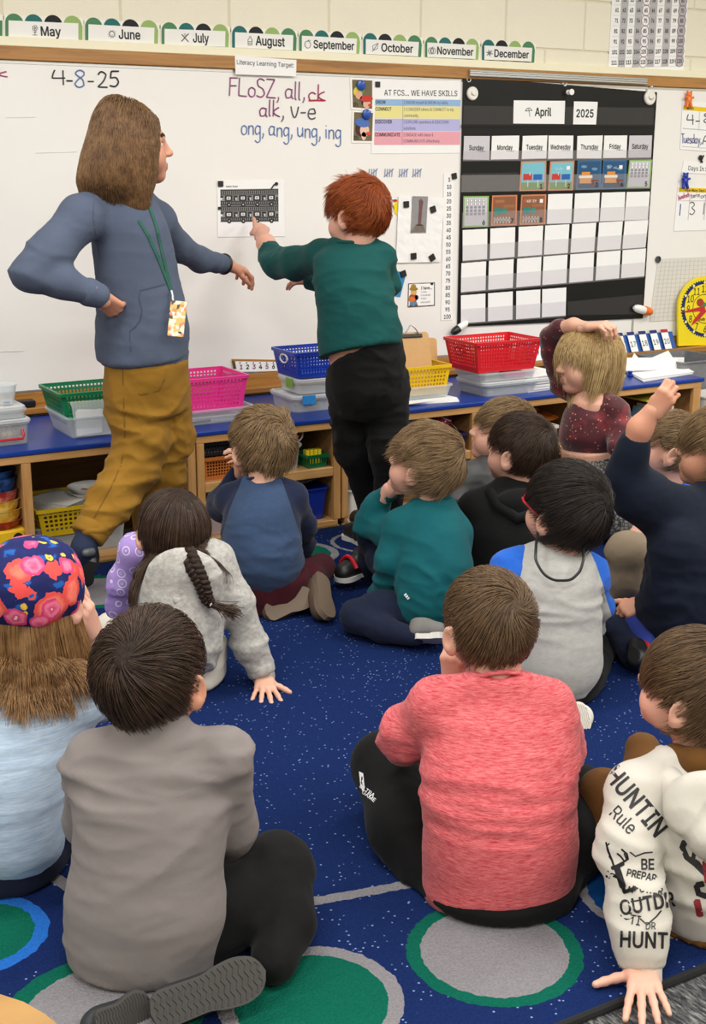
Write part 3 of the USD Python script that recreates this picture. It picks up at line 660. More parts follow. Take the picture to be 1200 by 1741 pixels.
def hcard(nm, q, s, label, group, h, m=M_white, bold=False, icon=None, squash=.9, ty=.66):
    t = thing(nm, label, 'card', group)
    obj('card', qslab(q, OK_, .0008), m, t, False)
    obj('lettering', qtext(s, q, .5 + (.08 if icon else 0), ty, h, OK_ + .0009, bold, 'c', squash), M_ink, t)
    if icon:
        u, v = lerpq(q, .30, .5); obj('icon', cat_([qline([(u, v - 6), (u + 2, v + 8)], .8, OK_ + .001), qline([(u - 6, v - 2), (u - 3, v - 6), (u + 2, v - 7), (u + 6, v - 3), (u - 6, v - 2)], .8, OK_ + .001)]), ink('333333'), t)
    return t
hcard('title_card', [r3(308, 465), r3(547, 467), r3(543, 575), r3(306, 573)], 'April', 'white calendar card reading April with a small umbrella', None, 13.5, bold=True, icon=True)
hcard('title_card', [r3(587, 470), r3(698, 472), r3(690, 578), r3(583, 577)], '2025', 'white calendar card reading 2025', None, 13, bold=True, ty=.68)
for nm, *q in WK:
    q = [r3(*p) for p in q]
    t = hcard('weekday_card', q, nm, f'calendar heading card reading {nm}', 'weekday heading cards', 8.2, M_pale if nm[0] == 'S' else M_white, True, squash=.72 if nm == 'Wednesday' else .8, ty=.60)
    obj('underline', qslab(subq(q, .55, .64, .85, .66), OK_ + .001, .0003), ink('4a60a0'), t, False)
pocket([r3(74, 700), r3(948, 694), r3(945, 742), r3(72, 748)])
NUMW = 'zero one two three four five six seven eight nine ten eleven twelve thirteen fourteen fifteen sixteen seventeen eighteen nineteen twenty'.split()
def date_card(n, q, kind):
    t = thing('date_card', {'post': f'orange-edged calendar card bearing the number {NUMW[n]}, picturing two mailboxes', 'shop': f'blue-edged calendar card bearing the number {NUMW[n]}, picturing an orange shop at night', 'dots': f'green-edged calendar card bearing the number {NUMW[n]}, with rows of dots', 'fence': f'orange-edged calendar card bearing the number {NUMW[n]}, picturing a teal box behind a picket fence'}[kind], 'card', 'picture date cards')
    edge, ground = {'post': ('d08a63', '78bccb'), 'shop': ('35658f', '28537a'), 'dots': ('8cb468', 'c9c7cc'), 'fence': ('cf7f52', '8d5a3e')}[kind]
    obj('card', qslab(q, OK_, .0008), ink(edge), t, False)
    iq = subq(q, .06, .05, .94, .95); obj('picture', qslab(iq, OK_ + .001, .0003), ink(ground), t, False)
    o = OK_ + .0014
    P = lambda s, tt: lerpq(iq, s, tt)
    def pr(nmx, s0, t0, s1, t1, c, off=o): obj(nmx, qslab(subq(iq, s0, t0, s1, t1), off, .0003), ink(c), t, False)
    if kind == 'post':
        pr('grass', 0, .74, 1, 1, '6d8f45'); pr('post', .26, .5, .30, .9, 'cfd2d6', o + .0004); pr('post', .70, .5, .74, .92, 'cfd2d6', o + .0004)
        pr('mailbox', .08, .42, .45, .64, 'c43b34', o + .0008); pr('mailbox', .52, .44, .9, .64, '2b62ad', o + .0008); pr('flag', .34, .36, .38, .48, 'd6d6d6', o + .0012)
    elif kind == 'shop':
        pr('shop_body', .08, .50, .62, .82, 'd8954a', o); pr('awning', .04, .52, .66, .62, 'e9e2d2', o + .0004); pr('shop_roof', .16, .38, .55, .52, 'dd8f3d', o + .0004); pr('pavement', 0, .82, 1, 1, '3f5063', o + .0002); pr('table', .6, .7, .95, .75, 'b3623f', o + .0006); pr('stool', .68, .75, .74, .9, 'b3623f', o + .0006)
        for s_, t_ in ((.25, .18), (.75, .28)): u, v = P(s_, t_); obj('cloud', qpoly(blob(u, v, 5, 2.5), o), ink('6f92b0'), t)
    elif kind == 'dots':
        ms = [qslab(subq(iq, .06 + .18 * i, .06 + .12 * j, .18 + .18 * i, .15 + .12 * j), o, .0003) for i in range(5) for j in range(5)]
        obj('squares', cat_(ms), ink('8f8c94'), t, False, kind='stuff'); ms = [qdisc(*P(.12 + .18 * i, .105 + .12 * j), 1.6, o + .0004, .0003, 8) for i in range(5) for j in range(2)]
        obj('dots', cat_(ms), ink('eeeeee'), t, False, kind='stuff')
    else:
        pr('plank', .1, .12, .5, .22, 'a3704e'); pr('plank', .45, .3, .95, .4, '9b6848'); pr('box', .06, .42, .36, .66, '2c7f78', o + .0004); pr('box', .4, .44, .62, .62, '2c8a80', o + .0004)
        obj('fence', cat_([qslab(subq(iq, .04, .82, .78, .88), o + .0006, .0003)] + [qslab(subq(iq, .06 + .13 * i, .74, .11 + .13 * i, .98), o + .0006, .0003) for i in range(6)]), ink('f0ece6'), t, False)
        if n == 8: obj('lettering', qtext('40  39', iq, .42, .24, 5, o + .0006), ink('f2efe8'), t); pr('square', .78, .12, .93, .26, 'f2efe8', o + .0006)
    if n in (2, 4): pr('square', .72, .14, .88, .28, 'f2efe8', o + .0006); obj('lettering', qtext('35+    =61' if n == 4 else '31+26=', iq, .38, .28, 4.2, o + .0006, False, 'c', .8), ink('dfe6ea'), t)
    obj('lettering', qtext(str(n), iq, .87, .97, 7.5, o + .0012, True), M_ink, t)
DT = [(1, (342, 748), (460, 745), (457, 885), (334, 887), 'post'), (2, (477, 748), (590, 745), (583, 883), (467, 885), 'post'), (3, (605, 745), (716, 742), (712, 877), (597, 880), 'shop'), (4, (724, 743), (832, 742), (828, 875), (714, 877), 'shop'),
      (5, (845, 742), (950, 740), (940, 872), (830, 873), 'dots'), (6, (75, 910), (194, 908), (190, 1052), (72, 1055), 'dots'), (7, (208, 906), (325, 903), (322, 1045), (202, 1047), 'fence'), (8, (343, 903), (460, 900), (455, 1040), (335, 1043), 'fence')]
for n, a, b, c, d, k in DT: date_card(n, [r3(*a), r3(*b), r3(*c), r3(*d)], k)
days = [w[0] for w in WK]
def blank(q, day, row):
    obj('blank_card', qslab(q, OK_, .0008), M_white, None, False, f'blank white card in the {day} pocket of the {row} week row', 'card', 'blank calendar cards')
for (a, b, c, d), day in zip([((468, 900), (582, 897), (575, 1035), (462, 1038)), ((592, 897), (708, 893), (702, 1027), (585, 1033)), ((717, 893), (826, 890), (820, 1023), (707, 1027)), ((832, 890), (940, 888), (930, 1018), (822, 1022))], days[3:]):
    blank([r3(*a), r3(*b), r3(*c), r3(*d)], day, 'second')
CF = [(115, 225), (237, 347), (362, 470), (478, 585), (597, 703), (715, 820), (828, 932)]
def cal_row(tl, tr, bl, br, cols, row):
    Q = [tl, tr, br, bl]; f0, f1 = CF[0][0], CF[cols - 1][1]
    for (a, b), day in list(zip(CF, days))[:cols]: blank(subq(Q, (a - f0) / (f1 - f0), 0, (b - f0) / (f1 - f0), 1), day, row)
    pocket(subq(Q, 0, .5, 1, 1.05))
cal_row((786, 391), (1102, 373.5), (786, 443.5), (1097, 420.5), 7, 'third')
cal_row((784, 447.5), (1098, 422), (783, 497), (1095, 469.5), 7, 'fourth')
cal_row((783, 502), (962.5, 488.5), (783, 550), (961.5, 536.5), 4, 'fifth')
pocket([r3(70, 985), r3(940, 955), r3(932, 1022), r3(68, 1058)]); pocket([r3(66, 812), r3(945, 805), r3(940, 875), r3(64, 892)])
# bar, hooks, pin
t = thing('hanging_bar', 'ridged aluminium bar across the top of the black calendar', 'bar')
for i, (va, vb) in enumerate(((118, 131), (121.5, 134.5), (125.5, 138))):
    p0, p1 = wp(798, va + 2, .03), wp(1099, vb + 4, .03); obj('rail', tube([p0, p1], .0062, 10), M_alu, t)
M_hook = plain('white_hook', 'e8e4da', .35, .02)
for u, v, lb in ((802, 159, 'round white magnetic hook at the upper left of the calendar'), (1103.5, 166, 'round white magnetic hook at the upper right of the calendar')):
    t = thing('magnetic_hook', lb, 'hook', 'round white hooks')
    o = wp(u, v, OC); r = 9.2 * np.linalg.norm(wp(u + 1, v, OC) - o)
    m = lathe([(0, 0), (r, 0), (r, .008), (r * .85, .012), (0, .012)], 28); m.apply_transform(frame_xf(o, [1, 0, 0], [0, 0, 1], [0, -1, 0])); obj('base', m, M_hook, t, 30)
    m = tube([o + NW * .012 + np.array([-r * .35, 0, r * .2]), o + NW * .016 + np.array([-r * .3, 0, -r * .1]), o + NW * .018 + np.array([0, 0, -r * .25]), o + NW * .016 + np.array([r * .4, 0, -r * .05])], .0022, 8); obj('hook', m, M_alu, t)
M_pin = plain('white_plastic', 'eceae6', .3, .02)
o = wp(965, 157, OC); m = lathe([(0, 0), (.011, 0), (.011, .004), (.006, .008), (.008, .022), (.014, .026), (.013, .030), (0, .031)], 20); m.apply_transform(frame_xf(o, [1, 0, 0], [0, 0, 1], [0, -1, 0])); obj('push_pin', m, M_pin, None, 30, 'white push pin magnet at the top middle of the calendar', 'pin')
for u, v, lb in ((797, 135.5, 'metal grommet in the top left corner of the calendar'), (1107, 143.5, 'metal grommet in the top right corner of the calendar'), (960, 142, 'metal grommet at the top middle of the calendar')):
    obj('grommet', qring(u, v, 3, 1.6, OC + .001), M_alu, chart)

# markers on the board
def marker(p0, p1, rpx, off, label, cbody, ccap, capfrac):
    t = thing('marker', label, 'marker'); a, b = wp(*p0, off), wp(*p1, off); k = np.linalg.norm(wp(p0[0] + 1, p0[1], off) - a); r = rpx * k
    def seg(f0, f1, prof): P = [a + (b - a) * f for f in np.linspace(f0, f1, len(prof))]; return tube(P, np.array(prof) * r, 14)
    obj('barrel', seg(capfrac, 1, [.9, 1, 1, 1, .95, .8, .35]), cbody, t, 40); obj('cap', seg(0, capfrac, [.5, .9, 1.05, 1.08, 1.08]), ccap, t, 40)
    return t
marker((768, 567), (795, 547), 5.2, .034, 'white dry-erase marker with black cap at the lower left corner of the calendar', M_pin, M_black, .42)
M_orange = plain('orange_plastic', 'e8742a', .35, .03)
marker((1108, 531), (1077, 523), 5.4, .034, 'white marker with orange cap at the lower right corner of the calendar', M_pin, M_orange, .42)

# number chart
q = [(1046, -108), (1175, -100), (1162, 120), (1033, 124)]
t = thing('number_chart', 'white number chart with grey columns and circled fives and tens', 'poster')
obj('sheet', qslab(q, .001, .0008), M_white, t, False)
R0, R1, C0, C1 = .035, .965, .03, .985
for c in (1, 3, 5, 7, 9): obj('column', qslab(subq(q, C0 + (C1 - C0) * c / 10, R0, C0 + (C1 - C0) * (c + 1) / 10, R1), .002, .0003), ink('b3b0b2'), t, False)
obj('numbers', cat_([qtext(str(r * 10 + c + 1), q, C0 + (C1 - C0) * (c + .5) / 10, R0 + (R1 - R0) * (r + .68) / 12, 6.6, .0026, True, 'c', .72) for r in range(4, 12) for c in range(10)]), M_ink, t)
obj('grid', cat_([qslab(subq(q, C0, R0 + (R1 - R0) * r / 12 - .0012, C1, R0 + (R1 - R0) * r / 12 + .0012), .0024, .0002) for r in range(13)]), ink('c9c6c8'), t, False)
obj('circles', cat_([qring(*lerpq(q, C0 + (C1 - C0) * (c + .5) / 10, R0 + (R1 - R0) * (r + .5) / 12), 6.6, .6, .0028) for r in range(4, 12) for c in (4, 9)]), ink('8a5a72'), t, kind='stuff')

# skip-counting strip
q = [(754, 295), (771.5, 295), (769, 544), (749.5, 545)]
t = thing('number_strip', 'tall white paper strip counting by fives from 5 to 100', 'strip')
obj('strip', qslab(q, OB, .0008), M_white, t, False)
obj('numbers', cat_([qtext(str(5 * (i + 1)), q, .56 if i < 19 else .54, (305.5 + 12.26 * i - 295 + 3.3) / 249.5, 6.6, OB + .0009, True, 'c', .85) for i in range(20)]), ink('333336'), t)
magnet(771.5, 299.5, 8, OB + .001, 'black square magnet at the top of the tall number strip', rot=.2)

# pattern worksheet
q = [(369, 307), (483, 306), (484, 402), (370, 403)]
t = thing('pattern_sheet', 'white worksheet printed with a black geometric repeating pattern', 'paper')
obj('sheet', qslab(q, OB, .0007), M_white, t, False)
pq = [(374.5, 322), (473, 320.5), (473.5, 376.5), (375.5, 377.5)]
obj('print_ground', qslab(pq, OB + .0008, .0002), ink('8c8b8a'), t, False)
bl, wh = [], []
o = OB + .0012
def S(lst, s0, t0, s1, t1, oo=o): lst.append(qslab(subq(pq, max(0, s0), max(0, t0), min(1, s1), min(1, t1)), oo, .0002))
for j in range(2):
    T0 = .5 * j
    S(bl, 0, T0 + .02, 1, T0 + .05); S(bl, 0, T0 + .16, 1, T0 + .18); S(bl, 0, T0 + .36, 1, T0 + .385); S(bl, 0, T0 + .455, 1, T0 + .47)
    for i in range(28):
        S(bl, (i + .2) / 28, T0 + .06, (i + .72) / 28, T0 + .15); S(bl, (i + .2) / 28, T0 + .385, (i + .7) / 28, T0 + .455)
    for i in range(4):
        c = .02 + .245 * i
        S(bl, c + .055, T0 + .19, c + .185, T0 + .355); S(wh, c + .085, T0 + .225, c + .155, T0 + .32, o + .0003); S(bl, c + .105, T0 + .25, c + .135, T0 + .295, o + .0006); S(wh, c + .113, T0 + .262, c + .127, T0 + .284, o + .0009)
        S(bl, c - .045, T0 + .2, c + .03, T0 + .25); S(wh, c - .02, T0 + .27, c + .01, T0 + .32); S(bl, c + .205, T0 + .26, c + .235, T0 + .35)
    for i in range(4):
        u, v = lerpq(pq, min(.985, .145 + .245 * i), T0 + .475); bl.append(qdisc(u, v, 3.4, o + .0004, .0003, 14)); wh.append(qdisc(u, v, 1.2, o + .0008, .0003, 8))
    zig = [lerpq(pq, k / 40, T0 + (.475 if k % 2 else .497)) for k in range(41)]; bl.append(qline(zig, .8, o + .0003))
obj('print', cat_(bl), M_ink, t, False, kind='stuff'); obj('print_light', cat_(wh), ink('e6e4e2'), t, False, kind='stuff')
obj('lettering', qtext('Pattern Sheet', q, .13, .12, 2.6, OB + .0009, True, 'l'), ink('55555a'), t)
magnet(374.5, 312.5, 8.5, OB + .001, 'black square magnet at the upper left of the pattern worksheet'); magnet(372.5, 354, 4.2, OB + .001, 'tiny black magnet at the left edge of the pattern worksheet')
m = cat_([qline([(461, 321), (466, 314), (469, 312)], 1.8, OB + .004), qdisc(469.5, 312.5, 2.6, OB + .002, .004, 10)]); obj('paper_clip', m, M_black, None, 30, 'small black clip at the upper right of the pattern worksheet', 'clip')

# crumpled sheet with a photograph, yellow note
def crumpled(q, off, nx=26, ny=34, amp=.006, seed=2):
    P = []
    for j in range(ny + 1):
        for i in range(nx + 1):
            p = wp(*lerpq(q, i / nx, j / ny), off); P.append(p)
    P = np.array(P); n = meshkit.fbm(P * np.array([22, 1, 22]), 3, seed); r = 1 - np.abs(2 * n - 1); P[:, 1] -= amp * r
    F = [[j * (nx + 1) + i, (j + 1) * (nx + 1) + i, (j + 1) * (nx + 1) + i + 1, j * (nx + 1) + i + 1] for j in range(ny) for i in range(nx)]
    P2 = P.copy(); P2[:, 1] += .0005; k = len(P); F2 = [[a + k for a in f[::-1]] for f in F]
    return (np.vstack([P, P2]), np.array(F + F2))
q = [(676.5, 333), (753.5, 337), (747.5, 445.5), (672, 447)]
t = thing('crumpled_sheet', 'crumpled white paper with a grey photograph of a red post', 'paper')
obj('sheet', crumpled(q, OB + .0005), M_white, t, True)
ph = [(701, 333.5), (727.5, 334), (724, 396), (698, 396)]
obj('photograph', qslab(ph, OB + .0072, .0003), plain('photo_grey', '8d8b8c', .4, .25, 30), t, False)
obj('photo_subject', cat_([qpoly([lerpq(ph, *p) for p in ((.42, .12), (.55, .06), (.72, .14), (.68, .3), (.64, .75), (.78, .8), (.34, .8), (.44, .74), (.46, .3))], OB + .0077, .0002)]), plain('photo_red', '6d4a4a', .4, .3, 40), t)
obj('photo_subject', cat_([qpoly([lerpq(ph, *p) for p in ((.02, .98), (.3, .78), (.8, .78), (.98, .98))], OB + .0077, .0002)]), plain('photo_stone', '74695f', .4, .3, 40), t)
for u, v, w, r in ((690, 347.5, 'upper left', .05), (735.5, 356, 'upper right', .3), (702.5, 435.5, 'lower left', .05), (734, 438, 'lower right', .5)): magnet(u, v, 8.8, OB + .0078, f'black square magnet at the {w} of the crumpled photo sheet', rot=r)
t = thing('yellow_note', 'round bright yellow paper note behind the crumpled sheet', 'note')
obj('note', qpoly([(680, 339), (690, 337.5), (697, 343), (690, 352), (684, 361), (678, 369), (671, 362), (668.5, 350), (672, 343)], OB + .0002, .0004), ink('e9d21f'), t)
obj('red_mark', qpoly(blob(671.5, 341, 3.6, 2.2), OB + .0007, .0003), ink('b03048'), t)

# blue map card and 'I have' card
q = [(662, 458.5), (690.5, 464), (680, 505), (652, 501)]
t = thing('map_card', 'blue island map postcard behind the boy in the green shirt', 'card')
obj('card', qslab(q, OB, .0008), plain('map_sea', '2a83ba', .4, .12, 30), t, False)
for s, tt, a, b, c, r in ((.42, .42, 4.5, 2.2, 'c9cf9a', .6), (.52, .36, 3, 1.6, '3e5d35', .4), (.66, .70, 5, 6, '5e7a3c', .7), (.66, .72, 3.2, 4.5, '8a5b33', .5), (.45, .80, 3, 5, '1f4f7a', .2), (.62, .30, 2.2, 2.2, 'e8e3d0', 0)):
    obj('island', qpoly(blob(*lerpq(q, s, tt), a, b, rot=r), OB + .0011 + .0002 * s, .0003), ink(c), t)
magnet(685, 465.5, 9, OB + .002, 'black square magnet on the corner of the blue map postcard', rot=.3)
q = [(694, 482), (739, 480), (739, 519.5), (693, 522.5)]
t = thing('riddle_card', 'white card reading I have beside a cartoon scarecrow holding a pumpkin', 'card')
obj('card', qslab(q, OB, .0006), ink('3a3a3c'), t, False); obj('face', qslab(subq(q, .025, .03, .975, .97), OB + .0007, .0003), M_white, t, False)
o = OB + .0012
for nmx, s, tt, a, b, c, oo in (('trousers', .21, .86, 6.5, 5, '4f88b8', 0), ('shirt', .20, .62, 7.5, 7, '9a4a3a', .0003), ('shirt', .33, .60, 3, 4, '5d6f9a', .0003), ('face', .21, .37, 5.2, 5, 'd8a860', .0006), ('hat', .21, .24, 7, 3.2, '9a7a34', .0009), ('hat', .20, .15, 4.5, 4.5, 'a8823a', .0006), ('pumpkin', .15, .68, 5.6, 5, 'd9702c', .0009), ('boot', .12, .95, 3.2, 1.8, '7a4a2c', .0003), ('boot', .31, .94, 3.2, 1.8, '7a4a2c', .0003)):
    obj(nmx, qpoly(blob(*lerpq(q, s, tt), a, b), o + oo, .0003), ink(c), t)
obj('lettering', qtext('I have...', q, .48, .28, 4.8, o, True, 'l', .9), M_ink, t)
obj('lettering', cat_([qtext(s, q, .48, y, 3, o, False, 'l', .9) for s, y in (('1 ones', .42), ('8 hundreds', .56), ('5 tens.', .70), ('who has it?', .86))]), ink('77777b'), t)
obj('corner_mark', qpoly(blob(*lerpq(q, .89, .06), 2.6, 2.2), o, .0004), M_ink, t)

# grid sheet, clock, right-hand posters
q = [(1118.5, 440), (1215, 436), (1210, 541), (1104, 547)]
t = thing('grid_sheet', 'white squared paper sheet partly behind the yellow clock', 'paper')
obj('sheet', qslab(q, OB, .001), plain('grid_paper', 'd9d5cc', .6, .01), t, False)
obj('grid', cat_([qslab(subq(q, i / 14 - .002, .02, i / 14 + .002, 1), OB + .0011, .0002) for i in range(1, 14)] + [qslab(subq(q, .02, i / 15 - .002, 1, i / 15 + .002), OB + .0011, .0002) for i in range(1, 15)]), ink('aeaeae'), t, False)
m = lathe([(0, 0), (.016, 0), (.016, .006), (.011, .006), (.011, .002), (0, .002)], 24); m.apply_transform(frame_xf(wp(1118, 441, OB + .001), [1, 0, 0], [0, 0, 1], [0, -1, 0]))
obj('round_magnet', m, plain('ring_magnet', '55555a', .3, .03, metallic=.6), None, 30, 'grey ring magnet at the corner of the squared paper', 'magnet')

def tilt_q(u, v, off): return wp(u, v, off)
t = thing('teaching_clock', 'yellow teaching clock with red hands standing on the ledge at right', 'clock')
M_yel = plain('clock_yellow', 'f0d814', .4, .03)
OCK = .045
cu, cv, R = 1198, 525, 48
outl = [(cu + R * math.cos(a), cv - R * 1.16 * math.sin(a)) for a in np.linspace(0, np.pi, 28)] + [(cu - R, 588), (cu + R, 584)]
obj('body', qpoly(outl, OCK - .012, .012), M_yel, t, 20)
th = np.linspace(0, 2 * np.pi, 121)
gear = [(cu + (41 if k % 2 else 38.5) * math.cos(a), cv - (41 if k % 2 else 38.5) * 1.2 * math.sin(a)) for k, a in enumerate(th[:-1])]
obj('gear_ring', qpoly(gear, OCK + .0005, .0006), ink('1c2c66'), t)
obj('face', qpoly(blob(cu, cv, 34.5, 34.5 * 1.22, 48), OCK + .0015, .0004), M_yel, t)
obj('ring', cat_([qline([(cu + 20.5 * math.cos(a), cv - 20.5 * 1.2 * math.sin(a)) for a in th], .7, OCK + .002)]), M_ink, t)
obj('numerals', cat_([text_at(str(n), wp(cu + 28.5 * math.sin(n * math.pi / 6), cv - 28.5 * 1.2 * math.cos(n * math.pi / 6) + 6, OCK + .0024), [1, 0, 0], [0, 0, 1], .034, False, 'c', .0004, .8) for n in range(1, 13)]), M_ink, t)
obj('tooth_marks', cat_([qdisc(cu + 37.3 * math.sin(n * math.pi / 6), cv - 37.3 * 1.2 * math.cos(n * math.pi / 6), 2.0, OCK + .0022, .0005, 10) for n in range(12)]), ink('e9dfa0'), t)
M_red = plain('red_plastic', 'c3202c', .3, .04)
obj('minute_hand', qpoly([(1156, 531.5), (1172, 526.5), (1197, 520), (1199, 528), (1175, 530)], OCK + .004, .0012), M_red, t); obj('hour_hand', qpoly([(1175.5, 553), (1180, 543), (1195, 525), (1201, 529), (1186, 545)], OCK + .006, .0012), M_red, t)
obj('hub_gear', qpoly(blob(1190, 514, 5.5, 6.5), OCK + .003, .002), plain('gear_red', 'a3352c', .4), t); obj('hub_gear', qpoly(blob(1194, 518, 6, 5), OCK + .0022, .0014), plain('gear_green', '2c8a5a', .4), t)
obj('lettering', text_at('Judy', wp(1193, 545, OCK + .0024), [1, 0, 0], [0, 0, 1], .014, True), M_ink, t)

def sheet_right(nm, q, label, cat='poster'):
    t = thing(nm, label, cat); obj('sheet', qslab(q, OB, .001), M_white, t, False); return t
q = [(1160, 171), (1262, 180), (1260, 262), (1155.5, 254)]
t = sheet_right('date_poster', q, 'date poster with yellow heading and handwritten Tuesday at the right edge')
obj('heading', qslab(subq(q, .025, .1, .98, .185), OB + .0012, .0003), ink('e8c218'), t, False)
obj('lettering', cat_([qtext('Month', q, .13, .165, 4.3, OB + .0016, True), qtext('Day', q, .44, .165, 4.3, OB + .0016, True)]), M_ink, t)
obj('rule', cat_([qslab(subq(q, .03, .56, .98, .57), OB + .0012, .0003), qslab(subq(q, .29, .19, .295, .56), OB + .0012, .0003), qslab(subq(q, .03, .93, .98, .937), OB + .0012, .0003)]), ink('8c8c8e'), t, False)
obj('writing', cat_([hand('4-', (1167, 211), (1192, 212), 17, 1.3, OB + .0015), hand('8', (1195, 208), (1212, 209), 16, 1.3, OB + .0015)]), ink('55555c'), t)
obj('writing', hand('Tuesday,', (1158, 243), (1193, 244), 16, 1.2, OB + .0015), ink('6a6a90'), t); obj('writing', hand('A', (1194, 245), (1208, 246), 15, 1.2, OB + .0015), ink('3c3c40'), t)
q = [(1162, 273.5), (1262, 280), (1260, 300), (1158, 293.5)]
t = sheet_right('days_label', q, 'white paper strip reading Days In School at the right edge', 'sign'); obj('lettering', qtext('Days In School', q, .10, .76, 7.6, OB + .0012, False, 'l'), M_ink, t)
q = [(1152, 317), (1262, 321), (1258, 390), (1145, 393)]
t = sheet_right('counting_poster', q, 'poster with yellow heading How Many Days and handwritten 1 3 1')
obj('heading', qslab(subq(q, .02, .02, .98, .12), OB + .0012, .0003), ink('e8c218'), t, False); obj('lettering', qtext('How Many Days In', q, .12, .105, 4.4, OB + .0016, True, 'l'), M_ink, t)
obj('rule', cat_([qslab(subq(q, .02, .31, .98, .317), OB + .0012, .0003)] + [qslab(subq(q, s, .16, s + .006, .75), OB + .0012, .0003) for s in (.20, .44)]), ink('9a8c92'), t, False)
obj('writing', hand('hundreds', (1153, 340), (1172, 334), 9, .9, OB + .0015), ink('b04a72'), t); obj('writing', hand('tens', (1174, 337), (1190, 334), 8, .9, OB + .0015), ink('7a6a80'), t); obj('writing', hand('ones', (1191, 337), (1210, 336), 9, .9, OB + .0015), ink('8c8c92'), t)
obj('writing', hand('1', (1154, 366), (1161, 366), 20, 1.3, OB + .0015), ink('3a4a90'), t); obj('writing', cat_([hand('3', (1172, 364), (1183, 364), 21, 1.3, OB + .0015), hand('1', (1194, 364), (1202, 364), 20, 1.1, OB + .0015)]), ink('66666c'), t)
def bear_clip(u, v, m, label):
    t = thing('bear_clip', label, 'clip'); o = wp(u, v, OB + .001)
    bits = [Ell(o + NW * .012 + np.array([0, 0, .018]), (.014, .011, .013), k=.004), Ell(o + NW * .012 + np.array([0, 0, -.008]), (.016, .012, .018), k=.006)]
    for sx in (-1, 1): bits += [Ell(o + NW * .012 + np.array([sx * .012, 0, .030]), (.006, .005, .006), k=.003), Cone(o + NW * .014 + np.array([sx * .012, 0, .004]), o + NW * .016 + np.array([sx * .024, 0, .006]), .006, .005, k=.003), Cone(o + NW * .012 + np.array([sx * .009, 0, -.02]), o + NW * .016 + np.array([sx * .014, 0, -.036]), .008, .007, k=.003)]
    obj('body', Field(bits).mesh(.0025), m, t, True)
bear_clip(1168, 168, M_orange, 'orange teddy bear clip on the date poster'); bear_clip(1162, 306, plain('blue_plastic', '16309c', .3, .03), 'blue teddy bear clip on the counting poster')
m = cat_([qdisc(1190, 268, 3, OB + .002, .006, 10), qline([(1190, 269), (1194, 276)], 2.2, OB + .006), qline([(1196, 264), (1191, 276)], 1.8, OB + .006)]); obj('binder_clip', m, M_black, None, 30, 'black clip above the Days In School strip', 'clip')

# flip number cards on the ledge
rack = thing('card_rack', 'blue rack holding flip number cards on the ledge beside the clock', 'rack')
LZ = .4625
def ledge_pt(u): r = at_z(u, 600, LZ); return at_y(u, 590, WALL - .06)[0]
def flip_card(n, ub, label):
    xb = at_y(ub, 592, WALL - .07)[0]; w = .0445
    y0_, y1_ = WALL - .068, WALL - .024; z0_, z1_ = LZ + .001, LZ + .088
    t = thing('flip_card', label, 'card', 'leaning flip number cards')
    ex, up = np.array([1.0, 0, 0]), unit([0, y1_ - y0_, z1_ - z0_]); n_ = np.cross(ex, up); L = math.hypot(y1_ - y0_, z1_ - z0_)
    o = np.array([xb, y0_, z0_])
    obj('card', quad_slab([o, o + ex * w, o + ex * w + up * L, o + up * L], n_, .0012), M_white, t, False)
    obj('tab', quad_slab([o + up * (L - .012) + n_ * .0014, o + ex * w + up * (L - .012) + n_ * .0014, o + ex * w + up * (L + .004) + n_ * .0014, o + up * (L + .004) + n_ * .0014], n_, .0012), ink('b5283c' if n % 10 == 0 else '2a2f66'), t, False)
    obj('numeral', text_at(str(n), o + ex * w / 2 + up * .026 + n_ * .0016, ex, up, .027, False, 'c', .0004, .8), M_ink, t)
for n, ub in ((9, 912), (10, 930), (15, 1033), (16, 1055), (17, 1074.5), (18, 1094), (19, 1113), (20, 1131.5)):
    flip_card(n, ub, f'white flip card bearing the number {NUMW[n]}, leaning on the ledge')
xa, xb = at_y(905, 592, WALL - .07)[0], at_y(1153, 588, WALL - .07)[0]
obj('back', quad_slab([(xa, WALL - .058, LZ), (xb, WALL - .058, LZ), (xb, WALL - .0195, LZ + .078), (xa, WALL - .0195, LZ + .078)], unit([0, .9, -.45]), .003), plain('rack_blue', '20509c', .4), rack, False)
# ruler strip, eraser
q = [(393.5, 611.5), (491, 613), (490, 630), (398, 632.5)]
t = thing('number_line', 'white wood-edged number line reading 1 to 8 on the ledge', 'ruler')
off = OB
obj('strip', qslab(q, off, .004), M_white, t, False); obj('top_edge', qslab(subq(q, 0, -.06, 1, .1), off + .0045, .001), W_trim, t, False); obj('end_mark', qslab(subq(q, .0, .1, .05, .75), off + .0045, .0006), ink('5a4630'), t, False)
obj('numerals', cat_([qtext(str(n), q, .02 + .118 * n, .78, 7.5, off + .0046, True) for n in (2, 4, 6, 8)]), M_ink, t); obj('numerals', cat_([qtext(str(n), q, .02 + .118 * n, .78, 7.5, off + .0046, True) for n in (1, 3, 5, 7)]), ink('7a4a78'), t)
obj('ticks', cat_([qdisc(*lerpq(q, .02 + .118 * n, .25), 1, off + .0046, .0004, 8) for n in range(1, 9)]), M_ink, t)
p0, p1 = at_y(-20, 694, WALL - .05), at_y(58, 684, WALL - .05)
obj('eraser', bx(p0[0], p1[0], WALL - .075, WALL - .03, LZ + .0005, LZ + .026, .004), M_black, None, False, 'black felt eraser on the ledge at far left', 'eraser')

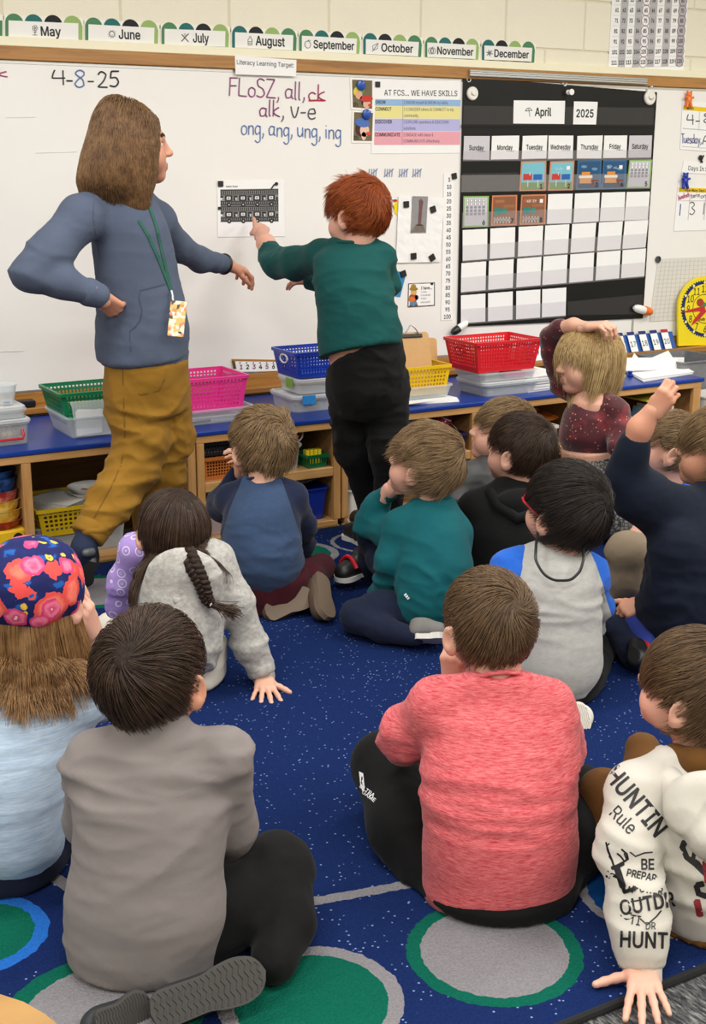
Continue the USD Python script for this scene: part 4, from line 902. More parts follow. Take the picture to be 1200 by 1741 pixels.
# ================================================================ the low shelf units under the board
YS, YB, CT = 4.05, 4.60, .43                    # front, back, height of the worktop
XL, XE = -.2, 4.10
obj('worktop', bx(XL, XE + .012, YS - .006, YB + .012, CT - .017, CT, .004), M_blue, None, False, 'long bright blue laminate worktop on the low shelf units', 'worktop')
def shelf_unit(label, xa, xb, cells, wide=.030):
    """cells: (x left, x right, height of the middle shelf or None)"""
    t = thing('shelf_unit', label, 'shelf', 'low wooden shelf units')
    zt = CT - .0175; yf, yb = YS + .012, YB - .01
    obj('back_panel', bx(xa + .01, xb - .01, yb, yb + .008, .02, zt - .002), W_dark, t, False)
    obj('top_rail', bx(xa, xb, YS, YS + .02, zt - .026, zt, .002), W_shelf, t, False)
    obj('shelf_board', bx(xa + .012, xb - .012, YS + .001, yb, .012, .034, .002), W_shelf, t, False)
    obj('plinth', bx(xa + .005, xb - .005, YS + .003, YS + .02, 0, .0115), W_shelf, t, False)
    xs = sorted({xa} | {c[0] for c in cells} | {c[1] for c in cells} | {xb})
    edges = [xa] + [c[1] for c in cells]; starts = [c[0] for c in cells] + [xb]
    for a, b in zip(edges, starts):
        if b - a > .004:
            obj('upright', bx(a, b, YS + .0005, YS + .021, .0345, zt - .0265, .002), W_shelfz, t, False); m_ = (a + b) / 2
            obj('side_panel', bx(m_ - .008, m_ + .008, YS + .0215, yb - .001, .035, zt - .001), W_dark, t, False)
    for a, b, zs in cells:
        if zs: obj('shelf_board', bx(a - .001, b + .001, YS + .0025, yb - .001, zs - .036, zs, .003), W_shelf, t, False)
    return t
shelf_unit('left low wooden shelf unit with the stacked bowls and yellow basket', XL, 1.682, [(XL + .03, .45, None), (.48, 1.066, None), (1.098, 1.652, None)])
shelf_unit('middle low wooden shelf unit behind the boy in navy sleeves', 1.686, 2.268, [(1.716, 2.238, .241)])
shelf_unit('right low wooden shelf unit behind the girl in maroon', 2.274, XE, [(2.30, 2.866, .236), (2.893, 3.45, .204), (3.475, 4.055, .204)])

def rr_ring(hl, hw, z, r, n=5):
    r = min(r, hl * .99, hw * .99); P = []
    for cx, cy, a0 in ((hl - r, hw - r, 0), (-hl + r, hw - r, 90), (-hl + r, -hw + r, 180), (hl - r, -hw + r, 270)):
        for a in np.radians(a0 + np.linspace(0, 90, n)): P.append((cx + r * math.cos(a), cy + r * math.sin(a), z))
    return P
def rr_loft(rings, n=5, close=True):
    V, F, m = [], [], 4 * n
    for r in rings: V += rr_ring(*r, n=n)
    for k in range(len(rings) - 1):
        for i in range(m):
            j = (i + 1) % m; a, b, c, d = k * m + i, k * m + j, (k + 1) * m + j, (k + 1) * m + i; F += [[a, b, c], [a, c, d]]
    if close:
        for k, flip in ((0, True), (len(rings) - 1, False)):
            c = len(V); V.append((0, 0, rings[k][2]))
            for i in range(m):
                j = (i + 1) % m; F.append([c, k * m + j, k * m + i] if flip else [c, k * m + i, k * m + j])
    return trimesh.Trimesh(np.array(V, float), F, process=False)
def tub_mesh(L, W, H, taper=.9, r=.02, t=.0022, lip=.006):
    a, b = L / 2, W / 2
    return rr_loft([(a * taper, b * taper, 0, r), (a, b, H - .006, r), (a + lip, b + lip, H - .006, r + lip), (a + lip, b + lip, H, r + lip), (a - t, b - t, H, r), (a * taper - t, b * taper - t, t, r)])
def lid_mesh(L, W, z, h=.012, r=.02): return rr_loft([(L / 2, W / 2, z, r), (L / 2, W / 2, z + h * .7, r), (L / 2 - .004, W / 2 - .004, z + h, r), (L / 2 - .012, W / 2 - .012, z + h, r), (L / 2 - .014, W / 2 - .014, z + h * .6, r)])
def lattice(bl, br, tr, tl, rows, cols, t, ms=.06, mb=.12, mt=.06, fill=.60, fillv=None):
    import shapely
    bl, br, tr, tl = (np.array(p, float) for p in (bl, br, tr, tl)); fillv = fillv or fill
    W_, H_ = np.linalg.norm(br - bl + tr - tl) / 2, np.linalg.norm(tl - bl + tr - br) / 2
    holes = []
    for j in range(rows):
        for i in range(cols):
            cx, cy = ms + (1 - 2 * ms) * (i + .5) / cols, mb + (1 - mb - mt) * (j + .5) / rows
            hx, hy = (1 - 2 * ms) / cols * fill / 2, (1 - mb - mt) / rows * fillv / 2
            holes.append([(cx - hx, cy - hy), (cx + hx, cy - hy), (cx + hx, cy + hy), (cx - hx, cy + hy)])
    m = trimesh.creation.extrude_polygon(shapely.Polygon([(0, 0), (1, 0), (1, 1), (0, 1)], holes), 1.0, engine='earcut')
    s, tt, w = m.vertices.T; n = unit(np.cross(br - bl, tl - bl))
    P = (bl[None] * (1 - s[:, None]) + br[None] * s[:, None]) * (1 - tt[:, None]) + (tl[None] * (1 - s[:, None]) + tr[None] * s[:, None]) * tt[:, None] + n[None] * (w[:, None] * t)
    m.vertices = P
    return m
def basket(nm, label, c, loc, rotz, L, W, H, rows, cols, taper=.86, solid_left=False, group=None, handle=None):
    m = plastic(c); t = thing(nm, label, 'basket', group, loc, rotz); a, b = L / 2, W / 2; k = taper; z0_ = .003
    B = [(-a * k, -b * k, z0_), (a * k, -b * k, z0_), (a * k, b * k, z0_), (-a * k, b * k, z0_)]; T = [(-a, -b, H), (a, -b, H), (a, b, H), (-a, b, H)]
    for i in range(4):
        j = (i + 1) % 4; cc = cols if i % 2 == 0 else max(3, int(cols * W / L))
        obj('side', lattice(B[i], B[j], T[j], T[i], rows, cc, -.0022, ms=.05 if i % 2 == 0 else .08), m, t, False)
    obj('base', bx(-a * k, a * k, -b * k, b * k, 0, .003), m, t, False)
    obj('rim', rr_loft([(a - .002, b - .002, H - .012, .006), (a + .006, b + .006, H - .012, .01), (a + .007, b + .007, H, .012), (a - .003, b - .003, H, .006)] + [(a - .002, b - .002, H - .012, .006)], close=False), m, t, 30)
    if handle:
        ring = [(-a * .99 - .0035, .03 * math.cos(x), H * .68 + .016 * math.sin(x)) for x in np.linspace(0, 2 * np.pi, 21)]
        obj('grip', tube(ring, .0035, 6, False), handle, t)
    return t
M_clear = clear_plastic('clear_bin'); M_clearg = clear_plastic('clear_grey_bin', (.80, .82, .84), .25, .35); M_frost = clear_plastic('frosted_lid', (.9, .92, .93), .35, .45)
def tub(nm, label, m, loc, rotz, L, W, H, lid=None, taper=.9, group=None, cat='bin'):
    t = thing(nm, label, cat, group, loc, rotz); obj('tub', tub_mesh(L, W, H, taper), m, t, 30)
    if lid: obj('lid', lid_mesh(L + .016, W + .016, H + .0005), lid, t, 30)
    return t
def px_box(fl, fr, z=CT):                       # centre/length of a thing from its two front bottom corners
    a, b = at_z(*fl, z), at_z(*fr, z); return a, b
PI = math.pi
def put(fl, fr, W, z=CT, turn=None):
    a, b = px_box(fl, fr, z); d = b - a; L = np.linalg.norm(d); th = math.atan2(d[1], d[0]) if turn is None else turn
    n = np.array([-math.sin(th), math.cos(th), 0]); return (a + b) / 2 + n * W / 2, th, L

# ---------------------------------------------------------------- things on the worktop
loc, th, L = put((-20, 762), (52, 753.5), .15, turn=.05)
t = tub('marble_box', 'clear lidded box of coloured marbles with a red handle at far left', M_clear, loc, th, L, .15, .075, M_frost, .94, cat='box')
hp = [(-.045, -.079, .052), (-.045, -.092, .035), (-.04, -.095, .024), (.04, -.095, .024), (.045, -.092, .035), (.045, -.079, .052)]
obj('handle', tube(hp, .0045, 8), M_red, t)
obj('upper_tray', tub_mesh(L * .93, .14, .03, .95).apply_translation((0, 0, .088)), M_clear, t, 30); obj('upper_lid', lid_mesh(L * .95, .145, .118), M_frost, t, 30)
MB = [plain('marble_%d' % i, c, .15, .35, 120, coat=.5) for i, c in enumerate(('3c6a8c', 'c7b46a', '7f8d74', '22344f', 'c0c8c4', '8a5a3a', '4f7a58'))]
rnd = random.Random(4); c0, s0 = math.cos(th), math.sin(th); k = 0
for zz in (.0145, .036, .0545):
    for i in range(6):
        for j in range(5):
            x_, y_ = (-.5 + (i + .5) / 6) * (L - .022) * .93 + rnd.uniform(-.002, .002), (-.5 + (j + .5) / 5) * .122 + rnd.uniform(-.002, .002)
            if zz > .05 and rnd.random() < .35: continue
            m = trimesh.creation.icosphere(2, .0100 + rnd.uniform(0, .0012)); m.apply_translation((loc[0] + x_ * c0 - y_ * s0, loc[1] + x_ * s0 + y_ * c0, CT + zz + rnd.uniform(-.001, .001)))
            obj('marble', m, MB[rnd.randrange(7)], None, True, 'small glass marble among those heaped in the clear box at far left', 'marble', 'marbles in the clear box'); k += 1
cl = np.array(loc) + np.array([.02, -.01, .1305])
t = thing('cup', 'clear plastic cup standing on the marble box', 'cup', loc=cl)
obj('wall', lathe([(.024, 0), (.036, .062), (.039, .063), (.039, .066), (.036, .066), (.0345, .064), (.0225, .002), (0, .002), (0, 0)], 32), M_clear, t, 40)
obj('token', lathe([(0, .0025), (.012, .0025), (.012, .006), (0, .006)], 20), plastic('2c5a9a'), t, 30)

loc, th, L = put((119, 749), (262, 733), .27, turn=.0)
tub('storage_bin', 'clear shallow bin under the green basket', M_clear, loc, th, L, .27, .075, None, .88, 'clear bins on the worktop')
basket('plastic_basket', 'dark green perforated plastic basket on the worktop behind the woman', '0c7348', loc + [-.012, .02, .042], th, L + .0, .235, .112, 5, 20, .86, group='perforated baskets on the worktop')
t = thing('envelope_pack', 'plastic bag of white envelopes in the clear bin in front of the green basket', 'envelopes')
a = np.array(loc) + [-L / 2 + .075, -.128, .012]
for i in range(4):
    m = bx(-.045, .045, 0, .0012, 0, .085, 0); m.apply_transform(trimesh.transformations.rotation_matrix(.12 - .02 * i, [1, 0, 0])); m.apply_transform(trimesh.transformations.rotation_matrix(.05 * (i - 1), [0, 1, 0])); m.apply_translation(a + [0, .004 + .003 * i, 0]); obj('envelope', m, M_white, t, False)
bag = rr_loft([(.06, .012, 0, .01), (.062, .015, .06, .012), (.066, .01, .10, .008), (.075, .003, .118, .003)]); bag.apply_translation(a + [.012, .006, -.003]); push(bag, .004, folds((40, 40, 40), 5)); obj('bag', bag, M_clear, t, 60)

loc, th, L = put((318, 729), (426, 714), .25, turn=0.0); L += .13; loc = loc + [-.055, .012, 0]
tub('storage_bin', 'clear bin of papers under the pink basket', M_clear, loc, th, L, .25, .055, None, .92, 'clear bins on the worktop')
rnd = random.Random(8)
for i in range(5):
    m = bx(-L * .42, L * .40, -.10, .10, 0, .0012); m.apply_transform(trimesh.transformations.rotation_matrix(rnd.uniform(-.03, .03), [0, 0, 1])); m.apply_translation(loc + [rnd.uniform(-.01, .01), rnd.uniform(-.005, .005), .006 + .004 * i]); obj('paper', m, M_white, None, False, 'white paper lying in the clear bin under the pink basket', 'paper', 'papers in the clear bin under the pink basket')
m = tube([loc + [-.08, -.112, .010], loc + [-.02, -.112, .012], loc + [.03, -.112, .013]], .005, 10); obj('marker_pen', m, M_black, None, 30, 'black marker pen lying at the front of the clear bin under the pink basket', 'pen')
basket('plastic_basket', 'hot pink perforated plastic basket on the worktop', 'ee3d98', loc + [-.008, .0, .040], th, L - .02, .235, .128, 7, 24, .9, group='perforated baskets on the worktop')

loc, th, L = put((506, 705), (600, 694), .20, turn=.0); L = .20; loc = np.array([at_z(506, 705, CT)[0] + L / 2, loc[1] + .02, CT])
t = tub('lidded_box', 'clear lidded box of coloured pieces with a blue latch, lower of two', M_clear, loc, th, L, .20, .052, M_frost, .95, cat='box', group='clear lidded boxes under the blue basket')
obj('latch', bx(-L / 2 + .03, -L / 2 + .085, -.113, -.107, .030, .066, .002), plastic('2f8bd0'), t, False)
rnd = random.Random(3)
for i in range(26):
    m = bx(-.012, .012, -.007, .007, 0, .006, .0015); m.apply_transform(trimesh.transformations.random_rotation_matrix(np.array([rnd.random() for _ in range(3)]))); m.apply_translation(loc + [rnd.uniform(-.075, .075), rnd.uniform(-.075, .075), .014 + rnd.random() * .022])
    obj('counter_piece', m, plastic(rnd.choice(['c0392b', 'd98b2b', '3a7a4a', 'b8453a'])), None, False, 'small coloured plastic piece in the lower clear box under the blue basket', 'game piece', 'coloured pieces in the clear box')
t = tub('lidded_box', 'clear lidded box directly under the blue basket, upper of two', M_clear, loc + [.02, .0, .066], th, L * .9, .18, .045, M_frost, .95, cat='box', group='clear lidded boxes under the blue basket')
obj('latch', bx(-L * .45 - .016, -L * .45 - .010, -.05, .0, .020, .058, .002), plastic('7fae4c'), t, False)
basket('plastic_basket', 'royal blue perforated plastic basket left of the boy in green', '1238a8', loc + [.05, .01, .126], 0, .27, .20, .10, 6, 18, .88, group='perforated baskets on the worktop', handle=M_pin)

loc, th, L = put((655, 694), (786, 683), .22, turn=.0); L = .29; loc = np.array([at_z(786, 685, CT)[0] - L / 2, loc[1] + .03, CT])
for i in range(6):
    m = bx(-.12, .14, -.12, .06, 0, .0014); m.apply_transform(trimesh.transformations.rotation_matrix(.06 * (i - 3), [0, 0, 1])); m.apply_translation(loc + [.03 - .004 * i, -.012, .0005 + .0018 * i]); obj('paper', m, M_white, None, False, 'white paper in the loose pile under the yellow basket', 'paper', 'papers under the yellow basket')
loc = loc + [0, .02, .013]
tub('storage_bin', 'clear shallow bin under the yellow basket', M_clear, loc, th, L + .02, .23, .05, None, .92, 'clear bins on the worktop')
yb_ = loc + [0, .0, .014]
basket('plastic_basket', 'bright yellow perforated plastic basket holding clipboards', 'f0c316', yb_, th, L, .22, .115, 6, 17, .9, group='perforated baskets on the worktop')
M_clip = plain('hardboard', 'c69a62', .5, .06, 60, bump=.1)
def clipboard(base, tilt, w, h, label, clip, zrot=0.0):
    t = thing('clipboard', label, 'clipboard', 'clipboards in the yellow basket')
    X = trimesh.transformations.translation_matrix(base) @ trimesh.transformations.rotation_matrix(zrot, [0, 1, 0]) @ trimesh.transformations.rotation_matrix(-tilt, [1, 0, 0])
    import shapely
    p = shapely.box(-w / 2 + .015, .015, w / 2 - .015, h - .015).buffer(.015); m = trimesh.creation.extrude_polygon(p, .003, engine='earcut'); m.apply_transform(frame_xf([0, 0, 0], [1, 0, 0], [0, 0, 1], [0, -1, 0])); m.apply_transform(X); obj('board', m, M_clip, t, False)
    if clip:
        m = cat_([bx(-.05, .05, -.010, -.0035, h - .022, h - .008, .002)]); m.apply_transform(X); obj('clip_bar', m, plain('dark_metal', '3a3a3c', .3, .05, metallic=.9), t, False)
        m = tube([(-.035, -.008, h - .008), (-.018, -.014, h + .012), (-.006, -.012, h + .026), (.006, -.012, h + .026), (.018, -.014, h + .012), (.035, -.008, h - .008)], .003, 8); m.apply_transform(X); obj('clip_lever', m, M_alu, t)
    return t
pc = at_y(708, 617, yb_[1] - .02); X_ = pc[0]
clipboard((X_ - .0, yb_[1] - .03, yb_[2] + .006), .30, .165, .235, 'brown hardboard clipboard with a silver clip standing in the yellow basket', True, .03)
clipboard((X_ + .05, yb_[1] + .01, yb_[2] + .006), .24, .15, .205, 'second brown clipboard without a visible clip, behind the other', False, .10)

loc, th, L = put((800, 678), (921, 667), .19, turn=0.0); L = .27; loc = np.array([at_z(921, 668, CT)[0] - L / 2, loc[1] + .01, CT])
t = tub('lidded_box', 'clear lidded box of pens, lower of the two under the red basket', M_clearg, loc, th, L, .2, .046, M_frost, .94, cat='box', group='clear boxes under the red basket')
t = tub('lidded_box', 'clear shallow box with a pink block, upper of the two under the red basket', M_clear, loc + [-.012, 0, .060], th, L + .008, .2, .036, None, .94, cat='box', group='clear boxes under the red basket')
m = bx(-.05, .05, -.03, .03, .064, .088, .006); m.apply_translation(loc + [.04, -.045, 0]); obj('eraser_block', m, plastic('ee5fa0'), None, False, 'pink block seen through the clear box under the red basket', 'block')
for i in range(7):
    x_, y_ = -.1 + .03 * i, -.07 + .02 * (i % 4); m = tube([loc + [x_, y_, .011], loc + [x_ + .07, y_ + .03 * (-1) ** i, .012]], .0045, 8); obj('pen', m, plastic(['d8d8d8', '44464c', 'c8ccd0'][i % 3]), None, 30, 'pen or marker lying in the lower clear box under the red basket', 'pen', 'pens in the clear box under the red basket')
basket('plastic_basket', 'bright red perforated plastic basket on clear boxes', 'd51f2a', loc + [-.022, .01, .0985], .0, .325, .23, .125, 7, 22, .86, group='perforated baskets on the worktop', handle=plastic('c01822'))

# white paper stack and the folded papers at right
a = at_z(950, 662, CT); rnd = random.Random(6)
for i in range(14):
    m = bx(-.11, .11, 0, .28, 0, .0035); m.apply_transform(trimesh.transformations.rotation_matrix(rnd.uniform(-.07, .07) + .05, [0, 0, 1])); m.apply_translation(a + [-.06 + rnd.uniform(-.008, .008), rnd.uniform(0, .012), .0005 + .0046 * i]); obj('workbook', m, M_white if i % 3 else plain('workbook_grey', 'c9c9cb', .6, .03), None, False, 'thin workbook in the stack beside the red basket, %s' % ('lowest' if i == 0 else 'topmost' if i == 13 else NUMW[i + 1] + ' up from the bottom'), 'workbook', 'stack of white workbooks')
a, b = at_z(1066, 650, CT), at_z(1178, 634, CT)
t = thing('drawing_board', 'grey edged white board under the folded papers at the right end of the worktop', 'board'); ang = math.atan2(b[1] - a[1], b[0] - a[0])
ex = unit([1, 0, 0])
obj('board', quad_slab([at_z(1062, 630, CT + .006), at_z(1093, 648, CT + .006), at_z(1178, 634, CT + .006), at_z(1150, 618, CT + .006)][::-1], [0, 0, -1], .005), plain('board_white', 'dcdcdc', .4), t, False)
obj('paper', quad_slab([at_z(1060, 628, CT + .009), at_z(1092, 644, CT + .009), at_z(1180, 632, CT + .009), at_z(1150, 615, CT + .009)][::-1], [0, 0, -1], .0015), M_white, None, False, 'white sheet lying under the folded paper at the right end', 'paper')
t = thing('folded_paper', 'white folded paper standing up with pointed corners at the right end of the worktop', 'paper')
yy = at_z(1100, 631, CT + .010)[1]
def standq(pts, y): return quad_slab([at_y(u, v, y) for u, v in pts], [0, 1, 0], .0012)
obj('sheet', standq([(1064, 608), (1163, 607.5), (1163, 628), (1064, 630.5)], yy), M_white, t, False)
obj('flap', standq([(1108, 608), (1136, 596), (1144, 608), (1136, 612)], yy + .012), M_white, t, False); obj('flap', standq([(1074, 609), (1078, 600), (1085, 608), (1080, 612)], yy + .012), M_white, t, False)
for (u, v), c, lb, sz in (((1052, 645), 'c3242e', 'small red plastic toy piece on the worktop near the girl in maroon', .02), ((1038, 649), '1e8a5a', 'small green plastic toy piece on the worktop near the girl in maroon', .014)):
    o = at_z(u, v, CT); m = rr_loft([(sz, sz * .6, 0, .004), (sz, sz * .6, .014, .004), (sz * .6, sz * .5, .022, .004)]); m.apply_translation(o); obj('toy_piece', m, plastic(c), None, 30, lb, 'toy')
o = at_z(1071, 640, CT); m = cat_([lathe([(0, 0), (.012, 0), (.014, .006), (.008, .010), (.010, .02), (.013, .024), (0, .026)], 16)]); m.apply_translation(o); obj('push_pin', m, plain('blue_plastic', '16309c', .3), None, 30, 'blue push pin magnet on the worktop near the folded papers', 'pin')
m = tube([at_z(1040, 633, CT + .012), at_z(1062, 639, CT + .008)], .007, 10); obj('marker_pen', m, plastic('d8d84a'), None, 30, 'yellow-green marker lying beside the folded papers', 'pen')

# ---------------------------------------------------------------- things on the shelves
def bowl(label, c, c2, o, r0, r1, h, nm='bowl', grp=None):
    m = matraw('glaze_%s_%s' % (c, c2), {'g': ('geometry', {}), 'n': ('noise_texture', {'scale': 22.0, 'detail': 3.0, 'distortion': 1.0}), 'r': ('rgb_ramp', {'ramp': [(.42, srgb(c)), (.6, srgb(c2))]}), 'p': ('principled_bsdf', {'roughness': .25})}, [('g.position', 'n.vector'), ('n.fac', 'r.fac'), ('r.color', 'p.base_color')])
    q = lathe([(0, 0), (r0, 0), (r0 * .6 + r1 * .4, h * .3), (r1, h), (r1 + .004, h), (r1 + .004, h - .008), (r1 - .004, h - .008)][:5] + [(r1 - .004, h - .002), (r0 * .62 + r1 * .36, h * .32), (r0 - .004, .004), (0, .004)], 36); q.apply_translation(o)
    return obj(nm, q, m, None, 40, label, 'bowl', grp)
bo = at_y(0, 940, YS + .14); bx_ = bo[0]; ys_ = YS + .14; G = 'stacked pots on the left shelf'
dz = .035
t = thing('foam_die', 'large yellow foam die with dark dots on the left shelf', 'die', loc=(bx_ - .02, ys_, dz), rotz=.12)
obj('cube', rr_loft([(.093, .093, 0, .02), (.1, .1, .008, .025), (.1, .1, .112, .025), (.093, .093, .12, .02)]), plain('foam_yellow', 'e0b414', .6, .05, 30), t, 30)
dots = []
for x_, y_ in ((-.05, -.05), (.05, -.05), (-.05, .05), (.05, .05), (0, 0)): m = lathe([(0, 0), (.017, 0), (.017, .0012), (0, .0012)], 20); m.apply_translation((x_, y_, .1195)); obj('dot', m, M_ink, t, 30)
for x_, z_ in ((-.05, .03), (.05, .03), (-.05, .09), (.05, .09), (0, .06)): m = lathe([(0, 0), (.017, 0), (.017, .0012), (0, .0012)], 20); m.apply_transform(frame_xf((x_, -.0995, z_), [1, 0, 0], [0, 0, 1], [0, -1, 0])); obj('dot', m, M_ink, t, 30)
z = dz + .121
for c, c2, h, lb, r in (('8c2018', 'c8452a', .03, 'red glazed pot at the bottom of the pot stack on the left shelf', .085), ('d8a020', 'e8c860', .045, 'yellow glazed pot, lower of two in the pot stack on the left shelf', .086), ('dca628', 'eacb70', .045, 'yellow glazed pot, upper of two in the pot stack on the left shelf', .080), ('9c2a28', 'd98a80', .045, 'red and pink glazed pot in the pot stack on the left shelf', .076), ('16305f', '2a5a9c', .055, 'dark blue glazed pot on top of the stack on the left shelf', .072), ('1a2f58', '234a86', .04, 'second dark blue glazed pot nested on top of the stack', .066)):
    bowl(lb, c, c2, (bx_ - .005, ys_ - .02, z), r * .8, r, h, 'glazed_pot', G); z += h * .72
# yellow basket with papers and a white bowl; grey bin beneath
fx = at_y(66, 884, YS + .02)[0]; Lb = .30
tub('storage_bin', 'clear grey bin under the yellow basket on the left shelf', M_clearg, (fx + Lb / 2 + .01, YS + .19, .035), 0, Lb + .02, .26, .105, None, .93)
zb_ = .112
basket('shelf_basket', 'mustard yellow perforated basket of papers inside the left shelf unit', 'd4b010', (fx + Lb / 2, YS + .17, zb_), .0, Lb, .27, .10, 5, 15, .88)
rnd = random.Random(12)
for i in range(9):
    m = bx(-.075, .075, -.10, .10, 0, .0016); m.apply_transform(trimesh.transformations.rotation_matrix(.12 + .05 * i + rnd.uniform(-.04, .04), [0, 0, 1])); m.apply_transform(trimesh.transformations.rotation_matrix(.10 - .02 * i, [0, 1, 0])); m.apply_translation((fx + .095 + .003 * i, YS + .15, zb_ + .07 + .0045 * i)); obj('name_card', m, plain('card_grey', 'c9c5be', .6, .05), None, False, 'pale card in the fanned pile in the mustard yellow basket, %s up from the lowest' % NUMW[i], 'card', 'cards in the mustard yellow basket')
wo = (fx + .215, YS + .12, zb_ + .098)
bowl('lower plain white bowl nested in the mustard yellow basket', 'd8d5d0', 'e4e2de', wo, .035, .073, .028, 'white_bowl', 'nested white bowls')
bowl('upper white bowl holding red and white sweets in the mustard yellow basket', 'dad7d2', 'e6e4e0', (wo[0], wo[1], wo[2] + .014), .035, .075, .032, 'white_bowl', 'nested white bowls')
M_candy = matraw('candy_stripe', {'g': ('geometry', {}), 'w': ('wave_texture', {'scale': 60.0}), 'r': ('rgb_ramp', {'ramp': [(.45, srgb('e8dcd8')), (.55, srgb('a3283c'))]}), 'p': ('principled_bsdf', {'roughness': .3})}, [('g.position', 'w.vector'), ('w.fac', 'r.fac'), ('r.color', 'p.base_color')])
for i in range(9):
    a_ = i * 2.4; m = bx(-.014, .014, -.009, .009, 0, .009, .003); m.apply_transform(trimesh.transformations.rotation_matrix(a_, [0, 0, 1])); m.apply_translation((wo[0] + .022 * math.cos(a_) * (i > 0), wo[1] + .022 * math.sin(a_) * (i > 0), wo[2] + .0195 + .004 * (i % 3))); obj('sweet', m, M_candy, None, False, 'red and white sweet in the white bowl', 'sweet', 'sweets in the white bowl')
for i in range(3):
    m = bx(0, .21, 0, .24, 0, .001); m.apply_transform(trimesh.transformations.rotation_matrix(-.05 + .06 * i, [0, 0, 1])); m.apply_translation((fx + Lb + .045 - .02 * i, YS + .012, .0350 + .0013 * i)); obj('paper', m, M_white, None, False, 'white sheet lying on the bottom of the left shelf unit', 'paper', 'sheets on the bottom of the left shelf')
a_ = at_z(165, 930, .0385); m = cat_([tube([(fx + Lb + .06, YS + .06, .0395), (fx + Lb + .12, YS + .09, .0395), (fx + Lb + .16, YS + .07, .0395), (fx + Lb + .15, YS + .13, .0395), (fx + Lb + .06, YS + .12, .0395), (fx + Lb + .06, YS + .06, .0395)], .0012, 5)]); obj('outline_drawing', m, M_ink, None, False, 'black outline drawing on the sheets in the left shelf unit', 'drawing')
tub('storage_bin', 'white rimmed black bin at the right of the left shelf unit behind the woman', plastic('26272a'), (1.575, YS + .14, .035), 0, .12, .22, .14, None, .92)

# middle unit
z1_ = .2415
basket('shelf_basket', 'brown-orange woven plastic basket on the middle shelf', 'b8682c', (1.795, YS + .145, z1_), 0, .14, .24, .085, 6, 11, .92)
basket('shelf_basket', 'black mesh basket stacked on the brown-orange basket', '1c1c1e', (1.790, YS + .15, z1_ + .0865), 0, .135, .23, .052, 4, 10, .95)
m = bx(1.735, 1.825, YS + .06, YS + .2, z1_ + .092, z1_ + .104, .003); obj('paper_stack', m, plain('card_grey2', 'b9b7b2', .6), None, False, 'pale cards in the black mesh basket', 'paper')
tub('storage_bin', 'clear box of dice tokens behind the boy in navy sleeves', M_clearg, (2.035, YS + .14, z1_), 0, .17, .2, .085, M_frost, .95)
rnd = random.Random(5)
for i in range(16): m = bx(-.009, .009, -.009, .009, -.009, .009, .002); m.apply_transform(trimesh.transformations.random_rotation_matrix(np.array([rnd.random() for _ in range(3)]))); m.apply_translation((2.035 + rnd.uniform(-.06, .06), YS + .075 + rnd.uniform(0, .12), z1_ + .02 + .02 * (i % 2))); obj('die', m, plastic('d5d2cc'), None, False, 'small white die in the clear box on the middle shelf', 'die', 'dice in the clear box')
M_pinkcup = clear_plastic('pink_cup', (.75, .5, .48), .3, .5)
def tube_cup(label, o, ax, r, L, m, nm='tube_cup'):
    q = lathe([(0, 0), (r * .85, 0), (r, L), (r * 1.08, L), (r * 1.08, L - .006), (r * .98, L - .007)][:4] + [(r * .92, L), (r * .78, .003), (0, .003)], 28); a = unit(ax); b = unit(np.cross(a, [0, 0, 1] if abs(a[2]) < .9 else [1, 0, 0])); q.apply_transform(frame_xf(o, b, np.cross(a, b), a)); t = thing(nm, label, 'cup', 'pink cups'); obj('wall', q, m, t, 40)
    q = lathe([(r * .93, L + .0005), (r * 1.12, L + .0005), (r * 1.12, L + .005), (r * .93, L + .005)], 28); q.apply_transform(frame_xf(o, b, np.cross(a, b), a)); obj('rim', q, plain('cup_rim', 'c9b5ad', .35), t, 40)
tube_cup('pink translucent cup lying on the clear box, left of two', (2.045, YS + .16, z1_ + .132), (-.1, -1, .05), .030, .09, M_pinkcup)
tube_cup('pink translucent cup tilted beside the green basket, right of two', (2.150, YS + .17, z1_ + .095), (-.35, -.9, .3), .030, .10, M_pinkcup)
basket('shelf_basket', 'small dark green slotted basket of yellow blocks', '0e5a34', (2.178, YS + .065, z1_), .0, .085, .10, .05, 1, 6, .9)
for i in range(4): m = bx(0, .014, 0, .03, 0, .055, .002); m.apply_translation((2.146 + .017 * i, YS + .045, z1_ + .008)); obj('block', m, plastic('e4d12a'), None, False, 'yellow plastic block standing in the small green basket', 'block', 'yellow blocks in the green basket')
tub('storage_bin', 'round clear tub of red pieces at the bottom of the middle unit', clear_plastic('pinkish_tub', (.85, .72, .70), .3, .4), (1.79, YS + .10, .035), 0, .115, .14, .115, M_frost, .9)
tub('storage_bin', 'dark royal blue plastic tub at the bottom of the middle unit', plastic('10298a'), (2.135, YS + .15, .035), 0, .19, .25, .125, None, .9)
for i in range(5): m = bx(0, .10, 0, .16, 0, .0015); m.apply_transform(trimesh.transformations.rotation_matrix(.3 - .1 * i, [0, 0, 1])); m.apply_transform(trimesh.transformations.rotation_matrix(-.2, [1, 0, 0])); m.apply_translation((2.07 + .01 * i, YS + .1, .158 + .004 * i)); obj('paper', m, plain('card_grey', 'c9c5be', .6), None, False, 'grey paper sticking out of the dark blue tub', 'paper', 'papers in the dark blue tub')
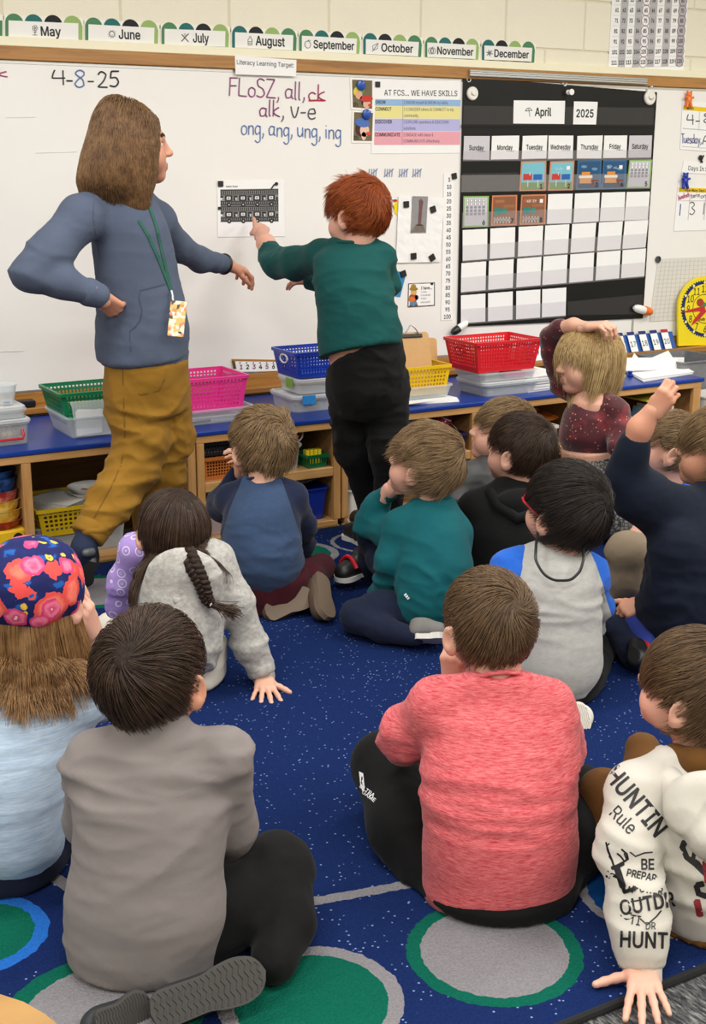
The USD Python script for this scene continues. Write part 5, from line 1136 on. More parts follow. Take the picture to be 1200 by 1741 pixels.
# right unit
t = tub('pail', 'white plastic pail hand-lettered 1-20 Dice', plastic('d9d6d0'), (2.375, YS + .085, .035), 0, .135, .135, .10, None, .93, cat='pail')
obj('lettering', cat_([text_at('1-20', (-.005, -.0665, .062), [1, 0, 0], [0, 0, 1], .016), text_at('Dice', (.012, -.0660, .036), [1, 0, 0], [0, 0, 1], .016)]), M_ink, t)
tub('pail', 'second white pail standing behind the one lettered Dice', plastic('cfccc6'), (2.36, YS + .26, .035), 0, .13, .13, .13, M_pin, .93, cat='pail')
z2_ = .2365
tub('storage_bin', 'grey clear box, left of two on the right unit behind the boy in green', M_clearg, (2.47, YS + .16, z2_), 0, .13, .2, .09, M_frost, .95); tub('storage_bin', 'pale clear box, right of two on the right unit behind the boy in green', M_clear, (2.615, YS + .2, z2_), 0, .12, .2, .11, M_frost, .95)
basket('shelf_basket', 'dark purple wire basket holding red cups', '2c2340', (2.775, YS + .11, z2_), 0, .16, .18, .07, 3, 6, .93)
M_redcup = matraw('red_spotted_cup', {'g': ('geometry', {}), 'v': ('voronoi_texture', {'scale': 55.0}), 'r': ('rgb_ramp', {'ramp': [(.22, srgb('e8c8c8')), (.28, srgb('9c2038'))]}), 'p': ('principled_bsdf', {'roughness': .3, 'alpha': .92})}, [('g.position', 'v.vector'), ('v.distance', 'r.fac'), ('r.color', 'p.base_color')])
tube_cup('red spotted cup leaning in the purple basket, left of two', (2.725, YS + .10, z2_ + .006), (.45, -.2, 1), .030, .135, M_redcup); tube_cup('red spotted cup standing in the purple basket, right of two', (2.81, YS + .12, z2_ + .006), (.08, 0, 1), .029, .145, M_redcup)
z3_ = .2045
basket('shelf_basket', 'black lower basket under the white slotted basket', '19191b', (3.20, YS + .10, z3_), 0, .2, .2, .045, 2, 8, .95)
basket('shelf_basket', 'white slotted basket of tools behind the boys', 'd8d5ce', (3.20, YS + .10, z3_ + .0465), 0, .2, .2, .045, 1, 12, .95)
for i, c in enumerate(('2c4a7c', '4a78b0', '3a3a3c', 'c8701c')): m = tube([(3.13 + .03 * i, YS + .04, z3_ + .075), (3.17 + .03 * i, YS + .15, z3_ + .088)], .010, 10); obj('craft_tool', m, plastic(c), None, 30, 'coloured craft tool lying in the white slotted basket', 'tool', 'tools in the white slotted basket')
m = rr_loft([(.09, .07, 0, .02), (.10, .08, .012, .02), (.096, .076, .012, .02), (.088, .068, .003, .02)]); m.apply_transform(trimesh.transformations.rotation_matrix(.12, [1, 0, 0])); m.apply_translation((3.26, YS + .14, z3_ + .105)); obj('tray', m, plastic('b8621c'), None, 30, 'dark orange tray on top of the white slotted basket', 'tray')
tub('storage_bin', 'white dotted bin of papers behind the girl in maroon', plastic('d6d4d0'), (3.66, YS + .12, z3_), 0, .17, .2, .075, None, .92)
for i in range(6): m = bx(-.07, .07, -.0006, .0006, 0, .10); m.apply_transform(trimesh.transformations.rotation_matrix(.25 + .12 * i, [1, 0, 0])); m.apply_transform(trimesh.transformations.rotation_matrix(.1 * (i - 3), [0, 1, 0])); m.apply_translation((3.655 + .004 * i, YS + .10 + .008 * i, z3_ + .028)); obj('paper', m, M_white, None, False, 'white paper standing in the white dotted bin', 'paper', 'papers in the white dotted bin')
for i, (c, h) in enumerate((('7fa8c8', .10), ('d8d8da', .11), ('c46a5a', .10), ('5a8ab8', .105), ('e4e2de', .11), ('8a4a3a', .10), ('d0c8b8', .105))): m = bx(0, .012, 0, .12, 0, h, .001); m.apply_transform(trimesh.transformations.rotation_matrix(.22, [0, 1, 0])); m.apply_translation((3.83 + .02 * i, YS + .04, z3_ + .003)); obj('booklet', m, plain('book_' + c, c, .5), None, False, 'slim booklet standing in the leaning row at the right end of the shelf', 'book', 'booklets at the right end of the shelf')
m = bx(3.80, 3.98, YS + .02, YS + .2, .355, .362, .002); m.apply_transform(trimesh.transformations.rotation_matrix(-.12, [0, 1, 0], (3.9, YS, .36))); obj('folder', m, plastic('e0c93a'), None, False, 'yellow folder lying on the booklets at the right end of the shelf', 'folder')
tub('waste_bin', 'grey textured waste bin beyond the right end of the shelf', plain('grey_bin', '77787c', .6, .2, 80, bump=.5), (4.30, YS + .33, 0), 0, .30, .30, .47, None, .85)
tub('storage_bin', 'white bin on the floor beyond the right end of the shelf', plastic('d4d3d0'), (4.25, YS + .04, 0), .1, .24, .22, .34, None, .9)

# corner of a table in the foreground
tz = .56
W_table = wood('maple_table', 'a2783c', '83602e', 'x', .55, .6, 0)
pts = [at_z(-160, 1660, tz), at_z(0, 1690, tz), at_z(40, 1703, tz), at_z(75, 1723, tz), at_z(104, 1746, tz), at_z(60, 1900, tz), at_z(-160, 1900, tz)]
t = thing('table', 'light wooden table corner at the lower left of the picture', 'table')
obj('tabletop', poly_slab(pts, tz - .025, tz), W_table, t, 30)
pl = at_z(-60, 1760, tz); obj('leg', tube([(pl[0], pl[1], 0.0), (pl[0], pl[1], tz - .026)], .022, 16), M_alu, t)

# ================================================================ people
HF = np.array([math.sin(YAW), math.cos(YAW), 0.0])
def P(u, v, hd):                               # point seen at a photo position, hd metres ahead along the floor
    r = ray(u, v); return CAM + r * (hd / (r @ HF))
def m_of(px, p): return px * depth(p) / FOC    # photo pixels to metres at a point
def look(yaw, pitch=0.0, roll=0.0):            # 0 = away from the camera, 90 = to the left of the picture; returns right, forward, up
    y, p = math.radians(yaw), math.radians(pitch)
    f = math.cos(p) * (HF * math.cos(y) - RT * math.sin(y)) + np.array([0, 0, math.sin(p)]); f = unit(f)
    r = unit(np.cross(f, [0, 0, 1.0])); u = np.cross(r, f)
    a = math.radians(roll); return np.array([r * math.cos(a) + u * math.sin(a), f, u * math.cos(a) - r * math.sin(a)])
def skin_mat(name, c):
    c = srgb(c)
    return matraw('skin_' + name, {'g': ('geometry', {}), 'n': ('noise_texture', {'scale': 16.0, 'detail': 3.0}), 'm': ('mix', {'color1': (c[0] * .93, c[1] * .80, c[2] * .78), 'color2': (min(1, c[0] * 1.05), c[1] * 1.06, c[2] * 1.05)}),
        'bn': ('noise_texture', {'scale': 420.0, 'detail': 2.0}), 'b': ('bump', {'strength': .06, 'distance': .002}),
        'p': ('principled_bsdf', {'roughness': .5, 'specular_ior_level': .35, 'subsurface_weight': .12, 'subsurface_radius': (1, .3, .15), 'subsurface_scale': .008})},
        [('g.position', 'n.vector'), ('n.fac', 'm.fac'), ('m.color', 'p.base_color'), ('g.position', 'bn.vector'), ('bn.fac', 'b.height'), ('b.normal', 'p.normal')])
SKIN = skin_mat('fair', 'd3a48e'); SKIN2 = skin_mat('rosy', 'd6a591'); SKIN3 = skin_mat('warm', 'c89278')
M_eye = plain('eye_white', 'e9e4df', .15, .01); M_lip = plain('lip', 'b9756c', .4, .05); M_iris = plain('iris', '4a5a62', .1, .2, 300); M_pupil = plain('pupil', '141414', .1)
def hair_mats(name, c, c2):
    a, b = srgb(c), srgb(c2); lo = tuple(x * .55 for x in a)
    st = matraw('strand_' + name, {'h': ('hair_info', {}), 'w': ('white_noise_texture', {'dimensions': '1D'}), 'g': ('geometry', {}), 'n': ('noise_texture', {'scale': 38.0, 'detail': 2.0}), 'nm': ('math', {'math_type': 'multiply', 'value2': .45}), 'ad': ('math', {'math_type': 'multiply_add', 'value2': .6}),
        'r': ('rgb_ramp', {'ramp': [(.1, lo), (.45, a), (.88, b)]}), 'p': ('principled_bsdf', {'roughness': .42, 'specular_ior_level': .35})},
        [('h.random', 'w.w') if False else ('g.position', 'n.vector'), ('h.index', 'w.w'), ('w.value', 'ad.value1'), ('n.fac', 'nm.value1'), ('nm.value', 'ad.value3'), ('ad.value', 'r.fac'), ('r.color', 'p.base_color')])
    cap = matraw('hairmass_' + name, {'g': ('geometry', {}), 'n': ('noise_texture', {'scale': 90.0, 'detail': 3.0}), 'r': ('rgb_ramp', {'ramp': [(.3, tuple(x * .45 for x in a)), (.7, tuple(x * .95 for x in a))]}), 'b': ('bump', {'strength': .5, 'distance': .004}), 'p': ('principled_bsdf', {'roughness': .6, 'specular_ior_level': .2})},
        [('g.position', 'n.vector'), ('n.fac', 'r.fac'), ('r.color', 'p.base_color'), ('n.fac', 'b.height'), ('b.normal', 'p.normal')])
    return st, cap
def curves(name, pts, w, m, parent, label=None):
    """pts (n, k, 3), w (k,) or (n, k)"""
    n, k, _ = pts.shape; c = UsdGeom.BasisCurves.Define(stage, numbered(pathof(parent), name))
    c.CreateTypeAttr('linear'); c.CreateCurveVertexCountsAttr(Vt.IntArray.FromNumpy(np.full(n, k, np.int32)))
    c.CreatePointsAttr(Vt.Vec3fArray.FromNumpy(pts.reshape(-1, 3).astype(np.float32)))
    c.CreateWidthsAttr(Vt.FloatArray.FromNumpy(np.broadcast_to(w, (n, k)).astype(np.float32).ravel())); c.SetWidthsInterpolation('vertex')
    UsdShade.MaterialBindingAPI.Apply(c.GetPrim()).Bind(m); tag(c, label, kind='stuff'); return c

class Head:
    """a head with face; c = middle of the skull, A = rows right, forward, up; s = 1 for a child's head 0.145 m wide"""
    def __init__(h, c, A, s=1.0): h.c, h.A, h.s = np.asarray(c, float), A, s
    def w(h, x, y, z): return h.c + h.s * (np.array([x, y, z]) @ h.A)
    def loc(h, p): return (np.asarray(p) - h.c) @ h.A.T / h.s
    def build(h, t, body, skin, neck, neck_r=.043, hairc=None, h_=.0042, ears=True, chubby=1.0, iris=None):
        s, w, A = h.s, h.w, h.A
        E = lambda x, y, z, a, b, c, k=.012, ax=None: Ell(w(x, y, z), np.array([a, b, c]) * s, A if ax is None else ax, k * s)
        C = lambda a, b, r0, r1, k=.008: Cone(w(*a), w(*b), r0 * s, r1 * s, k * s)
        adds = [E(0, -.008, .022, .073, .091, .082), E(0, .034, -.040, .057 * chubby, .055, .066, .03), E(0, .066, -.088, .020, .018, .017, .025),
                E(.034, .052, -.042, .026 * chubby, .028, .030, .02), E(-.034, .052, -.042, .026 * chubby, .028, .030, .02),
                C((0, .086, .002), (0, .101, -.027), .0065, .0092, .012), E(.009, .094, -.032, .0075, .008, .0065, .006), E(-.009, .094, -.032, .0075, .008, .0065, .006), E(0, .1015, -.029, .0095, .0095, .0085, .006),
                C((.014, .079, .014), (.042, .066, .010), .009, .008, .014), C((-.014, .079, .014), (-.042, .066, .010), .009, .008, .014),
                C((-.014, .0855, -.0585), (.014, .0855, -.0585), .0062, .0062, .007), C((-.012, .0845, -.0675), (.012, .0845, -.0675), .0068, .0068, .006),
                Cone(w(0, -.030, -.030), neck, .050 * s, neck_r, .03)]
        subs = [E(.0305, .094, -.003, .0145, .014, .0105, .008), E(-.0305, .094, -.003, .0145, .014, .0105, .008), E(0, .0955, -.0632, .017, .0055, .0016, .003)]
        if ears:
            for sg in (-1, 1):
                r_ = unit(A[0] * sg * .86 - A[1] * .50); f_ = unit(np.cross(r_, A[2]) * -sg); ax = np.array([r_, f_, A[2]])
                adds += [E(sg * .0835, -.014, -.010, .0085, .021, .032, .004, ax), E(sg * .079, -.006, -.035, .007, .011, .013, .005, ax), E(sg * .068, .0, -.02, .012, .012, .018, .006)]
                subs += [Ell(w(sg * .0935, -.012, -.006), np.array([.007, .012, .018]) * s, ax, .004)]
        m = Field(adds, (), subs).mesh(h_ * s); body.append(m)
        L = h.loc(m.vertices); n = vnormals(m); F = m.faces; cen = L[F].mean(1)
        ln = (n[F].mean(1)) @ A.T
        lip = (np.abs(cen[:, 0]) < .017) & (cen[:, 1] > .075) & (((cen[:, 2] + .0630) / .0105) ** 2 + (cen[:, 0] / .0185) ** 2 < 1)
        def sub(mask, off, nm, mat):
            if mask.sum() < 4: return
            ids = np.unique(F[mask]); mp = np.full(len(L), -1); mp[ids] = np.arange(len(ids))
            obj(nm, trimesh.Trimesh(np.array(m.vertices)[ids] + n[ids] * off * s, mp[F[mask]], process=False), mat, t, True)
        sub(lip, .0006, 'lips', M_lip)
        for sg in (-1, 1):
            x = cen[:, 0] * sg; arc = .0195 - ((x - .029) / .022) ** 2 * .005
            if hairc is not None: sub((x > .012) & (x < .047) & (cen[:, 1] > .05) & (np.abs(cen[:, 2] - arc) < .0038), .0012, 'eyebrow', hairc)
            e = trimesh.creation.icosphere(3, .0128 * s); e.apply_translation(w(sg * .0305, .0672, -.0035)); eo = obj('eye', e, M_eye, t, True)
            d = unit(A[1] * .96 + A[2] * .22 + A[0] * sg * .08)
            o = w(sg * .0305, .0672, -.0035)
            b = unit(np.cross(d, A[2])); X = frame_xf(o + d * .0117 * s, b, np.cross(d, b), d)
            q = lathe([(0, .0010 * s), (.003 * s, .0010 * s), (.0062 * s, .0003 * s), (.0066 * s, -.001 * s), (0, -.001 * s)], 18); q.apply_transform(X); obj('iris', q, iris or M_iris, eo)
            q = lathe([(0, .0014 * s), (.0028 * s, .0013 * s), (.0028 * s, 0), (0, 0)], 14); q.apply_transform(X); obj('pupil', q, M_pupil, eo)
            lid = [o + .0131 * s * unit(A[1] * math.cos(a) * .93 + A[0] * math.sin(a) + A[2] * (.42 - .25 * abs(math.sin(a)))) for a in np.linspace(-.75, .75, 9)]
            obj('eyelash', tube(lid, .0009 * s, 5), hairc or M_pupil, t)
        return m
    def scalp(h): return np.array([0, -.010, .024]), np.array([.0775, .0955, .0870])
    def hair(h, t, st, cap, n=2200, L=.055, thick=.012, whorl=(.25, -.75, .6), swirl=.5, noise=.35, cling=.55, grav=.25, wid=.0016, steps=6, seed=0, hl=None, keep=None, tips=.5, lift=.0, clump=16.0, Lfun=None, extra=None, capthick=.38, jit=.35, front=0.0, fields=()):
        """short or medium hair growing out of a crown whorl; hl = hairline heights (back, nape side, behind ear, ear, sideburn, temple, forehead)"""
        wid *= .68; n = int(n * 1.45); s = h.s; e0, er = h.scalp(); rs = np.random.RandomState(seed + 5)
        hz = np.array([-.086, -.080, -.040, .012, .006, .038, .058] if hl is None else hl); hy = np.array([-.115, -.06, -.038, -.012, .022, .045, .082])
        ok = lambda q: q[:, 2] > np.interp(q[:, 1], hy, hz)
        k = np.arange(int(n * 1.75)); z = 1 - 2 * (k + .5) / len(k); ph = k * 2.399963 + rs.rand(len(k)) * .8
        d = np.stack([np.sqrt(1 - z * z) * np.cos(ph), np.sqrt(1 - z * z) * np.sin(ph), z], 1); q = e0 + d * er
        m = ok(q)
        if keep is not None: m &= keep(q)
        q, d = q[m], d[m]; near_w = d @ (unit(whorl)) > .93; q, d = np.vstack([q, q[near_w] + rs.randn(near_w.sum(), 3) * .004]), np.vstack([d, d[near_w]]); N = len(q); w0 = unit(whorl); G = h.A @ np.array([0, 0, -1.0])
        layer = rs.rand(N); Ls = L * (.7 + .5 * rs.rand(N)) * (np.ones(N) if Lfun is None else Lfun(q))
        if L < .12: Ls = Ls * np.where((np.abs(q[:, 0]) > .045) & (np.abs(q[:, 1] + .010) < .034) & (q[:, 2] < .055), .22, 1.0)
        pos = q.copy(); out = [pos]; prev = None
        nz = lambda p, sd: np.stack([meshkit.noise(p * clump + 31.7 * i, seed * 7 + sd + i) - .5 for i in range(3)], 1) * 2
        cl = nz(q, 1)
        for i in range(steps - 1):
            f = (i + 1) / (steps - 1); dn = (pos - e0) / er; dn /= np.linalg.norm(dn, axis=1, keepdims=True)
            nn = dn / er; nn /= np.linalg.norm(nn, axis=1, keepdims=True)
            tg = -(w0 - dn * (dn @ w0)[:, None]); tg /= np.maximum(np.linalg.norm(tg, axis=1, keepdims=True), .02)
            sw = swirl * np.exp(-((1 - dn @ w0) / .5)); tg = tg * np.cos(sw)[:, None] + np.cross(dn, tg) * np.sin(sw)[:, None]
            if front: tg = tg + np.array([0, 1, -.3]) * front * (dn[:, 1:2] > -.2)
            D = tg + G * grav * (.4 + f) + cl * noise + nn * lift * (1 - f) + (rs.rand(N, 3) - .5) * jit
            if prev is not None: D = D * .6 + prev * .6
            D /= np.linalg.norm(D, axis=1, keepdims=True)
            for gf in fields:
                pw_ = h.c + s * (pos @ h.A); near = np.flatnonzero(pw_[:, 2] < h.c[2] - .02 * s)
                if len(near):
                    q_ = pw_[near]; d_ = gf(q_); e_ = 1e-3; gr = np.stack([gf(q_ + e_ * np.eye(3)[k]) - d_ for k in range(3)], 1); gr /= np.maximum(np.linalg.norm(gr, axis=1, keepdims=True), 1e-9)
                    gl = gr @ h.A.T; dn_ = (D[near] * gl).sum(1); c_ = (d_ < .016) & (dn_ < 0)
                    Dn = D[near]; Dn[c_] -= gl[c_] * dn_[c_][:, None]; Dn[c_] += np.array([0, -.35, 0]); Dn /= np.maximum(np.linalg.norm(Dn, axis=1, keepdims=True), 1e-9); D[near] = Dn
            prev = D
            pos = pos + D * (Ls / (steps - 1))[:, None]
            x = (pos - e0) / er; r = np.linalg.norm(x, axis=1); tgt = 1 + (thick * (.25 + .75 * layer) * min(1, .35 + f)) / er.mean()
            push_ = r < tgt; r2 = np.where(push_, tgt, np.where(pos[:, 2] > -.05, r + (tgt - r) * cling * (1 - f * .6), r)); pos = e0 + x / r[:, None] * r2[:, None] * er
            for gf in fields:
                pw_ = h.c + s * (pos @ h.A); near = np.flatnonzero(pw_[:, 2] < h.c[2] - .02 * s)
                if len(near):
                    q_ = pw_[near]; d_ = gf(q_); e_ = 1e-3; gr = np.stack([gf(q_ + e_ * np.eye(3)[k]) - d_ for k in range(3)], 1); gr /= np.maximum(np.linalg.norm(gr, axis=1, keepdims=True), 1e-9)
                    q_ = q_ + gr * np.clip(.003 + .007 * layer[near] - d_, 0, .05)[:, None]; pos[near] = (q_ - h.c) @ h.A.T / s
            out.append(pos)
        pts = np.stack(out, 1); W = h.c + s * (pts @ h.A)
        wd = wid * np.interp(np.linspace(0, 1, steps), [0, .3, .75, 1], [.8, 1, .85, tips * .4])
        # the mass beneath the strands
        ic = trimesh.creation.icosphere(5); dv = np.array(ic.vertices); qv = e0 + dv * er
        inside = ok(qv) if keep is None else ok(qv) & keep(qv)
        f = np.where(inside, 1 + thick * capthick / er.mean() * (.75 + .5 * meshkit.noise(dv * 9, seed)), .885)
        V = h.c + s * ((e0 + dv * er * f[:, None]) @ h.A)
        hm = obj('hair', trimesh.Trimesh(V, ic.faces, process=False), cap, t, True)
        curves('strands', W, wd, st, hm)
        return hm

def hand(wrist, dirv, back, side, s=1.0, curl=(.3, .5, .3), spread=.12, thumb=(.6, .3), curls=None, h_=.0026):
    """wrist position, direction to the knuckles, back-of-hand normal; side +1: thumb on the right when the fingers point up and the back faces you"""
    ey = unit(dirv); ez = unit(np.asarray(back) - ey * (np.asarray(back) @ ey)); ex = np.cross(ey, ez) * side
    w = lambda p: np.asarray(wrist) + s * (p[0] * ex + p[1] * ey + p[2] * ez)
    adds = [Cone(w((-.004, -.035, 0)), w((0, .004, 0)), .021 * s, .020 * s, .012)]
    ks = [(.027, .078, 0), (.0095, .083, .002), (-.008, .079, .001), (-.0245, .070, -.002)]
    for kx, k in zip((.015, .006, -.005, -.015), ks): adds.append(Cone(w((kx, .008, 0)), w(k), .0135 * s, .0100 * s, .014))
    adds.append(Cone(w((.016, .012, -.006)), w((.026, .040, -.008)), .014 * s, .012 * s, .014))
    Ls = [(.041, .025, .020), (.045, .028, .021), (.041, .026, .020), (.033, .019, .017)]
    nails = []
    for i, (k, L) in enumerate(zip(ks, Ls)):
        a = spread * (1.5 - i); p = np.array(k, float); r = (.0090, .0092, .0088, .0078)[i]; pitch = 0
        cu = curls[i] if curls else curl
        for j in range(3):
            pitch += cu[j]; d = np.array([math.sin(a) * math.cos(pitch), math.cos(a) * math.cos(pitch), -math.sin(pitch)]); q = p + d * L[j]
            adds.append(Cone(w(p), w(q), r * s, r * .91 * s, .004 if j else .006)); p = q; r *= .91
    a, dn = thumb; p = np.array([.024, .036, -.008])
    for L, r, da in ((.032, .0112, 0), (.026, .0100, -.12), (.020, .0090, -.05)):
        a += da; d = np.array([math.sin(a) * math.cos(dn), math.cos(a) * math.cos(dn), -math.sin(dn)]); q = p + d * L; adds.append(Cone(w(p), w(q), r * s, r * .9 * s, .005)); p = q
    m = Field(adds).mesh(h_); taubin(m, 4); return m

def limb(pts, k=.02, cut=False):                          # [(u, v, hd, radius px)] -> joined cones
    Q = [P(*p[:3]) for p in pts]; R = [m_of(p[3], q) for p, q in zip(pts, Q)]
    L = [Cone(a, b, ra, rb, k) for a, b, ra, rb in zip(Q, Q[1:], R, R[1:])]
    if cut: L[-1].end = unit(Q[-1] - Q[-2])
    return L
def limbm(pts, k=.02): return [Cone(a[0], b[0], a[1], b[1], k) for a, b in zip(pts, pts[1:])]
def trunk(secs, lat, k=.03, cap=.02, pw=2.0):  # [(u, v, hd, half width px, half depth m)] bottom to top
    C = [P(*s[:3]) for s in secs]; return Loft(C, [m_of(s[3], c) for s, c in zip(secs, C)], [s[4] for s in secs], lat, k, cap, pw)
def garment(t, nm, adds, m, h=.008, cuts=(), subs=(), fold=.006, freq=(14, 14, 26), seed=1, label=None, lo=None, hi=None, fine=.0, smooth_it=2):
    cuts = list(cuts) + ([((0, 0, RUGZ + .001), -UP)] if min(a.lo[2] for a in adds) < .03 else [])
    g = Field(adds, cuts, subs); me = g.mesh(h, lo, hi)
    if smooth_it: taubin(me, smooth_it)
    if fold: push(me, fold, folds(freq, seed))
    if fine: push(me, fine, folds(tuple(3 * f for f in freq), seed + 9))
    ob = obj(nm, me, m, t, True, label); f1 = folds(freq, seed)
    class Draped:
        adds = g.adds
        def __call__(s, p): return g(p) - fold * f1(p) if fold else g(p)
    return Draped(), me, ob
def ring_on(c, ax, lat, a, b, r, n=40, sag=0.0):     # an elliptic ribbed band (collar, cuff, hem)
    ax = unit(ax); lat = unit(np.asarray(lat) - ax * (np.asarray(lat) @ ax)); dp = np.cross(ax, lat)
    return tube([c + lat * a * math.cos(x) + dp * b * math.sin(x) for x in np.linspace(0, 2 * np.pi, n)], r, 8, False)
def shoe(t, heel, toe, up, L=None, w=.036, msole=None, mup=None, hgt=.05, tread=True, sole_t=.018, shaft=None):
    """sole from heel to toe; up = from the sole into the shoe"""
    heel, toe = np.asarray(heel, float), np.asarray(toe, float); f = unit(toe - heel); up = unit(np.asarray(up) - f * (np.asarray(up) @ f)); r = np.cross(f, up); L = np.linalg.norm(toe - heel)
    import shapely
    prof = [(0, .0), (.03, .55), (.12, .8), (.3, .78), (.45, .76), (.6, .92), (.75, 1.0), (.88, .86), (.96, .52), (1, 0)]
    xs = np.linspace(0, 1, 40); ys = PchipInterpolator([p[0] for p in prof], [p[1] for p in prof])(xs)
    poly = shapely.Polygon([(y * w, x * L) for x, y in zip(xs, ys)] + [(-y * w, x * L) for x, y in zip(xs[::-1], ys[::-1])][1:-1]).buffer(0)
    m = trimesh.creation.extrude_polygon(poly, sole_t, engine='earcut'); X = frame_xf(heel, r, f, up)
    if not np.linalg.det(X[:3, :3]) > 0: X[:3, 0] *= -1
    m.apply_transform(X); obj('sole', m, msole, t, 30)
    if tread:
        bars = []
        for y in np.arange(.06, .95, .052):
            ww = float(np.interp(y, xs, ys)) * w * .86
            zz = [(-ww + 2 * ww * i / 6, L * (y + (.012 if i % 2 else -.012)), -.0008) for i in range(7)]
            bars.append(tube([heel + (r if np.linalg.det(frame_xf(heel, r, f, up)[:3, :3]) > 0 else -r) * a + f * b + up * c for a, b, c in zz], .0016, 5))
        obj('tread', cat_(bars), msole, t, 30, kind='stuff')
    o = lambda a, b, c: heel + r * a + f * b * L + up * c
    adds = [Cone(o(0, .2, sole_t + .012), o(0, .78, sole_t + .006), w * .80, w * .78, .02), Cone(o(0, .16, sole_t + .01), o(0, .22, sole_t + hgt), w * .76, w * .80, .02), Cone(o(0, .35, sole_t + hgt * .5), o(0, .7, sole_t + .012), w * .7, w * .7, .02)]
    mm = Field(adds, [(o(0, 0, sole_t * .7), -up), (o(0, 0, sole_t + hgt * 1.02), up)]).mesh(.005); obj('shoe_upper', mm, mup, t, True)
def raglan(name, body, sleeve, planes, stretch=(60, 60, 60), k1=None):
    """body colour with sleeves of another colour beyond the seam planes (point, outward normal)"""
    N = {'g': ('geometry', {}), 'mp': ('mapping', {'scale': stretch}), 'n': ('noise_texture', {'scale': 1.0, 'detail': 4.0, 'roughness': .7}), 'a': ('mix', {'color1': srgb(body[0]), 'color2': srgb(body[1])}), 'b': ('mix', {'color1': srgb(sleeve[0]), 'color2': srgb(sleeve[1])}),
         'w': ('noise_texture', {'scale': 600.0}), 'bp': ('bump', {'strength': .2, 'distance': .002}), 'p': ('principled_bsdf', {'roughness': .9, 'specular_ior_level': .2, 'sheen_weight': .1}), 'x': ('mix', {})}
    L = [('g.position', 'mp.vector'), ('mp.vector', 'n.vector'), ('n.fac', 'a.fac'), ('n.fac', 'b.fac'), ('a.color', 'x.color1'), ('b.color', 'x.color2'), ('x.color', 'p.base_color'), ('g.position', 'w.vector'), ('w.fac', 'bp.height'), ('bp.normal', 'p.normal')]
    cur = None
    for i, (o, n) in enumerate(planes):
        n = unit(n); N[f'd{i}'] = ('vector_math', {'math_type': 'dot_product', 'vector2': tuple(n)}); N[f'c{i}'] = ('math', {'math_type': 'greater_than', 'value2': float(np.dot(o, n))}); L += [('g.position', f'd{i}.vector1'), (f'd{i}.value', f'c{i}.value1')]
        if cur is None: cur = f'c{i}.value'
        else: N[f'm{i}'] = ('math', {'math_type': 'maximum'}); L += [(cur, f'm{i}.value1'), (f'c{i}.value', f'm{i}.value2')]; cur = f'm{i}.value'
    L.append((cur, 'x.fac')); return matraw(name, N, L)
def wrap_print(g, mesh, d=None, off=.0012, steps=70, start=.10):
    """lays flat lettering or seams onto a garment: every point is carried straight away from the front until it meets the cloth"""
    v = np.array(mesh.vertices); D = v - CAM; D /= np.linalg.norm(D, axis=1, keepdims=True); p = v - D * start
    for _ in range(steps): p = p + D * np.clip(g(p) * .7, -.02, .03)[:, None]
    mesh.vertices = p - D * off; return mesh
def laid(t, g, pts_, w, m, nm, hd, off=.002, kind=None):
    q = tube([P(u, v, hd) for u, v in pts_], w, 6).subdivide_to_size(.015); return obj(nm, wrap_print(g, q, None, off, 80, .35), m, t, True, kind=kind)
def core(sh):
    """the body under a garment: the same shapes, slimmer"""
    import copy; L = []
    for a in sh:
        b = copy.copy(a)
        if isinstance(a, Cone): b.ra, b.rb, b.end = max(a.ra - .012, .010), max(a.rb - .012, .010), None
        elif isinstance(a, Loft): b.a, b.b = a.a * .84, a.b * .84
        else: continue
        L.append(b)
    return Field(L, [((0, 0, .02), -UP)]).mesh(.013)
def person(label): return thing('person', label, 'person')
def finish(t, parts, skin=None): obj('body', cat_(parts), skin or SKIN, t, True)
UP = np.array([0, 0, 1.0])
HB = hair_mats('darkbrown', '2a1d16', '57402f'); HM = hair_mats('midbrown', '513e2c', '86694a'); HL = hair_mats('sandy', '6d573e', 'a98b63'); HG = hair_mats('ginger', '7c3414', 'c4692c'); HD = hair_mats('almostblack', '17110e', '41352d'); HW = hair_mats('woman', '553b27', '9a754c'); HBL = hair_mats('blond', 'aa8c5a', 'ead0a0'); HBR = hair_mats('braid', '2e2019', '5d4534'); HN = hair_mats('beaniegirl', '6a4a2e', 'ab8556')
M_blackpants = cloth('black_trousers', '070708', .85, .1); M_navy = cloth('navy_trousers', '141b30', .9, .1)
M_rubber = plain('dark_rubber', '3a3734', .7, .12, 30); M_tan = plain('tan_rubber', '665747', .7, .08, 30, bump=.2, bscale=90)

# ---------------------------------------------------------------- boy in grey, foreground left
LAT = RT
t = person('boy in plain grey long-sleeved shirt, back to us, front left')
sk = []
H = Head(P(258, 1152, 1.985), look(-16, 2, 0), 1.03)
H.build(t, sk, SKIN3, P(262, 1245, 1.99), .040)
H.hair(t, *HB, n=3200, L=.058, thick=.017, whorl=(-.02, -.80, .58), swirl=.7, noise=.22, grav=.30, wid=.0017, seed=1, jit=.25)
secs = [(232, 1668, 1.90, 108, .085), (242, 1610, 1.90, 132, .105), (248, 1540, 1.90, 141, .108), (252, 1460, 1.91, 130, .098), (256, 1375, 1.93, 132, .095), (262, 1310, 1.95, 128, .085), (264, 1250, 1.95, 72, .055), (264, 1214, 1.95, 46, .046)]
sh = [trunk(secs, LAT, .03, .02)]
sh += limb([(300, 1258, 1.95, 26), (376, 1290, 1.96, 47), (395, 1405, 2.01, 40), (392, 1452, 2.06, 33), (300, 1410, 2.22, 27)], .03)
sh += limb([(230, 1258, 1.95, 26), (160, 1296, 1.96, 46), (152, 1400, 2.03, 38), (165, 1445, 2.10, 32), (240, 1400, 2.24, 26)], .03)
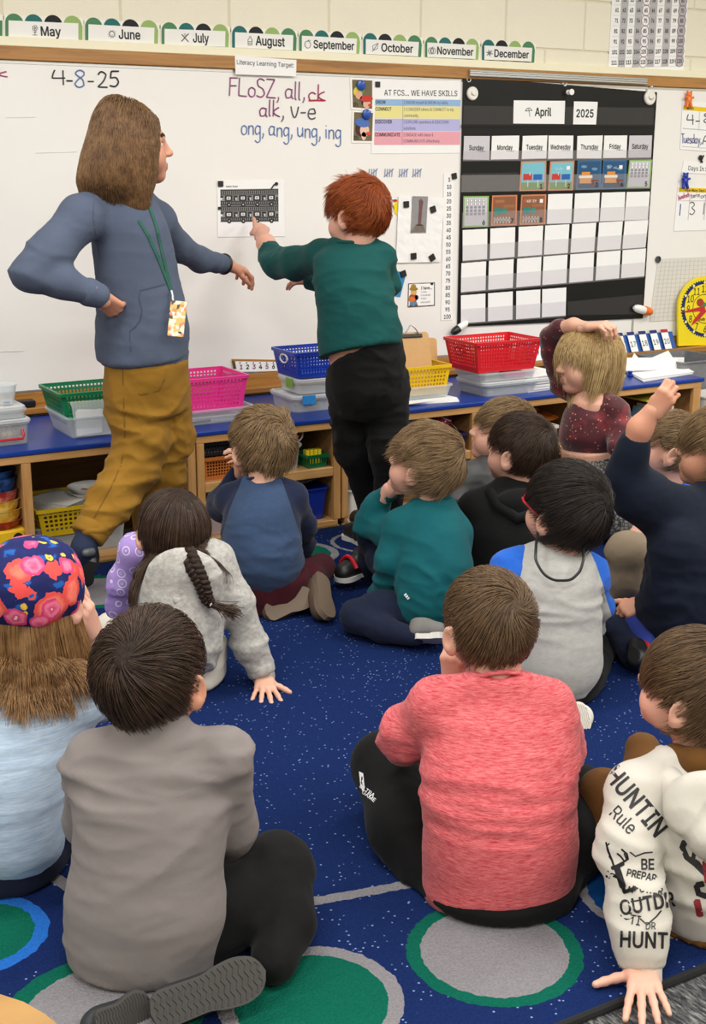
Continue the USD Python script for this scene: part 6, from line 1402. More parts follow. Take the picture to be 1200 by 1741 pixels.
M_grey = cloth('grey_shirt', '7c7573', .85, .06, 900, .2)
g, me, ob = garment(t, 'shirt', sh, M_grey, .0075, fold=.009, freq=(6, 6, 17), seed=3, fine=.001)
obj('collar', ring_on(P(263, 1217, 1.955), unit(P(263, 1200, 2.0) - P(263, 1262, 1.94)), LAT, .050, .050, .0055), M_grey, t, True)
pn = [trunk([(240, 1700, 1.90, 104, .10), (246, 1640, 1.90, 118, .105)], LAT, .03, .03)]
pn += limb([(310, 1610, 1.90, 60), (400, 1540, 1.955, 62), (474, 1476, 2.04, 54)], .03) + limb([(474, 1476, 2.04, 54), (486, 1570, 1.937, 44), (466, 1636, 1.84, 38)], .03)
pn += limb([(190, 1640, 1.97, 60), (120, 1560, 2.14, 55), (110, 1560, 2.2, 50), (230, 1690, 1.93, 38)], .03)
garment(t, 'trousers', pn, M_blackpants, .009, fold=.006, freq=(14, 14, 14), seed=5)
shoe(t, at(256, 1724, 1.97), at(452, 1650, 2.03), HF * .85 - UP * .55, w=.037, msole=M_rubber, mup=plain('dark_shoe', '1d2026', .6, .1))
shoe(t, at(165, 1752, 1.98), at(262, 1712, 2.04), HF * .85 - UP * .5, w=.036, msole=M_rubber, mup=plain('dark_shoe', '1d2026', .6, .1))
sk.append(core(sh))
finish(t, sk, SKIN3)

# ---------------------------------------------------------------- boy in heathered red
t = person('boy in heathered red short-sleeved shirt, back to us, chin on hand')
sk = []
H = Head(P(830, 1066, 2.24), look(18, 6, 2), .97)
H.build(t, sk, SKIN2, P(846, 1178, 2.185), .046)
H.hair(t, *HM, n=3000, L=.050, thick=.015, whorl=(.22, -.75, .62), swirl=.8, noise=.35, grav=.28, wid=.0016, seed=2)
secs = [(848, 1548, 2.10, 112, .09), (848, 1500, 2.10, 130, .115), (850, 1440, 2.10, 135, .12), (848, 1370, 2.11, 130, .11), (850, 1290, 2.14, 132, .105), (850, 1225, 2.17, 128, .09), (848, 1180, 2.18, 78, .06), (846, 1160, 2.18, 56, .05)]
sh = [trunk(secs, LAT, .03, .02)]
sh += limb([(800, 1172, 2.17, 30), (745, 1200, 2.18, 48), (694, 1243, 2.23, 41), (682, 1262, 2.25, 39)], .03, True) + limb([(890, 1172, 2.17, 30), (930, 1200, 2.18, 44), (945, 1265, 2.26, 42), (945, 1285, 2.29, 40)], .03)
M_redh = heather('red_heather', 'a92c39', 'de7a7c', (55, 55, 620), lo=.33, hi=.68)
e1_ = P(690, 1256, 2.245)
g, me, ob = garment(t, 'shirt', sh, M_redh, .0075, fold=.008, freq=(5, 5, 20), seed=7, fine=.0008)
obj('collar', ring_on(P(846, 1161, 2.185), unit(P(838, 1120, 2.22) - P(846, 1180, 2.17)), LAT, .056, .05, .005), M_redh, t, True)
sk.append(Field(limb([(745, 1200, 2.18, 34), (690, 1250, 2.25, 33), (686, 1268, 2.28, 31), (740, 1210, 2.36, 24), (768, 1160, 2.35, 19)], .02)).mesh(.006))
sk.append(hand(P(770, 1158, 2.35), P(768, 1122, 2.33) - P(770, 1158, 2.35), -HF - .6 * RT, 1, .78, curl=(.9, 1.2, .6), thumb=(.3, .3)))
pn = [trunk([(850, 1560, 2.10, 108, .10), (850, 1500, 2.10, 134, .12)], LAT, .03, .03)]
pn += limb([(760, 1510, 2.14, 62), (690, 1400, 2.24, 62), (654, 1300, 2.40, 54)], .03) + limb([(654, 1300, 2.40, 54), (720, 1420, 2.24, 45), (800, 1480, 2.16, 38)], .03)
pn += limb([(920, 1510, 2.14, 62), (966, 1430, 2.2, 58), (990, 1350, 2.32, 44)], .03) + limb([(990, 1350, 2.32, 44), (960, 1440, 2.2, 42), (900, 1500, 2.12, 38)], .03)
gp, mp_, _ = garment(t, 'trousers', pn, M_blackpants, .009, fold=.005, freq=(14, 14, 14), seed=9)
c = P(622, 1330, 2.36); dv = unit(c - CAM)
q = trimesh.creation.extrude_polygon(__import__('shapely').Polygon([(-.006, .022), (.003, .018), (.006, -.012), (.002, -.020), (-.003, -.008)]), .0006, engine='earcut'); q.apply_transform(frame_xf(P(615, 1330, 2.3), RT, UPV, -FW))
obj('printed_mark', wrap_print(gp, q, dv), M_white, t)
q = cat_([text_at(s, P(622 + 3 * i, 1347 + 9 * i, 2.3), unit(RT * .8 - UPV * .6), unit(UPV * .8 + RT * .6), .008, True, 'c') for i, s in enumerate(('ULTRA', 'GAME'))])
obj('printed_lettering', wrap_print(gp, q, dv), M_white, t)
sk.append(core(sh))
finish(t, sk, SKIN2)

# ---------------------------------------------------------------- boy in navy raglan
t = person('boy in blue shirt with navy sleeves and maroon trousers, brown soles showing')
sk = []
H = Head(P(446, 762, 3.80), look(28, 4, 0), 1.06)
H.build(t, sk, SKIN, P(446, 826, 3.74), .045)
H.hair(t, *HL, n=2800, L=.066, thick=.022, whorl=(.45, -.72, .52), swirl=.7, noise=.85, lift=.25, clump=24.0, grav=.30, wid=.0022, seed=3, cling=.45, jit=.4)
secs = [(458, 1000, 3.68, 42, .09), (452, 960, 3.68, 62, .12), (446, 915, 3.70, 66, .115), (444, 870, 3.72, 64, .105), (444, 842, 3.74, 56, .085), (445, 822, 3.75, 34, .055)]
sh = [trunk(secs, LAT, .03, .02)]
sh += limb([(470, 824, 3.75, 16), (496, 845, 3.76, 26), (514, 890, 3.82, 21), (512, 928, 3.88, 19), (470, 905, 4.0, 16)], .03)
sh += limb([(418, 824, 3.75, 16), (393, 848, 3.78, 25), (378, 862, 3.92, 22), (376, 852, 3.98, 20), (402, 805, 3.96, 15)], .03)
pl_, pr_ = P(404, 842, 3.72), P(487, 842, 3.74)
Mr = raglan('navy_raglan', ('2a3a55', '364a68'), ('131a30', '1a2340'), [(P(400, 850, 3.72), unit(-RT * .85 + UP * .25 + HF * .15)), (P(490, 850, 3.72), unit(RT * .85 + UP * .25 + HF * .15))], (90, 90, 130))
garment(t, 'shirt', sh, Mr, .0085, fold=.008, freq=(8, 8, 22), seed=11)
obj('collar', ring_on(P(446, 822, 3.755), unit(P(446, 790, 3.78) - P(446, 826, 3.74)), LAT, .056, .05, .006), plain('navy_rib', '141b32', .9), t, True)
sk.append(hand(P(404, 806, 3.955), P(410, 782, 3.93) - P(404, 806, 3.955), RT + HF * .2, 1, .75, curl=(.8, .9, .5)))
pn = [trunk([(470, 1030, 3.70, 50, .10), (462, 985, 3.70, 64, .11)], LAT, .03, .04)] + limb([(495, 1000, 3.72, 33), (520, 985, 3.80, 30), (545, 965, 3.92, 26)], .03) + limb([(430, 1010, 3.74, 30), (420, 1000, 4.0, 28)], .03) + limb([(500, 1015, 3.8, 24), (535, 985, 3.75, 20)], .03)
garment(t, 'trousers', pn, cloth('maroon_trousers', '42121c', .9, .1), .009, fold=.005, freq=(14, 14, 14), seed=12)
shoe(t, at(452, 1044, 3.79), at(532, 1008, 3.84), HF * .9 - UP * .4, w=.036, msole=M_tan, mup=plain('brown_shoe', '4b3a2c', .7, .1), tread=False, hgt=.04)
shoe(t, at(548, 974, 3.90), at(558, 1048, 3.74), HF * .75 - UP * .2 - RT * .5, w=.036, msole=M_tan, mup=plain('brown_shoe', '4b3a2c', .7, .1), tread=False, hgt=.04)
sk.append(core(sh))
finish(t, sk)

# ---------------------------------------------------------------- girl with the braid
t = person('girl with a dark braid, grey hoodie and one purple sleeve, leaning on a hand')
sk = []
H = Head(P(294, 908, 3.16), look(20, -8, -6), 1.02)
H.build(t, sk, SKIN, P(308, 985, 3.10), .042)
secs = [(330, 1128, 3.06, 40, .09), (316, 1100, 3.06, 62, .12), (306, 1050, 3.07, 72, .115), (304, 1000, 3.09, 74, .10), (308, 955, 3.12, 64, .08), (310, 930, 3.13, 38, .055)]
M_hood = heather('grey_hoodie', '8f8c87', 'b9b6b0', (60, 60, 90), lo=.3, hi=.7)
sh = [trunk(secs, LAT, .03, .02)] + limb([(330, 932, 3.12, 24), (362, 955, 3.13, 36), (398, 1020, 3.12, 29), (424, 1090, 3.11, 25), (447, 1146, 3.10, 23)], .03, True)
sh += [Ell(P(312, 985, 3.03), (.10, .045, .085), np.array([RT, HF, UP]), .03)]
gh, _, _ = garment(t, 'hoodie', sh, M_hood, .0075, fold=.010, freq=(9, 9, 18), seed=13)
hd = []
for i in range(3): hd.append(tube([P(u, v, h) for u, v, h in ((262 + 3 * i, 950, 3.10), (274 + 4 * i, 990, 3.02), (300, 1022 - 6 * i, 2.985), (338 - 4 * i, 1014 - 8 * i, 3.0), (352 - 2 * i, 975, 3.06))], .012, 8))
obj('hood', cat_(hd[:1]), M_hood, t, True)
obj('cuff', Field([Cone(P(441, 1133, 3.10), P(448, 1149, 3.10), .034, .031, .01)]).mesh(.006), M_hood, t, True)
sk.append(hand(P(448, 1150, 3.10), P(450, 1166, 3.04) - P(448, 1146, 3.10), UP, -1, .80, curl=(.15, .12, .05), spread=.22, thumb=(.9, .05)))
M_purple = matraw('purple_smileys', {'g': ('geometry', {}), 'v': ('voronoi_texture', {'scale': 30.0, 'randomness': .35}), 'r': ('rgb_ramp', {'ramp': [(.0, srgb('9a7fc4')), (.10, srgb('9a7fc4')), (.13, srgb('d8cbe8')), (.17, srgb('9a7fc4')), (.30, srgb('a58ccd')), (.33, srgb('e0d6ee')), (.38, srgb('e0d6ee')), (.41, srgb('a58ccd')), (1, srgb('a58ccd'))]}), 'p': ('principled_bsdf', {'roughness': .85, 'specular_ior_level': .2})}, [('g.position', 'v.vector'), ('v.distance', 'r.fac'), ('r.color', 'p.base_color')])
garment(t, 'purple_sleeve', limb([(262, 932, 3.13, 22), (232, 935, 3.17, 28), (212, 985, 3.20, 24), (201, 1042, 3.24, 20)], .03, True), M_purple, .0075, fold=.008, freq=(12, 12, 24), seed=14)
pn = [trunk([(330, 1150, 3.12, 56, .10), (318, 1105, 3.12, 70, .11)], LAT, .03, .04)] + limb([(270, 1110, 3.2, 40), (220, 1075, 3.4, 34), (188, 1068, 3.4, 24)], .03) + limb([(188, 1068, 3.4, 24), (250, 1120, 3.3, 22)], .03) + limb([(340, 1120, 3.2, 40), (330, 1080, 3.5, 32), (260, 1090, 3.45, 24)], .03)
garment(t, 'trousers', pn, cloth('cream_trousers', 'cfc9bd', .9, .06), .009, fold=.005, freq=(14, 14, 14), seed=15)
e0, er = H.scalp()
hm = H.hair(t, *HBR, fields=(gh,), n=4200, L=.19, thick=.018, whorl=(.15, -.2, .97), swirl=.1, noise=.18, grav=.7, wid=.0019, seed=4, cling=.75, hl=(-.075, -.07, -.06, -.05, -.03, .03, .06), jit=.16, steps=9, capthick=.45)
bp = np.array([P(318, 940, 3.035), P(328, 960, 3.00), P(338, 980, 2.985), P(346, 1000, 2.98), P(352, 1018, 2.98), P(360, 1026, 2.98)]); tt = np.linspace(0, 5, 60); bc = np.stack([PchipInterpolator(np.arange(6), bp[:, i])(tt) for i in range(3)], 1)
ax1 = np.gradient(bc, axis=0); ax1 /= np.linalg.norm(ax1, axis=1, keepdims=True); s1 = np.cross(ax1, HF); s1 /= np.linalg.norm(s1, axis=1, keepdims=True); s2 = np.cross(ax1, s1)
taper = np.interp(np.linspace(0, 1, 60), [0, .7, 1], [1, .75, .55])
for k in range(3):
    ph = np.linspace(0, 4.2 * 2 * np.pi, 60) + k * 2 * np.pi / 3
    ctr = bc + s1 * (np.sin(ph) * .014 * taper)[:, None] + s2 * (np.sin(2 * ph) * .007 * taper)[:, None]
    obj('braid_strand', tube(ctr, .0115 * taper, 10), HBR[1], hm, True)
    rs = np.random.RandomState(k); off = rs.randn(70, 2); off *= (rs.rand(70, 1) * .004 + .0085) / np.linalg.norm(off, axis=1, keepdims=True)
    curves('strands', ctr[None, ::3] + off[:, :1, None] * s1[None, ::3] * taper[None, ::3, None] + off[:, 1:, None] * s2[None, ::3] * taper[None, ::3, None], .0017, HBR[0], hm)
rs = np.random.RandomState(9); nt = 160; st_ = bc[-1] + rs.randn(nt, 3) * .004; dr = unit(P(384, 1036, 2.98) - bc[-1]); tl = st_[:, None] + (dr * .06)[None, None] * np.linspace(0, 1, 6)[None, :, None] + (rs.randn(nt, 1, 3) * .009) * np.linspace(0, 1, 6)[None, :, None] ** 1.5
curves('strands', tl, .0017, HBR[0], hm)
obj('hair_tie', ring_on(bc[-2], ax1[-2], s1[-2], .009, .009, .0022, 16), plain('white_tie', 'd8d4cc', .5), hm, True)
sk.append(core(sh))
finish(t, sk)

# ---------------------------------------------------------------- girl in the floral beanie
t = person('girl in a floral navy and coral beanie and pale blue shirt')
sk = []
H = Head(P(62, 1020, 2.32), look(-12, 2, 0), 1.0)
H.build(t, sk, SKIN2, P(40, 1160, 2.24), .043)
secs = [(8, 1478, 2.16, 82, .09), (10, 1430, 2.16, 100, .115), (12, 1360, 2.17, 103, .115), (16, 1290, 2.19, 104, .105), (26, 1220, 2.22, 112, .095), (38, 1165, 2.24, 70, .06), (44, 1145, 2.25, 48, .05)]
M_pale_blue = heather('pale_blue_shirt', '8ea3ba', 'b4c3d3', (26, 26, 300), lo=.3, hi=.7)
sh = [trunk(secs, LAT, .03, .02)] + limb([(75, 1160, 2.24, 28), (128, 1195, 2.26, 44), (160, 1190, 2.42, 34), (172, 1160, 2.48, 28), (166, 1095, 2.42, 22)], .03) + limb([(0, 1160, 2.24, 28), (-60, 1200, 2.26, 42), (-90, 1310, 2.3, 36), (-60, 1340, 2.42, 28)], .03)
gb, _, _ = garment(t, 'shirt', sh, M_pale_blue, .0075, fold=.009, freq=(7, 7, 22), seed=17, fine=.001)
sk.append(Field([Cone(P(166, 1100, 2.42), P(156, 1072, 2.41), .024, .020)]).mesh(.006)); sk.append(hand(P(157, 1076, 2.41), P(146, 1046, 2.38) - P(157, 1076, 2.41), RT - HF * .4, 1, .80, curl=(.6, .8, .5)))
pn = [trunk([(10, 1500, 2.18, 92, .10), (10, 1440, 2.18, 106, .115)], LAT, .03, .04)] + limb([(60, 1450, 2.24, 58), (104, 1385, 2.24, 42), (108, 1335, 2.36, 34)], .03) + limb([(108, 1335, 2.36, 34), (60, 1400, 2.3, 36)], .03) + limb([(-60, 1450, 2.24, 58), (-120, 1380, 2.4, 46)], .03)
garment(t, 'trousers', pn, M_navy, .01, fold=.005, seed=18)
# beanie
E_ = lambda x, y, z, a, b, c, k=.03: Ell(H.w(x, y, z), np.array([a, b, c]) * H.s, H.A, k)
bn = Field([E_(0, -.012, .030, .092, .110, .098), E_(0, -.035, .052, .088, .095, .075)], [(H.w(0, -.05, -.022), H.A[2] * -1 + H.A[1] * -.10)], (), .012)
bm = bn.mesh(.0055); push(bm, .0055, folds((16, 16, 10), 21)); taubin(bm, 3)
def flower_mat():
    N = {'g': ('geometry', {}), 'w': ('noise_texture', {'scale': 70.0, 'detail': 2.0}), 'ws': ('vector_math', {'math_type': 'scale', 'scale': .016}), 'ad': ('vector_math', {'math_type': 'add'}), 'p': ('principled_bsdf', {'roughness': .8, 'specular_ior_level': .2})}
    L = [('g.position', 'w.vector'), ('w.color', 'ws.vector1'), ('ws.vector', 'ad.vector1'), ('g.position', 'ad.vector2')]
    N['mp'] = ('mapping', {'scale': (1, 1, 2.2), 'rotation': (.6, .3, 0)}); N['lv'] = ('voronoi_texture', {'scale': 22.0}); N['lr'] = ('rgb_ramp', {'ramp': [(.25, srgb('1f56a0')), (.32, srgb('1c2560')), (.6, srgb('1a1f52'))]})
    L += [('ad.vector', 'mp.vector'), ('mp.vector', 'lv.vector'), ('lv.distance', 'lr.fac')]
    cur = 'lr.color'
    for i, (sc, off, cols, ctr, thr) in enumerate(((34.0, 5.0, ('d8a83a', 'e8c45a'), 'a8742a', .24), (15.0, 0.0, ('d94c48', 'ec7a66'), 'a82c46', .54), (18.0, 3.3, ('cf3f72', 'ea7a98'), 'f0d0c8', .40))):
        N[f'o{i}'] = ('vector_math', {'math_type': 'add', 'vector2': (off, off, off)}); N[f'v{i}'] = ('voronoi_texture', {'scale': sc, 'randomness': .75}); N[f't{i}'] = ('math', {'math_type': 'less_than', 'value2': thr}); N[f'sc{i}'] = ('separate_color', {}); N[f'g{i}'] = ('math', {'math_type': 'greater_than', 'value2': .30}); N[f'k{i}'] = ('math', {'math_type': 'multiply'})
        N[f'c{i}'] = ('rgb_ramp', {'ramp': [(0, srgb(ctr)), (thr * .18, srgb(ctr)), (thr * .24, srgb(cols[0])), (thr * .6, srgb(cols[1])), (thr * .85, srgb(cols[0]))]}); N[f'x{i}'] = ('mix', {})
        L += [('ad.vector', f'o{i}.vector1'), (f'o{i}.vector', f'v{i}.vector'), (f'v{i}.distance', f't{i}.value1'), (f'v{i}.color', f'sc{i}.color'), (f'sc{i}.r', f'g{i}.value1'), (f't{i}.value', f'k{i}.value1'), (f'g{i}.value', f'k{i}.value2'), (f'v{i}.distance', f'c{i}.fac'), (cur, f'x{i}.color1'), (f'c{i}.color', f'x{i}.color2'), (f'k{i}.value', f'x{i}.fac')]; cur = f'x{i}.color'
    L.append((cur, 'p.base_color')); return matraw('floral_knit', N, L)
obj('beanie', bm, flower_mat(), t, True)
def hang(base, A=None):
    def fn(pos, f): return pos
    return fn
e0, er = H.scalp(); rs = np.random.RandomState(6); N = 5600
ph = np.radians(rs.uniform(-108, 108, N)); lay = rs.rand(N)
root = np.stack([np.sin(ph) * (.066 + .018 * lay), -.012 - np.cos(ph) * (.084 + .018 * lay), np.full(N, -.004)], 1)
cl = np.stack([meshkit.noise(root * 34 + 9.1 * i, 40 + i) - .5 for i in range(3)], 1); G_ = H.A @ np.array([0, 0, -1.0]); Lh = (.125 + .075 * rs.rand(N)) * np.where(np.abs(ph) > 1.5, .85, 1); pos = root.copy(); out = [pos]; rad = np.stack([np.sin(ph), -np.cos(ph), np.zeros(N)], 1)
for i in range(13):
    f = i / 12; D = G_ + rad * (.04 + .10 * f) + cl * (.55 * np.sin(f * 3.5 + cl[:, :1] * 14)) + rs.randn(N, 3) * .025
    pw_ = H.c + H.s * (pos @ H.A); d_ = gb(pw_); gr = np.stack([gb(pw_ + 1e-3 * np.eye(3)[k]) - d_ for k in range(3)], 1); gr /= np.maximum(np.linalg.norm(gr, axis=1, keepdims=True), 1e-9); gl = gr @ H.A.T
    c_ = (d_ < .014 + .01 * lay); dn_ = np.minimum((D * gl).sum(1), 0); D[c_] -= gl[c_] * dn_[c_][:, None]; D[c_] += rad[c_] * .28
    D /= np.linalg.norm(D, axis=1, keepdims=True); pos = pos + D * (Lh / 12)[:, None]
    pw_ = H.c + H.s * (pos @ H.A); d_ = gb(pw_); pw_ = pw_ + gr * np.clip(.003 + .012 * lay - d_, 0, .03)[:, None]; pos = (pw_ - H.c) @ H.A.T / H.s; out.append(pos)
curves('hair', H.c + H.s * (np.stack(out, 1) @ H.A), .0014 * np.interp(np.linspace(0, 1, 14), [0, .8, 1], [1, .9, .4]), HN[0], t, 'long light brown hair')
sk.append(core(sh))
finish(t, sk, SKIN2)

# ---------------------------------------------------------------- boy in teal, chin on hand
t = person('boy in a teal long-sleeved shirt and navy trousers sitting side-on, chin on hand')
sk = []
H = Head(P(722, 790, 3.60), look(58, 16, 0), 1.04)
H.build(t, sk, SKIN2, P(736, 868, 3.58), .043, HL[1])
H.hair(t, *HL, n=3000, L=.075, thick=.020, whorl=(.30, -.88, .35), swirl=.6, clump=24.0, lift=.3, noise=.85, grav=.22, wid=.0015, seed=31, cling=.4, jit=.4, front=.25)
secs = [(744, 1062, 3.50, 54, .10), (742, 1030, 3.50, 66, .12), (742, 980, 3.51, 66, .115), (736, 925, 3.53, 62, .105), (732, 880, 3.56, 54, .085), (736, 855, 3.58, 33, .055)]
sh = [trunk(secs, RT * .8 - HF * .6, .03, .02)] + limb([(710, 862, 3.57, 16), (680, 892, 3.56, 27), (664, 950, 3.54, 24), (660, 1000, 3.58, 20), (640, 1010, 3.72, 17)], .03)
sh += limb([(712, 870, 3.60, 20), (662, 905, 3.72, 24), (626, 888, 3.80, 22), (640, 860, 3.78, 19), (660, 838, 3.74, 15)], .03) + limb([(762, 864, 3.60, 18), (778, 905, 3.58, 24), (782, 960, 3.58, 20)], .03)
M_teal = cloth('teal_shirt', '09545b', .85, .08)
g, me, ob = garment(t, 'shirt', sh, M_teal, .0075, fold=.012, freq=(8, 8, 13), seed=33, fine=.0012)
obj('collar', ring_on(P(735, 852, 3.585), unit(P(722, 815, 3.60) - P(736, 868, 3.58)), RT, .052, .048, .0055), M_teal, t, True)
q = cat_([bx(-.002 + .007 * i, .003 + .007 * i, -.004, .004, 0, .0006) for i in range(4)]); q.apply_transform(frame_xf(P(686, 1007, 3.3), unit(RT * .6 - UPV * .8), unit(UPV * .6 + RT * .8), -FW)); obj('printed_mark', wrap_print(g, q, FW), M_white, t, False, kind='stuff')
sk.append(Field(limb([(654, 846, 3.75, 14), (662, 832, 3.73, 13)], .02)).mesh(.006)); sk.append(hand(P(661, 836, 3.735), P(672, 818, 3.70) - P(661, 836, 3.735), -RT - HF * .3, 1, .78, curl=(1.0, 1.2, .6)))
pn = [trunk([(742, 1075, 3.52, 56, .10), (742, 1045, 3.52, 66, .12)], RT, .03, .03)] + limb([(720, 1045, 3.50, 40), (650, 1040, 3.48, 33), (606, 1046, 3.47, 27)], .03) + limb([(606, 1050, 3.45, 26), (650, 1070, 3.40, 22), (706, 1084, 3.34, 15)], .02)
pn += limb([(716, 1030, 3.62, 38), (660, 950, 3.80, 32), (634, 908, 3.86, 24)], .03) + limb([(634, 912, 3.86, 24), (630, 950, 3.90, 20), (626, 975, 3.92, 15)], .03)
garment(t, 'trousers', pn, M_navy, .008, fold=.006, freq=(12, 12, 14), seed=34)
shoe(t, P(702, 1090, 3.33), P(760, 1090, 3.33), UP * .8 + HF * .6, w=.032, msole=plastic('c9c5bd'), mup=plain('grey_shoe', '6f6c68', .7, .1), tread=False, hgt=.045)
M_shoe = plain('black_trainer', '151517', .45, .1); M_solew = plain('trainer_sole', 'd6d2cc', .5, .03)
def trainer(t, heel, toe, flash=True):
    shoe(t, heel, toe, UP, w=.040, msole=M_solew, mup=M_shoe, tread=False, hgt=.065, sole_t=.016)
    f = unit(np.asarray(toe) - heel); r = np.cross(f, UP)
    if flash:
        obj('strap', tube([heel + f * .10 + r * x * .043 + UP * (.072 - .03 * abs(x) ** 2) for x in np.linspace(-1, 1, 11)], .007, 8), M_red, t)
trainer(t, P(634, 968, 3.95), P(572, 990, 3.86))
trainer(t, P(626, 928, 4.06), P(592, 912, 4.22), False)
sk.append(core(sh))
finish(t, sk, SKIN2)

# ---------------------------------------------------------------- boy in the dark grey jacket
t = person('boy in a dark grey zipped jacket seen in profile behind the boy in black')
sk = []
H = Head(P(856, 736, 4.14), look(80, 14, 0), 1.0)
H.build(t, sk, SKIN2, P(858, 800, 4.14), .042, HL[1])
H.hair(t, *HL, n=2400, L=.065, thick=.018, whorl=(.1, -.85, .5), swirl=.5, noise=.6, grav=.22, wid=.0018, seed=36, cling=.4, front=.3, jit=.4)
secs = [(830, 960, 4.12, 60, .10), (826, 900, 4.12, 62, .11), (824, 850, 4.12, 60, .10), (832, 805, 4.13, 52, .085), (846, 782, 4.14, 30, .055)]
sh = [trunk(secs, RT * .5 - HF * .85, .03, .02)] + limb([(835, 790, 4.12, 20), (800, 815, 4.08, 28), (778, 860, 4.04, 24), (764, 850, 4.12, 18)], .03)
M_jacket = plain('grey_jacket', '3a3b3b', .6, .1, 14, bump=.2, bscale=60)
garment(t, 'jacket', sh, M_jacket, .008, fold=.007, freq=(10, 10, 18), seed=37)
obj('collar', ring_on(P(846, 786, 4.14), UP, RT, .055, .052, .011), M_jacket, t, True); obj('zip', tube([P(818, 800, 4.05), P(806, 830, 4.02), P(798, 850, 4.01)], .004, 6), M_black, t)
sk.append(Field(limb([(770, 850, 4.11, 13), (756, 852, 4.12, 12)], .02)).mesh(.006)); sk.append(hand(P(758, 852, 4.12), -RT, UP, 1, .72, curl=(.5, .7, .4)))
garment(t, 'trousers', [trunk([(826, 985, 4.12, 62, .11), (826, 935, 4.12, 64, .12)], RT, .03, .03)] + limb([(810, 950, 4.12, 34), (760, 900, 4.17, 28), (740, 900, 4.22, 24)], .03), M_blackpants, .012, fold=.004, seed=38)
sk.append(core(sh))
finish(t, sk, SKIN2)

# ---------------------------------------------------------------- boy in the black hoodie
t = person('boy with dark brown hair in a black hooded sweatshirt sitting right of the teal boy')
sk = []
H = Head(P(884, 768, 3.80), look(48, 10, 0), 1.02)
H.build(t, sk, SKIN2, P(884, 838, 3.78), .043, HB[1])
H.hair(t, *HB, n=2800, L=.060, thick=.019, whorl=(.1, -.80, .55), swirl=.9, noise=.35, grav=.25, wid=.0015, seed=40, front=.2)
secs = [(858, 1040, 3.70, 70, .11), (858, 980, 3.70, 84, .13), (858, 920, 3.71, 84, .12), (862, 870, 3.74, 78, .10), (872, 838, 3.77, 52, .07), (880, 822, 3.78, 36, .055)]
M_blackhood = cloth('black_hoodie', '0c0c0d', .9, .1)
sh = [trunk(secs, RT * .9 - HF * .4, .03, .02)] + limb([(850, 838, 3.76, 24), (812, 868, 3.74, 34), (798, 930, 3.76, 29), (790, 980, 3.86, 24)], .03) + limb([(910, 845, 3.78, 20), (936, 880, 3.78, 30), (940, 950, 3.80, 26)], .03) + [Ell(P(886, 858, 3.68), (.085, .05, .05), np.array([RT, HF, UP]), .02)]
garment(t, 'sweatshirt', sh, M_blackhood, .008, fold=.007, freq=(9, 9, 16), seed=41)
obj('hood', tube([P(832, 836, 3.72), P(848, 862, 3.66), P(880, 882, 3.62), P(912, 872, 3.64), P(926, 846, 3.72)], .017, 10), M_blackhood, t, True)
garment(t, 'trousers', [trunk([(858, 1060, 3.72, 80, .11), (858, 1000, 3.72, 86, .12)], RT, .03, .03)] + limb([(820, 1010, 3.78, 40), (770, 960, 3.95, 32)], .03) + limb([(900, 1010, 3.78, 40), (950, 960, 3.95, 32)], .03), M_blackpants, .012, fold=.004, seed=42)
sk.append(core(sh))
finish(t, sk, SKIN2)

# ---------------------------------------------------------------- boy with glasses strap
t = person('boy with red glasses on a black strap and grey shirt with blue sleeves')
sk = []
H = Head(P(962, 868, 3.10), look(38, 16, 2), 1.06)
H.build(t, sk, SKIN, P(945, 960, 3.10), .045)
H.hair(t, *HD, n=3800, L=.088, thick=.022, whorl=(.25, -.85, .40), swirl=.5, noise=.22, grav=.30, wid=.0014, seed=44, front=.15, jit=.2, cling=.6, hl=(-.085, -.08, -.055, -.012, -.012, .03, .05))
secs = [(948, 1175, 3.03, 62, .10), (946, 1130, 3.03, 78, .125), (944, 1070, 3.04, 76, .115), (942, 1010, 3.06, 76, .105), (940, 965, 3.08, 70, .085), (942, 940, 3.10, 42, .055)]
sh = [trunk(secs, RT, .03, .02)] + limb([(910, 945, 3.10, 20), (866, 968, 3.10, 30), (852, 1020, 3.14, 27), (856, 1060, 3.24, 24), (900, 1040, 3.4, 20)], .03) + limb([(975, 945, 3.10, 20), (1004, 972, 3.12, 28), (1012, 1030, 3.18, 24), (1000, 1060, 3.28, 22), (960, 1040, 3.42, 18)], .03)
Mg = raglan('blue_raglan', ('93928f', 'b9b7b3'), ('1d56b8', '2a68cc'), [(P(885, 960, 3.06), unit(-RT * .9 + UP * .30)), (P(1013, 965, 3.10), unit(RT * .9 + UP * .35))], (60, 60, 110))
garment(t, 'shirt', sh, Mg, .0075, fold=.010, freq=(6, 6, 16), seed=45, fine=.001)
obj('collar', ring_on(P(942, 938, 3.105), unit(P(950, 900, 3.10) - P(945, 960, 3.10)), RT, .056, .050, .0055), plain('blue_rib', '2259b4', .9), t, True)
pn = [trunk([(948, 1190, 3.05, 64, .10), (946, 1140, 3.05, 80, .12)], RT, .03, .03)] + limb([(900, 1150, 3.10, 44), (860, 1110, 3.30, 38)], .03) + limb([(985, 1150, 3.10, 44), (1010, 1110, 3.32, 36)], .03) + limb([(1010, 1110, 3.32, 34), (960, 1170, 3.16, 26)], .03)
garment(t, 'trousers', pn, M_blackpants, .01, fold=.004, seed=46)
shoe(t, at(940, 1232, 3.08), at(1004, 1214, 3.08), HF * .9 - UP * .45, w=.038, msole=plain('pale_sole', 'd3cdc2', .6, .03), mup=plain('pale_shoe', 'c9c4ba', .6), hgt=.04)
M_frame = plain('red_frame', 'b3202c', .25)
